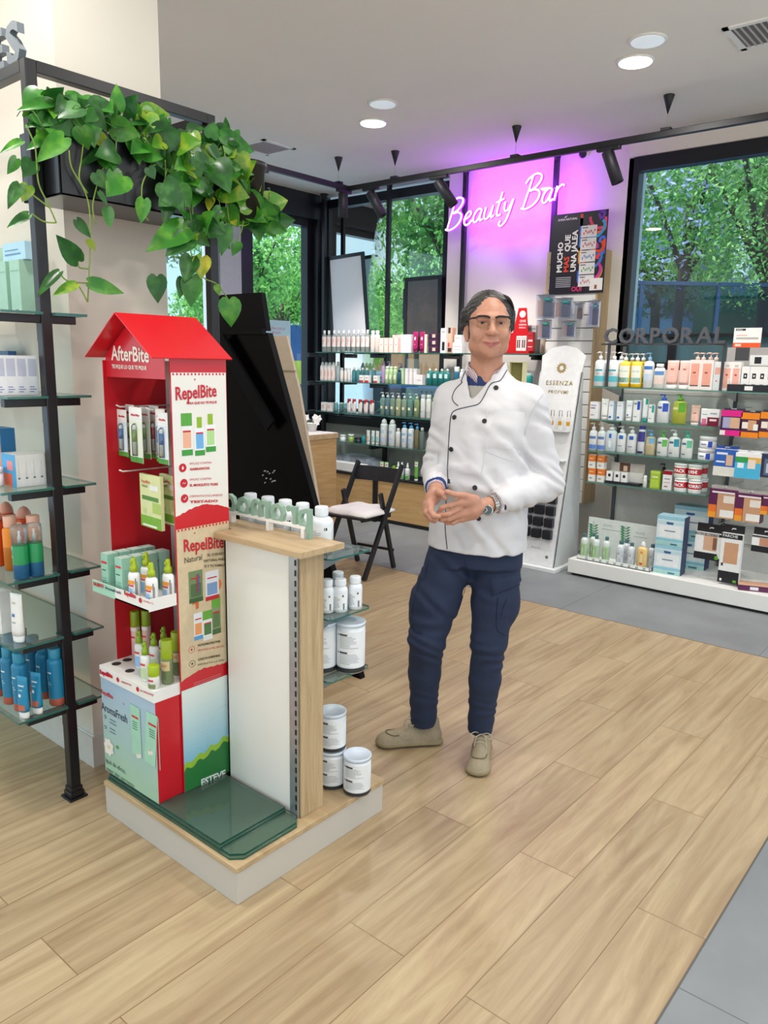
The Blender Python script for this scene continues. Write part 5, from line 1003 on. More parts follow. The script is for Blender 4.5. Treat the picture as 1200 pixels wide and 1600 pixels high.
gt = tubep(.14, .052, '8fc46a', 'f0f2ee', .12, ((-.8, .8, .62, .95, 'f2ece4'), (-.5, .5, .72, .8, 'd0555a')))
for p_, q_ in ((538, 'left'), (572, 'right')): row(PLZ, 5.76, [(W(p_), gt, 'gel_tube', 'green and white tube, %s of the pair on the black ledge' % q_, 'tube', 'green and white tube pair')])
row(PLZ, 5.76, [(W(625), bottle(.11, .03, 'a8c43a', 'dome', '8fae2a', neck=.7), 'gel_bottle', 'lime green bottle half hidden behind the chair back', 'bottle', None, .04)])
sg = bottle(.16, .024, 'f2f4f2', 'spray', 'f4f6f4', patches=((-60, 60, .05, .35, '58a850'), (-50, 50, .45, .5, '8fc48a')), neck=.45, caph=.3)
for p_ in (655, 682, 722): row(PLZ, 5.74, [(W(p_), sg, 'spray_bottle', 'white and green spray bottle in the trio on the black ledge', 'bottle', 'white and green spray bottle trio')])
row(PLZ, 5.74, [(W(785), tubep(.185, .045, '6fb050', 'f0f2ee', .12, ((-.8, .8, .7, .95, 'f4eeea'), (-.5, .5, .8, .86, 'd0555a'))), 'gel_tube', 'tall green tube alone on the ledge beside the man sleeve', 'tube')])
# slatwall blister packs
def blister(px0, px1, py0, py1, label, cols, X_=5.68):
    a = atx(px0, (py0+py1)/2, X_); b = atx(px1, (py0+py1)/2, X_); z1 = atx((px0+px1)/2, py0, X_).z; z0 = atx((px0+px1)/2, py1, X_).z; w = abs(a.y-b.y); h = z1-z0
    t = thing('blister_pack', label, 'package', (X_, (a.y+b.y)/2, z0), FW+.15)
    m = MB(); m.box(-w/2, w/2, 0, .002, 0, h, M('e3e4ea', .3)); m.box(-w/2, -w*.1, -.002, 0, h*.1, h*.8, M(cols[1], .4)); m.build('card', t)
    m = MB(); m.box(-w*.1, w*.4, -.03, -.002, h*.08, h*.7, M(cols[0], .3), .006); m.lathe([(w*.18, h*.7), (w*.28, h*.8), (w*.1, h*.9)], M(cols[2], .4), 10, c=(w*.15, -.016, 0)); m.build('product', t)
    m = MB(); m.box(-w/2, w/2, -.036, -.034, 0, h, glass('eef2fa', 1.2, .05, .06)); m.box(-w/2, w/2, -.036, 0, h-.004, h, glass('eef2fa', 1.2, .05, .2)); m.build('clear_shell', t)
    k = MB(); k.tube([(0, -.06, h+.006), (0, .10, h+.006)], .0025, STEEL, 6); o = k.build('peg_hook', None, (X_, (a.y+b.y)/2, z0), FW); tag(o, 'metal peg above the '+' '.join(label.split()[:11]), 'hook')
blister(841, 866, 461, 498, 'blue toothbrush style blister pack hanging at the upper left of the slatwall', ('3f78b4', 'e0b09c', '2f8a94'))
blister(869, 894, 466, 498, 'blue blister pack with teal bristles hanging on the slatwall centre', ('2f66b0', 'dca898', '2f9a9a'))
blister(898, 912, 474, 500, 'small dark red blister pack hanging on the slatwall', ('8a3a44', 'e4dcdc', 'd8d0d0'))
blister(921, 937, 470, 511, 'lilac and blue blister pack hanging at the right of the slatwall', ('4c4f9a', 'b8b0e0', '5fb0c0'), 5.66)
blister(841, 861, 500, 530, 'blue blister pack hanging lower left of the slatwall', ('2f66b4', 'dca898', '2f9a8a'))
blister(880, 899, 502, 527, 'blue blister pack hanging lower centre of the slatwall', ('3a6ab0', 'd8a898', '2f9a9a'))
# poster
t = thing('paper_poster', 'dark poster reading MUCHO MAS QUE UNA JALEA above the slatwall', 'poster', (5.79, 2.93, 2.40)); O_ = Vector((5.79, 2.93, 2.40)); PY0, PY1, PZ0, PZ1 = 3.165, 2.70, 2.105, 2.715
m = MB(); m.box(5.786, 5.792, PY1, PY0, PZ0, PZ1, M('171226', .35)); NX_ = 5.7855
cu_ = ['e8471c', '2f6fe0', 'd0309a', 'e8a01c', '1f9ad0', '6a2fb0', 'e03a6a', '3f6fe8', 'ea5a1c', 'c83090', '2f80d8', 'e8401c']
rr = random.Random(11)
for k, c_ in enumerate(cu_+cu_[::-1]):
    yc = (PY1+.035 if k % 2 else PY1+.190)+rr.uniform(-.03, .03); zc = PZ0+.10+rr.random()*.48; pts = []; a0 = rr.random()*6
    for j in range(9): a = a0+j*.5; pts.append((NX_-.0002*k, min(PY0-.252, max(PY1+.014, yc+.05*math.cos(a)+.01*j)), min(PZ1-.014, max(PZ0+.08, zc+.06*math.sin(a)))))
    vs = []
    for i, p in enumerate(pts):
        q = Vector(pts[min(i+1, 8)])-Vector(pts[max(i-1, 0)]); nrm = Vector((0, -q.z, q.y)); nrm = nrm.normalized()*.011 if nrm.length > 0 else Vector((0, .011, 0)); vs += [Vector(p)+nrm, Vector(p)-nrm]
    m.add(vs, [(2*i, 2*i+1, 2*i+3, 2*i+2) for i in range(8)], M(c_, .4))
tx_ = NX_-.004
for s_, y_, c_ in (('MUCHO', .105, WHITE), ('MAS', .165, M('e0452c', .4)), ('UNA JALEA', .225, WHITE)):
    m.text(s_, .062, (tx_, PY0-y_, PZ0+.17), Z, Y, c_, bold=.035)
m.text('QUE', .062, (tx_, PY0-.165, PZ0+.325), Z, Y, WHITE, bold=.035)
for k in range(6): m.box(tx_, tx_+.001, PY0-.19, PY0-.06, PZ0+.055+k*.014, PZ0+.061+k*.014, M('b9b6c0', .5))
m.text('SORIA NATURAL', .022, (tx_, PY0-.05, PZ1-.05), -Y, Z, WHITE, bold=.02); m.add([(tx_, PY0-.10, PZ1-.028), (tx_, PY0-.13, PZ1-.012), (tx_, PY0-.115, PZ1-.03)], [(0, 1, 2)], WHITE)
for k, c_ in enumerate(('c8384a', 'c8384a', '3f7ac0', '3f9a5a', 'c86a80')):
    z0 = PZ1-.19-k*.092; m.box(tx_-.002, tx_, PY0-.385, PY0-.255, z0, z0+.085, M('e6e2e0', .5)); m.box(tx_-.003, tx_-.002, PY0-.31, PY0-.265, z0+.066, z0+.074, M('6a6a70', .5))
    for j in range(7): yy_ = PY0-.275-j*.015; zz_ = z0+.018+.02*math.sin(j*1.3)**2; m.box(tx_-.003, tx_-.002, yy_-.008, yy_, zz_, zz_+.018, M(c_, .5))
m.box(tx_-.004, tx_-.003, PY1+.005, PY1+.11, PZ0+.02, PZ0+.11, M('eeeae6', .5)); m.box(tx_-.005, tx_-.004, PY1+.05, PY1+.07, PZ0+.03, PZ0+.06, M('9a4a3a', .5)); m.text('OUI', .05, (tx_, PY0-.20, PZ0+.02), -Y, Z, M('e03a7a', .4), bold=.03)
part(m, 'printed_sheet')
# ---------------------------------------------------------------- gondola goods
wb = bottle(.140, .0385, 'e9edf2', 'ribbed', 'eef1f5', patches=((-50, 75, .12, .70, 'f1f2f4'), (38, 50, .12, .36, '3b3f46'), (30, 46, .60, .68, '23262c')), lines_=(-40, 20, .15, .60, 9), neck=.48, sh=.78, caph=.2, seg=32)
S = .952; gx = 1.735
for p_, q_ in ((392, 'first from the left'), (419, 'second from the left'), (446, 'middle one'), (473, 'second from the right'), (502.5, 'nearest one')):
    put(wb, (gx, yat(p_, S+.05, gx), S+.0006), FW+.45, 'supplement_bottle', 'large white pill bottle with ribbed cap on the gondola top shelf, '+q_, 'bottle', 'large white pill bottles')
wsb = bottle(.108, .0235, 'eceff3', 'ribbed', 'f0f2f6', patches=((-50, 75, .12, .70, 'f2f3f5'), (38, 52, .12, .36, '3b3f46'), (30, 44, .60, .68, '23262c')), lines_=(-40, 20, .15, .60, 9), neck=.66, sh=.78, caph=.19, seg=28)
S = .757
for p_, xx, q_ in ((555, 1.80, 'rightmost'), (532, 1.745, 'front middle'), (528, 1.80, 'behind the front middle one'), (511, 1.71, 'half hidden by the oak post')):
    put(wsb, (xx, yat(p_, S+.05, xx), S+.0006), FW+.45, 'supplement_bottle', 'small white pill bottle on the second gondola shelf, '+q_, 'bottle', 'small white pill bottles')
def can(h, r):
    key = ('can', h, r)
    if key in PR: return PR[key]
    m = MB(); B = M('e4e7ec', .3, metal=0); BK = M('2e3034', .4)
    m.lathe([(r*.98, 0, STEEL), (r, .003, BK), (r, h*.11, B), (r, h-.012)], B, 40)
    wrap_patch(m, r, r, -62, 70, h*.14, h*.84, M('eff0f2', .4), 14)
    for bx in (h*.80, h*.44): wrap_patch(m, r, r, -34, 0, bx-.006, bx, M('4a4d52', .5), 4, .0012); wrap_patch(m, r, r, -44, -40, bx-.008, bx-.002, M('23262c', .5), 1, .0012)
    lines(m, r, r, -34, 52, h*.50, h*.76, 8, '9a9da2', 3); lines(m, r, r, -34, 52, h*.18, h*.40, 7, '9a9da2', 5); wrap_patch(m, r, r, -64, -62, h*.12, h*.9, M('3a3d42', .5), 1, .0012)
    k = MB(); k.lathe([(r*1.02, h-.012), (r*1.03, h-.002), (r*.99, h), (r*.95, h-.0015), (r*.1, h-.002)], M('dbe6f2', .3), 40)
    PR[key] = [('can', m.mesh('can')), ('lid', k.mesh('lid'))]; return PR[key]
cp = can(.168, .0475); cs = can(.135, .0465)
S = .550
put(cp, (1.785, yat(548, S+.08, 1.785), S+.0006), FW+.5, 'powder_can', 'large white supplement can with black base on the third gondola shelf', 'can')
put(cp, (1.72, yat(503, S+.08, 1.72), S+.0006), FW+.5, 'powder_can', 'large white can half hidden by the oak post on the third gondola shelf', 'can')
put(cs, (1.785, yat(558, .18, 1.785), .1225), FW+.4, 'powder_can', 'short white can with pale blue lid standing alone on the oak deck', 'can')
yy_ = yat(519, .18, 1.76)
put(cs, (1.76, yy_, .1225), FW+.4, 'powder_can', 'short white can, lower one of the stack beside the oak post', 'can', 'stacked short cans'); put(cs, (1.76, yy_, .259), FW+.45, 'powder_can', 'short white can, upper one of the stack beside the oak post', 'can', 'stacked short cans')
# ---------------------------------------------------------------- left frame shelves goods
gL = lambda px_, z, x_: max(2.455, yat(px_, z, x_))
wbx2 = boxp(.036, .085, .125, 'eef0f4', ((.12, .88, .48, .92, 'c3c9dc'), (.15, .6, .20, .22, '7078b0'), (.15, .75, .14, .16, '7078b0'), (.15, .55, .08, .10, '7078b0')), top='f4f4f4')
for p_, q_ in ((51.5, 'nearest the post'), (35, 'second from the post'), (18, 'third from the post'), (1, 'cut by the left edge')):
    put(wbx2, (xat(p_, 1.48, 2.50), 2.543, 1.4246), 0, 'medicine_box', 'slim white and lavender box on the second highest left shelf, '+q_, 'carton', 'slim white and lavender boxes')
put(boxp(.20, .03, .14, '2a5a8c', ((.0, 1, .5, 1, '24466a'), (.3, .6, .2, .6, '3f8a7a'))), (1.08, gL(-14, 1.5, 1.05)+.02, 1.55), FW, 'picture_card', 'dark blue picture card hanging high at the left edge', 'card').location = (1.335, gL(-2, 1.62, 1.335), 1.4252)
wsx = boxp(.0255, .10, .105, 'efeeea', ((.2, .5, .25, .30, '6a6a70'), (.3, .4, .3, .8, 'd8d6d2')), sidep=((0, 1, .0, 1, '3fa0d8'), (.3, .9, .0, .4, 'd8603a'), (.2, .6, .5, .8, 'e88a8a')), top='f2f1ee')
for i, (p_, q_) in enumerate(((29, 'showing its blue picture side'), (41, 'second'), (53, 'third'), (64.5, 'fourth'), (75, 'behind the black post'))):
    put(wsx, (xat(p_, 1.17, 2.49)+.006, 2.541, 1.1297), 0, 'medicine_box', 'slim white carton in the row on the third left shelf, '+q_, 'carton', 'slim white cartons on third left shelf')
t = put(boxp(.09, .05, .175, '2f74a8', ((0, 1, .0, .5, '7fb4d0'), (.3, .95, .05, .8, 'e88a2c'), (.1, .5, .85, .95, 'f0e4d8'), (.35, .6, .4, .6, 'f4b878'))), (1.19, gL(13, 1.22, 1.19)+.04, 1.1297), FW, 'sunscreen_box', 'blue and orange carton standing behind the slim white cartons', 'carton')
put(jarp(.06, .022, 'f0efec', 'f2f2f0'), (1.095, gL(-7, 1.2, 1.095), 1.1297), FW, 'cream_jar', 'small white jar next to the blue and orange carton', 'jar')
t1 = bottle(.175, .0245, '1f8a4c', 'mist', 'e0e4ea', bands=((.0, .42, '175a86'), (.42, .98, '1f8f52')), txt=(('AQUA', .010, -30, .86, 'dfe8e0'), ('PROTECT', .008, -30, .62, 'dfe8e0')), neck=.5, sh=.93, caph=.33, seg=28)
S = .8386
put(t1, (1.10, gL(33.5, S+.08, 1.10), S), FW, 'sun_mist_bottle', 'green over blue sun mist bottle farther from the post', 'bottle', 'green and blue sun mists'); put(t1, (1.148, gL(67, S+.08, 1.148), S), FW, 'sun_mist_bottle', 'green over blue sun mist bottle right beside the post', 'bottle', 'green and blue sun mists')
om = bottle(.185, .026, 'e0881c', 'flip', 'f0b49c', bands=((.0, .55, 'c4701c'), (.55, .98, 'ee8a1a')), patches=((-60, -20, .7, .85, 'f6e4d4'),), neck=.75, capr=.8, sh=.9, caph=.2, seg=24)
oo = bottle(.20, .032, 'ee5a1c', 'dome', 'e8a48c', patches=((-50, 50, .86, .94, 'f4d8c8'), (-60, 60, .4, .42, 'c8440c')), neck=.72, capr=.78, sh=.9, caph=.2, seg=24)
for pr_, p_, xx, q_ in ((om, 18, 1.13, 'amber orange bottle behind the farther sun mist'), (om, 54, 1.19, 'amber orange bottle between the two sun mists'), (oo, -6, 1.12, 'bright orange bottle cut by the left edge of the view'), (oo, 12, 1.20, 'bright orange bottle with pale cap in the back row'), (oo, 40, 1.205, 'bright orange bottle with pale cap behind the amber ones')):
    put(pr_, (xx, gL(p_, S+.08, xx), S), FW, 'sunscreen_bottle', q_, 'bottle')
S = .6176
put(tubep(.165, .052, 'f0eeea', 'f2f2f0', .14, ((-.5, .0, .45, .52, '3f6fc0'), (-.5, .1, .75, .8, 'c9b8a8'), (-.5, .2, .3, .33, '9aa0b0'))), (1.09, gL(28, S+.06, 1.09), S), FW+.3, 'cream_tube', 'white cream tube standing at the front of the fifth left shelf', 'tube')
put(boxp(.05, .045, .15, 'efedea', ((0, .3, .6, .9, '7a2a4c'), (.1, .8, .3, .34, 'b9b4b0'))), (1.10, gL(5, S+.06, 1.10), S), FW+.1, 'cream_box', 'white and maroon carton left of the white cream tube', 'carton')
S = .3626
sc_ = bottle(.205, .0265, '1f7fa8', 'flip', '2f8fb0', bands=((.0, .16, 'b8604c'),), patches=((-40, 25, .70, .73, 'dcecf0'), (-40, 10, .50, .515, 'bcdce4'), (-35, 20, .46, .475, 'bcdce4'), (-40, 0, .40, .41, 'bcdce4')), txt=(('50', .02, -25, .56, '9fd0dc'),), neck=.72, capr=.76, sh=.9, caph=.17, seg=24)
st_ = tubep(.145, .044, '1f86b0', 'ece8e2', .16, ((-.6, .5, .72, .76, 'cfe6ee'), (-.5, .0, .42, .5, 'f0f4f4'), (-.7, .7, .04, .2, 'c06a58'), (-.5, .3, .60, .63, '9fd0dc')))
for p_, xx, q_ in ((33, 1.10, 'front row nearest the tubes'), (16, 1.10, 'front row next to it'), (-3, 1.10, 'front row cut by the left edge'), (70, 1.20, 'back row beside the post'), (54, 1.205, 'back row middle'), (36, 1.21, 'back row third from the post'), (88, 1.20, 'back row hidden by the post'), (18, 1.21, 'back row far left')):
    put(sc_, (xx, gL(p_, S+.08, xx), S), FW+.1, 'sunscreen_can', 'blue sunscreen spray on the bottom left shelf, '+q_, 'can', 'blue sunscreen sprays')
for p_, xx, q_ in ((50, 1.075, 'nearer the shelf corner'), (76, 1.12, 'nearer the post')): put(st_, (xx, gL(p_, S+.06, xx), S), FW+.35, 'sunscreen_tube', 'blue sunscreen tube with white cap on the bottom left shelf, '+q_, 'tube', 'blue sunscreen tubes')
S = 1.6856
gbx = boxp(.075, .06, .19, '9cc4b0', ((.05, .95, .02, .12, 'b8d4c4'), (.4, .7, .05, .12, '5a5a5a'), (.1, .9, .8, .82, '7fae98')))
for p_, q_ in ((17, 'left'), (38, 'right')): put(gbx, (1.335, gL(p_, S+.08, 1.335), S), FW, 'infusion_box', 'pale green tall carton, %s of the pair behind glass on the top left shelf' % q_, 'carton', 'pale green tall cartons')
put(boxp(.17, .03, .06, 'a8cfe0', ((.1, .8, .3, .4, '5a8ab0'), (.1, .7, .55, .62, '5a8ab0'))), (1.335, gL(28, S+.22, 1.335), S+.191), FW, 'leaflet_pack', 'flat blue leaflet pack lying on the pale green cartons', 'leaflets')
put(boxp(.06, .05, .25, 'bfe0cc', ((.2, .8, .2, .5, 'd8f0e0'), (.3, .6, .55, .6, 'd85a4a'), (.1, .5, .7, .74, '7fae98'))), (1.335, gL(-5, S+.1, 1.335), S), FW, 'infusion_box', 'mint green tall carton cut by the left edge on the top left shelf', 'carton')
# ================================================================ RED CARDBOARD KIOSK
KX0, KX1, KY0, KY1 = 1.270, 1.570, 1.981, 2.303
t = thing('cardboard_kiosk', 'red house shaped cardboard kiosk with insect repellent standing on the gondola deck', 'display stand', (1.42, 2.14, DECK)); O_ = Vector((1.42, 2.14, DECK)); KT = t
CR_ = M('cf1626', .28, coat=.25, var=.0); CRI = M('c2101f', .45, var=.0); CARD = M('cfcbc6', .6, var=0)
m = MB(); m.box(KX0, KX1-.006, KY0+.004, KY1-.001, DECK+.0005, .492, CR_, .001); 
# printed front: pale blue-green art
def fq(m, px0, py0, px1, py1, mat, e=.0004):
    a = atx(px0, py0, KX0); b = atx(px1, py1, KX0); m.add([(KX0-e, a.y, b.z), (KX0-e, b.y, b.z), (KX0-e, b.y, a.z), (KX0-e, a.y, a.z)], [(0, 1, 2, 3)], mat)
def grad(name, c1, c2, z0, z1, extra=None):
    if name in MATS: return MATS[name]
    g = bpy.data.materials.new(name); g.use_nodes = True; tt = g.node_tree; b = tt.nodes['Principled BSDF']; b.inputs['Roughness'].default_value = .35
    cd = tt.nodes.new('ShaderNodeTexCoord'); sp = tt.nodes.new('ShaderNodeSeparateXYZ'); mr = tt.nodes.new('ShaderNodeMapRange'); mr.inputs[1].default_value = z0; mr.inputs[2].default_value = z1
    r = tt.nodes.new('ShaderNodeValToRGB'); r.color_ramp.elements[0].color = (*lin(c1), 1); r.color_ramp.elements[1].color = (*lin(c2), 1)
    tt.links.new(cd.outputs['Object'], sp.inputs[0]); tt.links.new(sp.outputs['Z'], mr.inputs[0]); tt.links.new(mr.outputs[0], r.inputs[0]); tt.links.new(r.outputs[0], b.inputs['Base Color']); MATS[name] = g; return g
ART = grad('printed_art', 'a3c9ae', 'a9c3da', 0.02, .32)
m.box(KX0-.0012, KX0, KY0+.004, KY1-.001, DECK+.0005, .492, ART)
fx = KX0-.0020
FP = lambda px_, py_: atx(px_+1.5, py_, fx)
def ftext(m, s, px0, py0, px1, size, mat, bold=.03, slope=None):
    a = FP(px0, py0); b = FP(px1, py0+(px1-px0)*.36); m.text(s, size, (fx, a.y, a.z), -Y, Z, mat, bold=bold, fitw=abs(a.y-b.y))
NAVY = M('1c2b45', .4); RDI = M('d01f2e', .4); GRNT = M('2f4f3c', .5)
ftext(m, 'RepelBite', 157, 1083, 175, .022, RDI, .02); ftext(m, 'AromaFresh', 157, 1108, 197, .040, NAVY, .012)
for k, (p_, q_, w_) in enumerate(((170, 1124, 22), (170, 1129, 24), (170, 1138, 20), (170, 1143, 22))):
    a = FP(p_, q_); m.box(fx-.0003, fx, a.y-w_*.0017, a.y, a.z, a.z+.003, M('5c7086', .5))
for (p_, q_) in ((163, 1120), (163, 1136)): a = FP(p_, q_); m.tube([(fx, a.y+.006*math.cos(k*.7), a.z+.006*math.sin(k*.7)) for k in range(9)], .0007, NAVY, 4)
MINT = M('a5d8bf', .4); MINT2 = M('8ccbae', .4)
for (p0, y0, p1, y1, w_) in ((209, 1103, 213, 1180, 8), (236, 1115, 233, 1194, 9)):
    a = FP(p0, y0); b = FP(p1, y1); hw = w_*.0034; m.box(fx-.0006, fx, a.y-hw-.004, a.y-hw, b.z, a.z-.004, M('8fb4a8', .5)); m.add([(fx-.001, a.y+hw, a.z), (fx-.001, b.y+hw, b.z), (fx-.001, b.y-hw, b.z), (fx-.001, a.y-hw, a.z)], [(0, 1, 2, 3)], MINT)
    m.add([(fx-.0014, a.y+hw*.7, a.z-.035), (fx-.0014, a.y+hw*.7, a.z-.042), (fx-.0014, a.y-hw*.7, a.z-.042), (fx-.0014, a.y-hw*.7, a.z-.035)], [(0, 1, 2, 3)], RDI)
    for k in range(4): m.add([(fx-.0014, a.y+hw*.6, a.z-.055-k*.008), (fx-.0014, a.y+hw*.6, a.z-.058-k*.008), (fx-.0014, a.y-hw*.4, a.z-.058-k*.008), (fx-.0014, a.y-hw*.4, a.z-.055-k*.008)], [(0, 1, 2, 3)], M('4a7a66', .5))
rr = random.Random(5)
def flower(m, c, r, n, mat, core):
    for k in range(n):
        a = k*2*math.pi/n; d = Vector((0, math.cos(a), math.sin(a)))*r; p_ = Vector((0, -math.sin(a), math.cos(a)))*r*.42; cc = Vector(c)+Vector((-.0003*(k+1), 0, 0)); m.add([cc, cc+d*.6+p_, cc+d, cc+d*.6-p_], [(0, 1, 2, 3)], mat)
    m.add([Vector(c)+Vector((-.003, r*.2*math.cos(q), r*.2*math.sin(q))) for q in (0, 1.05, 2.1, 3.14, 4.2, 5.2)], [(0, 1, 2, 3, 4, 5)], core)
flower(m, FP(169, 1167), .034, 7, M('f1ebe4', .5), M('e8d89a', .5)); flower(m, FP(215, 1177), .020, 5, M('f1ebe4', .5), M('e8d89a', .5)); flower(m, FP(233, 1172), .020, 5, M('f1ebe4', .5), M('e8d89a', .5))
a = FP(179, 1166); m.add([a, a+Vector((0, -.012, .008)), a+Vector((0, -.022, 0)), a+Vector((0, -.012, -.008))], [(0, 1, 2, 3)], M('4f9a4a', .5))
ftext(m, 'Igual de eficaz,', 164, 1190, 194, .024, GRNT, .0); ftext(m, 'mejor olor que nunca.', 165, 1203, 208, .022, GRNT, .0)
a = FP(190, 1097); m.add([a, a+Vector((0, -.006, -.008)), a+Vector((0, -.01, -.006))], [(0, 1, 2)], NAVY)
part(m, 'base_box')
# shaped side panels
def side(y, x0, z1, name, print_=False):
    m = MB(); m.box(x0, KX1, y-.0015, y+.0015, DECK if print_ else .492, z1, CR_ if print_ else CRI)
    return m
m = side(KY0, 1.362, 1.550, 'side_panel', True)
sy_ = KY0-.0019; SP = lambda px_, py_, e=0: (lambda v: Vector((v.x, sy_-e, v.z)))(aty(px_, py_, sy_))
def poly(m, pts, mat, e): m.add([SP(a, b, e) for a, b in pts], [tuple(range(len(pts)))], mat)
def stext(m, s, px0, py0, px1, py1, size, mat, e=.0025, bold=.03, align='L'):
    a, b = SP(px0, py0, e), SP(px1, py1, e); m.text(s, size, a, (b-a), Z, mat, bold=bold, fitw=(b-a).length)
WPR = M('efeae2', .25, coat=.3, var=0)
x_l, x_r = 1.3645, 1.5675
def band(m, pts_top, pts_bot, mat, e):
    n = len(pts_top); v = [(x, sy_-e, z) for x, z in pts_top]+[(x, sy_-e, z) for x, z in pts_bot]
    m.add(v, [(n+i, n+i+1, i+1, i) for i in range(n-1)], mat)
rr = random.Random(9); N_ = 24; xs = [x_l+(x_r-x_l)*i/N_ for i in range(N_+1)]
wav = [1.082+.016*math.sin((i/N_-.15)*4.2)+rr.uniform(-.002, .002) for i in range(N_+1)]
band(m, [(x, 1.508) for x in xs], list(zip(xs, wav)), WPR, .0008)
wv2 = [.562+.010*math.sin(i/N_*5)-.028*(1-i/N_)+rr.uniform(-.002, .002) for i in range(N_+1)]
TAN = M('d8c3a0', .45, var=.06, scale=50)
band(m, [(x, 1.032) for x in xs], list(zip(xs, wv2)), TAN, .0008)
for i in range(15):
    x = x_l+.008+i*.0132; m.box(x-.0028, x+.0028, sy_-.0012, sy_-.001, 1.500, 1.5065, DRED)
    m.box(x-.0028, x+.0028, sy_-.0012, sy_-.001, 1.0245, 1.031, DRED)
for (p_, q_) in ((304, 593), (304, 833)):
    c = SP(p_, q_, .001); m.add([c+Vector((.003*math.cos(k), 0, .003*math.sin(k))) for k in (0, 1.2, 2.5, 3.8, 5)], [(0, 1, 2, 3, 4)], M('a02a30', .4))
RT = M('c8172a', .35)
stext(m, 'RepelBite', 274, 625, 338, 619, .055, RT, bold=.022); stext(m, 'PARA QUE NO TE PIQUE', 291, 632, 338, 630, .0105, RT)
# three printed bottles
def pbot(m, px0, px1, py0, py1, cap, body, lab, foot, capf=.28, e=.0012):
    a = SP(px0, py0, e); b = SP(px1, py1, e); x0, x1, z1, z0 = a.x, b.x, a.z, b.z; h = z1-z0
    def r(u0, u1, v0, v1, c_, k): m.box(x0+(x1-x0)*u0, x0+(x1-x0)*u1, sy_-e-.0002-k*.0002, sy_-e, z0+h*v0, z0+h*v1, M(c_, .35, var=0))
    if cap:
        r(0 if capf > .25 and cap[1] else .25, 1 if cap[1] else .75, 1-capf, 1, cap[0], 0)
    r(0, 1, 0, 1-capf, body, 0); r(.12, .88, .18, .58, lab, 1); r(0, 1, 0, .14, foot, 2); r(.15, .85, .62*(1-capf)+.12, .62*(1-capf)+.16, 'c8172a', 3)
pbot(m, 282, 301, 646, 711, ('5aa63c', True), 'efeeea', 'f0b494', '3f9a3c', .30)
pbot(m, 303, 320, 652, 711, ('8fb820', False), 'f2f3f4', '6fb0e4', '3f9a3c', .28); pbot(m, 320, 337, 647, 705, ('8fb820', False), 'f2f3f4', 'b4dc94', '3f9a3c', .28)
for (p_, q_, s1, s2, y_) in ((285, 731, 'EFICAZ CONTRA', 'GARRAPATAS', 723), (287, 755, 'EFICAZ CONTRA', 'EL MOSQUITO TIGRE', 748), (288, 779, 'DERMATOLÓGICAMENTE', 'TESTADO', 774)):
    c = SP(p_, q_, .0015); m.lathe([(.0135, 0), (.0135, .0004)], RT, 24, xf=Matrix.Translation(c) @ Matrix.Rotation(math.pi/2, 4, 'X'))
    stext(m, s1, 296, y_+3, 330 if p_ < 288 else 347, y_+1, .0095, RT, bold=.0); stext(m, s2, 296, y_+12, 327 if p_ < 287 else 340, y_+10, .0105, RT, bold=.04)
c = SP(285, 731, .0022); m.add([c+Vector(v) for v in ((0, 0, .007), (-.004, 0, -.001), (-.002, 0, -.005), (.002, 0, -.005), (.004, 0, -.001))], [(0, 1, 2, 3, 4)], WPR)
c = SP(287, 755, .0022); m.tube([c+Vector((-.006, 0, -.001)), c+Vector((-.002, 0, .002)), c+Vector((.002, 0, -.002)), c+Vector((.006, 0, .001))], .0009, WPR, 4)
c = SP(288, 779, .0022); m.tube([c+Vector((-.005, 0, .0)), c+Vector((-.001, 0, -.004)), c+Vector((.006, 0, .005))], .0012, WPR, 4)
# second sheet
stext(m, 'RepelBite', 287, 862, 349, 855, .055, RT, bold=.022); stext(m, 'Natural', 288, 880, 315, 874, .026, M('2f3a2c', .5), bold=.0)
BRN = M('54482f', .5)
for s_, a_, b_, y_ in (('EL CUIDADO', 324, 351, 869), ('NATURAL PARA', 318, 352, 878), ('TI Y TU FAMILIA', 318, 352, 887)): stext(m, s_, a_, y_, b_, y_-3, .0115, BRN, bold=.02)
pbot(m, 294, 317, 893, 938, None, '6f8a5c', '4f6c44', '3a5c34', 0.02); pbot(m, 320, 342, 893, 934, None, 'e6e8ee', '7fa0cc', 'c8202e', 0.02)
c = SP(337, 914, .0012); ro = [c+Vector((r_*math.cos(k*.4), 0, r_*math.sin(k*.4))) for k in range(16) for r_ in (.023, .012)]; m.add(ro, [(2*k, 2*k+1, (2*k+3) % 32, (2*k+2) % 32) for k in range(16)], M('e8762a', .35))
a = SP(303, 898, .0026); m.box(a.x+.008, a.x+.012, a.y-.0003, a.y, a.z-.06, a.z, M('c8303a', .4)); m.box(a.x+.013, a.x+.017, a.y-.0003, a.y, a.z-.06, a.z, M('3a5ab0', .4))
pbot(m, 302, 317, 957, 997, None, 'eceef2', 'f0a060', '5aa0dc', .05); a = SP(300, 938, .0014); m.add([a, a+Vector((.024, 0, .002)), a+Vector((.024, 0, -.03)), a+Vector((.014, 0, -.034)), a+Vector((.012, 0, -.014)), a+Vector((0, 0, -.016))], [(0, 5, 4, 3, 2, 1)], M('d8682a', .4))
pbot(m, 316, 332, 956, 997, ('6aaa3c', True), 'f0f0ec', '4f7a44', 'e8e8e4', .30); pbot(m, 330, 345, 933, 988, ('6aaa3c', True), '8a9c72', '5f7c4c', '4c6a3c', .30)
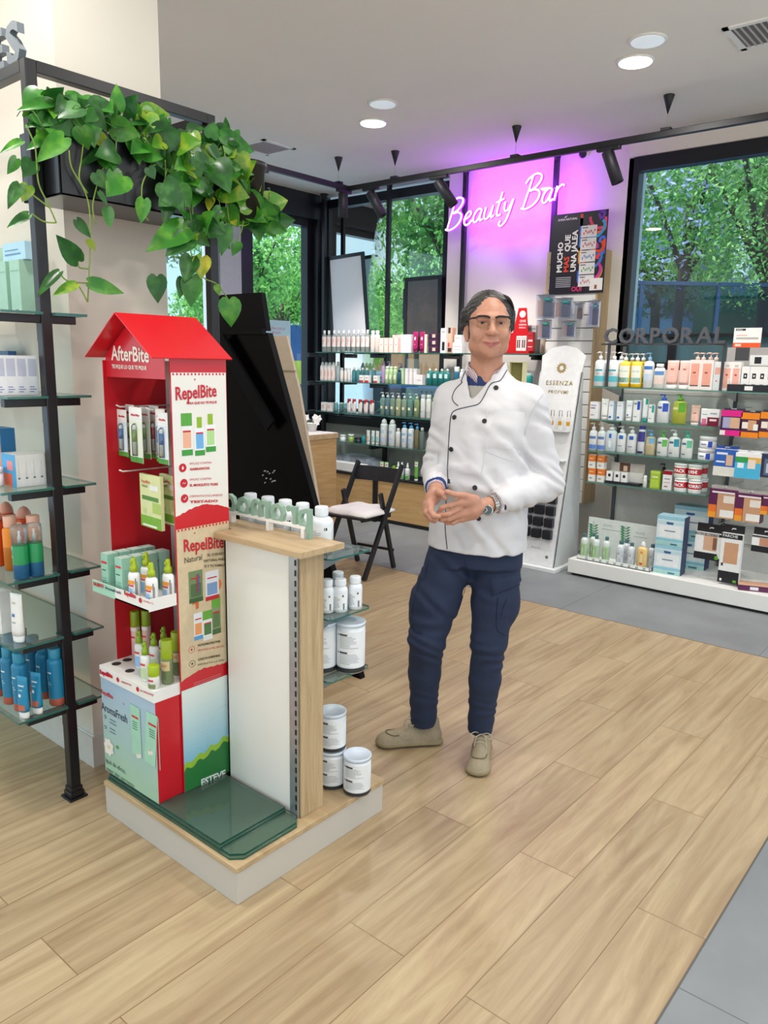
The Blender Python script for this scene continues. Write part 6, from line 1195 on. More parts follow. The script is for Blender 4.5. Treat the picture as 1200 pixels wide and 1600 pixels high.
for (p_, q_, s1, s2) in ((299, 1015, 'FOTOPROTECTOR', 'PROTEGE LA PIEL DEL SOL'), (300, 1037, 'LOCIÓN CORPORAL', 'HIDRATA LA PIEL')):
    c = SP(p_, q_, .0015); m.tube([c+Vector((.0115*math.cos(k*.5), 0, .0115*math.sin(k*.5))) for k in range(14)], .0006, RT if q_ < 1020 else BRN, 4); m.add([c+Vector((.004*math.cos(k), 0, .004*math.sin(k))) for k in (0, 1.2, 2.5, 3.8, 5)], [(0, 1, 2, 3, 4)], RT if q_ < 1020 else BRN)
    stext(m, s1, 309, q_-5, 344, q_-12, .010, BRN, bold=.04); stext(m, s2, 309, q_+3, 350, q_-5, .009, RT if q_ < 1020 else BRN, bold=.0)
for k in range(2): a = SP(302, 1071-k*3, .0012); m.box(a.x, a.x+.11, a.y-.0002, a.y, a.z, a.z+.0012, M('e8a0a4', .5))
# bottom picture: sky and a green hill
SKY = grad('printed_sky', '86c4dc', 'e6efe9', .10, .34); m.box(x_l, x_r, sy_-.0009, sy_-.0005, DECK+.001, .503, SKY)
hl = [(x, .245+.045*(i/N_)+.006*math.sin(i*1.1)+rr.uniform(-.003, .003)) for i, x in enumerate(xs)]; hl2 = [(x, z-.018-rr.uniform(0, .006)) for x, z in hl]
band(m, hl, hl2, M('9cc43c', .4), .0012); band(m, hl2, [(x, DECK+.001) for x in xs], M('2c7a3a', .4), .0012)
stext(m, 'ESTEVE', 314, 1228, 352, 1212, .034, M('f4f4f0', .4), e=.002, bold=.04)
for k in range(34):
    u = k/33; p_ = (308+45*u+6*math.sin(u*9), 1168-60*u+18*math.sin(u*6.2)); c = SP(p_[0], p_[1], .0013); m.box(c.x-.0009, c.x+.0009, c.y-.0002, c.y, c.z, c.z+.0012, M('6a8a94', .5))
part(m, 'printed_side_panel')
m = MB(); m.box(1.335, KX1, KY1-.0015, KY1+.0015, .492, 1.54, CRI); part(m, 'side_panel')
m = MB(); m.box(KX1-.005, KX1, KY0+.0015, KY1-.0015, .492, 1.54, CARD); part(m, 'back_panel')
# header and roof
ry = (KY0+KY1)/2; hx = 1.345
m = MB(); pts = [(KY0+.001, 1.488), (KY0+.001, 1.552), (ry, 1.668), (KY1-.001, 1.552), (KY1-.001, 1.488)]; v = [(hx, a, b) for a, b in pts]; v2 = [(hx+.003, a, b) for a, b in pts]
m.add(v+v2, [(0, 1, 2, 3, 4)[::-1], (5, 6, 7, 8, 9)]+[(i, (i+1) % 5, (i+1) % 5+5, i+5) for i in range(5)], CR_)
hp = lambda a, b: atx(a, b, hx-.0015)
a, b = hp(174, 562), hp(233, 566); m.text('AfterBite', .062, a, (b-a), Z, M('f6efe4', .35), bold=.022, fitw=(b-a).length)
a, b = hp(175, 575), hp(229, 578); m.text('TE PIQUE LO QUE TE PIQUE', .016, a, (b-a), Z, M('f6efe4', .35), bold=.03, fitw=(b-a).length)
part(m, 'header_board')
m = MB()
for ye, s_ in ((KY0-.022, -1), (KY1+.022, 1)):
    xa, xb = 1.288, 1.578; v = [Vector((xa, ry, 1.678)), Vector((xb, ry, 1.678)), Vector((xb, ye, 1.548)), Vector((xa, ye, 1.548))]; n = Vector((0, s_*.0018, .0026)); f_ = [(0, 1, 2, 3), (7, 6, 5, 4), (0, 4, 5, 1), (1, 5, 6, 2), (2, 6, 7, 3), (3, 7, 4, 0)]
    m.add(v+[p+n for p in v], f_, CR_)
part(m, 'roof')
# upper tray
TX0 = 1.262; m = MB(); WTR = M('f3f0ec', .4, var=0)
m.box(TX0, KX1-.006, KY0+.004, KY1-.002, .792, .797, WTR); m.box(TX0, TX0+.003, KY0+.004, KY1+.004, .792, .831, WTR); m.box(TX0, 1.36, KY0+.001, KY0+.004, .792, .831, WTR)
mid = ry+.03; m.box(TX0-.001, TX0, mid, KY1+.004, .792, .831, M('a9dcc4', .4, var=0)); tx1 = TX0-.0022
TPx = lambda a, b: atx(a+2, b, tx1)
def ttext(s, p0, y0, p1, y1, size, mat, bold=.03, fn=TPx):
    a, b = fn(p0, y0), fn(p1, y1); m.text(s, size, a, (b-a), Z, mat, bold=bold, fitw=(b-a).length)
ttext('NUEVO', 144, 914, 160, 919, .015, RT, .06); ttext('AromaFresh', 162, 920, 187, 929, .014, NAVY, .02); ttext('RepelBite', 192, 929, 210, 935, .018, RT, .06)
c = TPx(217, 938); m.lathe([(.008, 0), (.008, .0004)], RT, 20, xf=Matrix.Translation(c) @ Matrix.Rotation(-math.pi/2, 4, 'Y')); ttext('SIN REPELENTES', 222, 940, 238, 945, .007, RT, .02)
part(m, 'upper_tray')
# lower tray with round holes
m = MB(); m.box(KX0-.004, KX1-.006, KY0+.003, KY1-.001, .4925, .533, WTR, .001); tx1 = KX0-.0052
ttext('RepelBite', 154, 1052, 174, 1060, .020, RT, .06); 
for (p_, q_) in ((182, 1062), (213, 1077)): c = TPx(p_, q_); m.lathe([(.008, 0), (.008, .0004)], RT, 20, xf=Matrix.Translation(c) @ Matrix.Rotation(-math.pi/2, 4, 'Y'))
ttext('GARRAPATAS', 187, 1066, 203, 1072, .008, RT, .03); ttext('SIN REPELENTES', 217, 1080, 238, 1088, .008, RT, .02)
for (p_, q_) in ((182, 1037), (199, 1031), (203, 1048)):
    c = atz(p_, q_, .5335); m.lathe([(.0155, 0), (.0155, .0003)], M('3a302c', .7, var=0), 24, c=c)
part(m, 'lower_tray')
# white pegs
for i, (p_, q_, z_) in enumerate(((168, 634, 0), (185, 736, 0), (232, 640, 0), (247, 757, 0))):
    a = atx(p_, q_, 1.36); y_ = min(KY1-.04, max(KY0+.05, a.y)); m = MB(); m.tube([(KX1-.006, y_, a.z), (1.365, y_, a.z), (1.352, y_, a.z+.006)], .0026, M('efe9e4', .3), 8); part(m, 'peg_hook')
# mint cartons, spray bottles on the upper tray
mbx = boxp(.040, .040, .125, 'a6d8c2', ((.1, .9, .74, .80, 'd8404a'), (.15, .7, .55, .58, '2f6a54'), (.15, .8, .34, .36, '6aa890'), (.15, .75, .28, .30, '6aa890'), (.15, .8, .22, .24, '6aa890'), (.2, .8, .02, .14, 'dfe9dc')), top='cfeadd', sidep=((.2, .8, .2, .7, '98cdb6'),))
for ci, (p_, cq) in enumerate(((167, 'left'), (189, 'right'))):
    y_ = yat(p_, .86, 1.288)
    for k in range(4):
        put(mbx, (1.300+k*.045, y_-k*.002, .7975), FW, 'repellent_box', 'mint green carton on the upper kiosk tray, %s in the %s file' % (('frontmost', 'second', 'third', 'rearmost')[k], cq), 'carton', 'mint green cartons')
spr = bottle(.140, .0220, 'f2f1f0', 'spray', 'a4b818', patches=((-40, 45, .60, .72, 'f0a02c'), (-40, 35, .52, .58, 'd8404a'), (-45, 20, .10, .46, '9cc4ec'), (50, 58, .2, .8, '4a4a50'), (64, 70, .2, .7, '4a4a50')), sy=.72, neck=.5, sh=.84, caph=.30, seg=24)
for p_, xx, q_ in ((210, 1.286, 'front left'), (238, 1.290, 'front middle'), (264, 1.350, 'front right'), (229, 1.350, 'behind the front middle one')):
    put(spr, (xx, max(KY0+.026, yat(p_, .86, xx)), .7975), FW+.1, 'repellent_spray', 'white spray bottle with lime cap on the upper kiosk tray, '+q_, 'bottle', 'lime capped sprays on upper tray')
# lower tray goods
L0 = .5337
sp2 = bottle(.130, .019, 'f0efec', 'spray', '8fae1c', patches=((-45, 45, .10, .5, 'c8dcae'), (-40, 35, .60, .68, 'd8404a')), sy=.72, neck=.5, sh=.84, caph=.32, seg=24)
sp3 = bottle(.130, .019, 'f0efec', 'spray', '8fae1c', patches=((-45, 45, .10, .5, '9cc4ec'), (-40, 35, .60, .68, 'd8404a')), sy=.72, neck=.5, sh=.84, caph=.32, seg=24)
pkc = bottle(.160, .0155, 'f0c4b8', 'flip', '8a9c1a', patches=((-60, 60, .86, .98, 'efece6'), (-50, 40, .62, .68, 'd8404a')), neck=.95, sh=.98, caph=.34, capr=1.02, seg=24)
cam_ = bottle(.145, .0185, '7c8a60', 'flip', '97aa1c', patches=((-70, 70, .55, .92, 'd8c090'), (-40, 40, .70, .80, 'c8303a'), (-70, -30, .1, .4, '5a6a44'), (0, 30, .2, .5, '66784e')), neck=.98, sh=.98, caph=.42, capr=1.02, seg=24)
rol = bottle(.075, .0175, 'f0efeb', 'flip', 'a0b818', patches=((-60, 60, .05, .40, '7a8a5c'), (-40, 40, .62, .76, 'c8303a')), neck=.98, sh=.98, caph=.46, capr=1.02, seg=24)
for pr_, p_, xx, q_ in ((sp2, 227, 1.300, 'white spray with green label, frontmost on the lower tray'), (sp3, 218, 1.345, 'white spray with blue label behind the frontmost one'), (sp2, 241, 1.365, 'white spray with green label at the middle of the lower tray'), (sp2, 256, 1.42, 'white spray with green label at the back of the lower tray'),
    (pkc, 212, 1.40, 'pink tall can with olive cap, left one on the lower tray'), (pkc, 229, 1.43, 'pink tall can with olive cap, right one on the lower tray'), (cam_, 262, 1.335, 'camouflage can with lime cap at the front of the lower tray'), (cam_, 277, 1.40, 'camouflage can with lime cap partly behind the side panel'), (rol, 247, 1.285, 'short white roller with lime cap at the tray front edge')):
    put(pr_, (xx, max(KY0+.027, yat(p_, .60, xx)), L0), FW+.15, 'repellent_'+('can' if pr_ in (pkc, cam_) else 'roller' if pr_ is rol else 'spray'), q_, 'can' if pr_ in (pkc, cam_) else 'bottle')
# hanging pens and cards
def penpack(px0, px1, py0, py1, x, pc, label):
    a = atx((px0+px1)/2, py0, x); b = atx((px0+px1)/2, py1, x); w = abs(atx(px0, (py0+py1)/2, x).y-atx(px1, (py0+py1)/2, x).y); h = a.z-b.z
    t = thing('pen_pack', label, 'package', (x, max(a.y, KY0+w/2+.006), b.z), FW-.10, 'hanging pen blister packs')
    m = MB(); m.box(-w/2, w/2, 0, .0015, 0, h, M('f2f0ea', .4, var=0)); m.box(-w/2, w/2, -.0005, 0, 0, h*.10, M('4f9a3a', .4)); m.box(-w*.42, w*.42, -.0006, 0, h*.80, h*.97, M('f6f4f0', .4)); m.text('AfterBite', h*.055, (0, -.0012, h*.84), X, Z, RT, bold=.05, align='C', fitw=w*.7)
    m.box(-w/2, w/2, -.0005, 0, h*.10, h*.75, M({'g': 'e6ecd8', 'b': 'dfe9f2', 'r': 'f4e2dc'}[pc], .4)); m.build('card', t)
    m = MB(); m.lathe([(.005, h*.16), (.0062, h*.18), (.0062, h*.46), (.0058, h*.48), (.0055, h*.64), (.003, h*.67)], M('f4f3f0', .3), 12, c=(0, -.006, 0)); wc = M({'g': '8fae2a', 'b': '2f6fc0', 'r': 'd83a48'}[pc], .35)
    m.lathe([(.0066, h*.38), (.0066, h*.60)], wc, 12, c=(0, -.006, 0)); m.build('pen', t)
    m = MB(); m.lathe([(.010, h*.13), (.010, h*.66), (.004, h*.71)], glass('f2f6f6', 1.2, .05, .05), 14, c=(0, -.003, 0), sy=1.1); m.build('clear_shell', t)
for k, (p0, p1, y0, y1, x, pc, q_) in enumerate(((181, 198, 640, 712, 1.372, 'b', 'leftmost, with a blue pen'), (192, 210, 632, 716, 1.405, 'g', 'second, with a lime pen'), (199, 222, 636, 722, 1.350, 'g', 'third and lowest, with a lime pen'), (217, 234, 636, 716, 1.385, 'g', 'fourth, seen edge on'), (231, 248, 634, 716, 1.41, 'r', 'fifth, with a red pen'), (241, 258, 639, 722, 1.375, 'b', 'sixth, with a blue pen'), (251, 269, 645, 726, 1.355, 'b', 'last, half behind the side panel'))):
    penpack(p0, p1, y0, y1, x, pc, 'pen blister pack high in the red kiosk, '+q_)
def card_(px0, px1, py0, py1, x, label):
    a = atx((px0+px1)/2, py0, x); b = atx((px0+px1)/2, py1, x); w = abs(atx(px0, (py0+py1)/2, x).y-atx(px1, (py0+py1)/2, x).y); h = a.z-b.z
    p = boxp(round(w, 3), .012, round(h, 3), 'dfe4a8', ((0, 1, 0, .22, '7db43a'), (.1, .9, .52, .60, '5a8a3a'), (.6, 1, .3, .5, 'b4cc6a'), (.5, .9, .72, .82, 'f2f2ec'), (.12, .3, .26, .36, 'c8d890'), (.1, .8, .02, .06, 'f0f4e0')), (('RepelBite', .014, .12, .84, 'd0202e', 'L'), ('Natural', .011, .14, .76, '2f4a2c', 'L')))
    put(p, (x, max(a.y, KY0+w/2+.006), b.z), FW-.08, 'patch_pack', label, 'package')
card_(218, 254, 742, 824, 1.36, 'green and cream repellent pack hanging on the lower kiosk peg'); card_(256, 292, 744, 822, 1.40, 'green and cream repellent pack mostly hidden behind the kiosk side panel')
# ================================================================ PLANTS
t = thing('hanging_planter', 'long black planter box fixed inside the black frame above the kiosk', 'planter', (1.55, 2.35, 2.03)); O_ = Vector((1.55, 2.35, 2.03))
m = MB(); PB = M('101014', .3, coat=.3); x0, x1, y0, y1, z0, z1 = 1.252, 1.875, 2.348, 2.585, 2.03, 2.235
for b_ in ((x0, x1, y0, y0+.006, z0, z1), (x0, x1, y1-.006, y1, z0, z1), (x0, x0+.006, y0, y1, z0, z1), (x1-.006, x1, y0, y1, z0, z1), (x0, x1, y0, y1, z0, z0+.006)): m.box(*b_, PB, .001)
part(m, 'box'); m = MB(); m.box(x0+.007, x1-.007, y0+.007, y1-.007, z0+.007, z1-.03, M('3a2a20', .9, bump=1)); part(m, 'soil')
t = thing('plastic_pot', 'black plastic plant pot at the right end of the long planter', 'pot', (1.94, 2.32, 2.04)); m = MB()
m.lathe([(.060, 0), (.075, .185), (.082, .186), (.082, .205), (.076, .205), (.072, .19), (.07, .15)], M('1c1816', .4), 28); m.build('pot', t); m = MB(); m.lathe([(.069, .149), (.071, .165)], M('3a2a20', .9), 24); m.build('soil', t)
t = thing('terracotta_pot', 'orange rimmed plant pot inside the left end of the long planter', 'pot', (1.36, 2.45, 2.0385)); m = MB(); m.lathe([(.055, 0), (.078, .19), (.085, .19), (.085, .225), (.079, .225), (.076, .2)], M('c8683a', .6), 28, ); m.build('pot', t)
LM = {}
def leafmat(c1, c2):
    k = ('leaf', c1, c2)
    if k in MATS: return MATS[k]
    m = bpy.data.materials.new('leaf_'+c1); m.use_nodes = True; tt = m.node_tree; b = tt.nodes['Principled BSDF']; b.inputs['Roughness'].default_value = .32
    n = tt.nodes.new('ShaderNodeTexNoise'); n.inputs['Scale'].default_value = 22; n.inputs['Detail'].default_value = 2; cd = tt.nodes.new('ShaderNodeTexCoord'); r = tt.nodes.new('ShaderNodeValToRGB')
    r.color_ramp.elements[0].position = .45; r.color_ramp.elements[1].position = .66; r.color_ramp.elements[0].color = (*lin(c1), 1); r.color_ramp.elements[1].color = (*lin(c2), 1)
    tt.links.new(cd.outputs['Object'], n.inputs[0]); tt.links.new(n.outputs[0], r.inputs[0]); tt.links.new(r.outputs[0], b.inputs['Base Color'])
    tl = tt.nodes.new('ShaderNodeBsdfTranslucent'); mxs = tt.nodes.new('ShaderNodeMixShader'); mxs.inputs[0].default_value = .25; o = tt.nodes['Material Output']
    tt.links.new(r.outputs[0], tl.inputs[0]); tt.links.new(b.outputs[0], mxs.inputs[1]); tt.links.new(tl.outputs[0], mxs.inputs[2]); tt.links.new(mxs.outputs[0], o.inputs[0]); MATS[k] = m; return m
LEAVES = [leafmat('2a6e20', '448c2c'), leafmat('357e24', '5f9e34'), leafmat('1c501c', '306f26'), leafmat('548f24', '9cb038'), leafmat('285f26', '4f8a42'), leafmat('8aa024', 'c8c040')]
def leaf(m, base, tip, face, w, mat, droop=.12, fold=.25):
    """heart shaped leaf from base to tip, its face towards the given direction"""
    base, tip = Vector(base), Vector(tip); d = tip-base; L = d.length; d.normalize(); n = Vector(face); n = (n-d*n.dot(d)).normalized(); s_ = d.cross(n)
    prof = ((-.10, .26), (.04, .44), (.22, .50), (.42, .46), (.62, .34), (.80, .19), (.93, .07), (1.0, .0)); v = []
    for i, (a, b) in enumerate(prof):
        off = -n*(droop*L*a*a)
        c = base+d*(a*L if i else 0)+off
        for k in (-1, -.5, 0, .5, 1):
            e = base+d*(a*L)+off+s_*(b*w*k)+n*(fold*w*b*abs(k)*.8-(.06*w if k else 0)*0) if k else c
            v.append(e)
    n_ = len(prof); fs = [(i*5+k, i*5+k+1, (i+1)*5+k+1, (i+1)*5+k) for i in range(n_-1) for k in range(4)]
    m.add(v, fs, mat, True)
CAMV = Vector((0, 0, EYE))
STEM = M('7c9a3c', .5); STEM2 = M('5a7a34', .5)
def vines(name, label, loc, stems, leaves, rand, group='trailing pothos plants'):
    t = thing(name, label, 'plant', loc); o_ = Vector(loc); lm = MB(); sm_ = MB()
    for y_, pts in stems:
        P = [aty(a, b, y_) for a, b in pts]; sm_.tube([p-o_ for p in smooth(P, 5)], .0022, STEM, 6)
    for k, (bx, by, tx, ty, w, y_, mi) in enumerate(leaves):
        b = aty(bx, by, y_); e = aty(tx, ty, y_-.012); L = (e-b).length; f_ = (CAMV-b).normalized()+Vector((rnd.uniform(-.35, .35), rnd.uniform(-.3, .3), rnd.uniform(.0, .5)))
        leaf(lm, b-o_, e-o_, f_, w*L, LEAVES[mi], rnd.uniform(.0, .25), rnd.uniform(.1, .4))
    for (px0, px1, py0, py1, y_a, y_b, n_) in rand:
        for k in range(n_):
            px_ = rnd.uniform(px0, px1); py_ = rnd.uniform(py0, py1); y_ = rnd.uniform(y_a, y_b); b = aty(px_, py_, y_); L = rnd.uniform(.045, .085)*(1 if rnd.random() < .8 else 1.25)
            d = Vector((rnd.uniform(-1, 1), rnd.uniform(-.7, .1), rnd.uniform(-1.1, .35))).normalized(); e = b+d*L
            f_ = (CAMV-b).normalized()*1.0+Vector((rnd.uniform(-.6, .6), rnd.uniform(-.5, .5), rnd.uniform(.0, .9)))
            leaf(lm, b-o_, e-o_, f_, L*rnd.uniform(.75, 1.05), LEAVES[rnd.choice((0, 0, 1, 1, 2, 2, 4, 3))], rnd.uniform(.05, .35), rnd.uniform(.1, .5))
            top = Vector((b.x+rnd.uniform(-.04, .04), min(2.5, b.y+rnd.uniform(.02, .08)), max(b.z-.03, min(2.25, b.z+.05)))); sm_.tube([q-o_ for q in smooth([top, (top+b)/2+Vector((0, -.01, .02)), b], 3)], .0014, STEM2, 5)
    lm.build('leaves', t); sm_.build('stems', t)
vines('pothos', 'green trailing pothos at the left end of the hanging planter', (1.36, 2.40, 2.235),
 [(2.33, [(108, 235), (112, 262), (132, 298), (140, 330), (141, 380), (139, 430), (137, 472)]), (2.33, [(130, 225), (127, 250), (124, 280), (137, 302)]), (2.31, [(40, 195), (55, 230), (60, 285), (75, 318), (88, 348)]), (2.31, [(88, 348), (68, 346), (50, 334)]), (2.31, [(40, 290), (20, 285)]), (2.31, [(78, 325), (45, 300), (28, 288)]),
  (2.33, [(137, 472), (125, 450), (118, 443), (104, 440)]), (2.33, [(139, 442), (128, 442), (104, 438), (92, 425)]), (2.33, [(139, 420), (124, 418), (122, 408)]), (2.33, [(172, 250), (158, 270), (145, 320), (150, 350)])],
 [(33, 221, 0, 236, .35, 2.30, 1), (26, 248, 12, 272, .55, 2.30, 0), (30, 289, 12, 322, .5, 2.30, 4), (44, 335, 10, 356, .35, 2.30, 4), (50, 252, 38, 276, .9, 2.32, 2), (44, 290, 36, 313, .8, 2.31, 3),
  (122, 408, 88, 367, .62, 2.30, 2), (120, 344, 142, 372, .55, 2.31, 2), (138, 375, 150, 392, .7, 2.32, 5), (92, 426, 56, 460, .35, 2.30, 2), (118, 444, 82, 461, .42, 2.29, 3), (140, 442, 196, 458, .42, 2.30, 1),
  (150, 270, 166, 296, .95, 2.31, 4), (192, 275, 168, 305, .9, 2.29, 1), (168, 325, 172, 357, .6, 2.31, 0), (155, 300, 170, 322, .4, 2.31, 4), (185, 172, 181, 130, .65, 2.34, 1), (150, 210, 175, 235, .7, 2.33, 5),
  (86, 210, 42, 230, .45, 2.33, 1), (100, 215, 58, 250, .5, 2.30, 1), (80, 160, 30, 165, .35, 2.36, 0), (95, 180, 40, 190, .45, 2.36, 0), (100, 170, 120, 145, .8, 2.38, 4), (118, 185, 165, 160, .7, 2.38, 2), (145, 165, 178, 182, .6, 2.36, 0), (70, 175, 100, 140, .7, 2.38, 1), (215, 180, 209, 152, .6, 2.34, 1), (240, 210, 257, 175, .7, 2.34, 0)],
 [(45, 130, 140, 215, 2.34, 2.50, 34), (120, 250, 165, 225, 2.31, 2.48, 42), (150, 250, 215, 245, 2.30, 2.35, 7)])
vines('pothos', 'bright green trailing pothos spilling from the right end of the hanging planter', (1.80, 2.36, 2.235),
 [(2.30, [(225, 215), (250, 250), (236, 262), (222, 290), (224, 330), (232, 345)]), (2.28, [(350, 200), (352, 260), (356, 330), (362, 348), (388, 350), (392, 320), (385, 300)]), (2.29, [(290, 270), (310, 245), (300, 240), (285, 246)]), (2.30, [(258, 250), (262, 300), (284, 330), (300, 400), (316, 432), (340, 445), (358, 470)]), (2.28, [(385, 250), (398, 272), (396, 292), (388, 294)]), (2.29, [(280, 300), (290, 330), (292, 390)]), (2.29, [(316, 432), (300, 410), (268, 400)]), (2.28, [(365, 240), (375, 290), (380, 345), (372, 375)]), (2.29, [(300, 300), (302, 340), (308, 372)])],
 [(245, 432, 246, 472, .80, 2.27, 2), (298, 402, 288, 440, .75, 2.27, 4), (300, 432, 298, 480, .72, 2.26, 0), (316, 402, 314, 436, .85, 2.25, 5), (285, 435, 282, 465, .6, 2.28, 2), (358, 468, 362, 510, .88, 2.27, 1), (338, 446, 344, 462, .7, 2.29, 3), (292, 355, 234, 382, .55, 2.26, 1), (296, 372, 262, 394, .7, 2.25, 4),
  (352, 352, 348, 398, .60, 2.26, 0), (308, 345, 345, 368, .55, 2.27, 1), (372, 378, 364, 398, .7, 2.28, 0), (268, 302, 256, 350, .5, 2.28, 2), (225, 312, 220, 350, .6, 2.28, 1), (278, 292, 298, 325, .95, 2.26, 1), (232, 262, 242, 280, 1, 2.29, 4), (305, 245, 335, 282, .7, 2.26, 4), (308, 292, 336, 300, .9, 2.26, 4), (330, 310, 326, 330, .7, 2.27, 5),
  (365, 345, 368, 352, 1.3, 2.24, 5), (385, 305, 420, 345, .65, 2.27, 1), (375, 325, 400, 318, .9, 2.27, 3), (405, 320, 440, 355, .6, 2.27, 0), (415, 345, 432, 372, .9, 2.27, 1), (372, 270, 388, 312, .7, 2.27, 3), (352, 225, 385, 245, .75, 2.28, 1), (355, 205, 352, 182, .6, 2.30, 4), (330, 215, 335, 190, 1.2, 2.30, 0), (375, 240, 385, 272, .9, 2.26, 3), (345, 212, 378, 220, .7, 2.28, 0), (262, 218, 300, 240, .5, 2.30, 2), (330, 228, 345, 255, .6, 2.28, 4), (258, 190, 232, 205, .6, 2.31, 2)],
 [(245, 380, 205, 262, 2.27, 2.42, 58), (250, 345, 255, 310, 2.25, 2.30, 16), (345, 395, 250, 330, 2.25, 2.31, 26), (380, 432, 310, 362, 2.26, 2.32, 20), (285, 345, 330, 372, 2.25, 2.29, 16)])
# broad leaved plant behind the counter
def broad(name, label, loc, n, R_, H_, leafmats, seed, pot=None, lw=.55, LL=(.22, .34)):
    r = random.Random(seed); t = thing(name, label, 'plant', loc); lm = MB(); sm_ = MB()
    for k in range(n):
        a = k*2.4+r.uniform(-.3, .3); rad = R_*r.uniform(.25, 1); h = H_*r.uniform(.55, 1); b = Vector((rad*math.cos(a)*.6, rad*math.sin(a)*.6, h)); L = r.uniform(*LL); e = b+Vector((math.cos(a)*L*.8, math.sin(a)*L*.8, r.uniform(-.12, .06)))
        sm_.tube(smooth([Vector((0, 0, .2)), Vector((b.x*.4, b.y*.4, h*.6)), b], 4), .006, STEM2, 6); leaf(lm, b, e, (math.cos(a)*-.5, math.sin(a)*-.5, 1), L*lw, r.choice(leafmats), .5, .2)
    lm.build('leaves', t); sm_.build('stems', t); m = MB(); m.lathe([(.09, 0), (.12, .24), (.125, .24), (.125, .26), (.11, .26), (.10, .22)], M(pot or 'd8d4cc', .5), 24); m.build('pot', t)
broad('potted_plant', 'broad leaved green potted plant between the black stand and the window', (4.98, 5.55, 0), 12, .45, 1.08, LEAVES[:3], 3)
broad('potted_plant', 'feathery green plant just outside the window behind the second shelf', (6.75, 5.45, -.12), 26, .40, 1.42, LEAVES[:3], 8, '20242a', .20, (.25, .38))
def orchid(x, y, z):
    t = thing('orchid', 'white orchid blossoms standing on the oak counter', 'plant', (x, y, z)); m = MB(); m.lathe([(.03, 0), (.045, .07), (.048, .07), (.042, .06)], WHITE, 16); m.build('pot', t)
    m = MB(); m.tube(smooth([(0, 0, .05), (.02, -.01, .10), (.06, -.03, .13)], 4), .003, STEM2, 6); m.build('stem', t); m = MB(); r = random.Random(2)
    for k in range(7):
        c = Vector((r.uniform(-.06, .09), r.uniform(-.07, .04), r.uniform(.07, .13)))
        for j in range(5): a = j*1.256+k; d = Vector((-.35*math.cos(a), math.cos(a)*.75, math.sin(a))); leaf(m, c, c+d*.035, (-.7, -.6, .3), .03, M('f4f1f2', .5), .1, .1)
    m.build('petals', t)
o2 = atz(488, 674, .97); orchid(o2.x, min(o2.y, cy+.45), .9705)
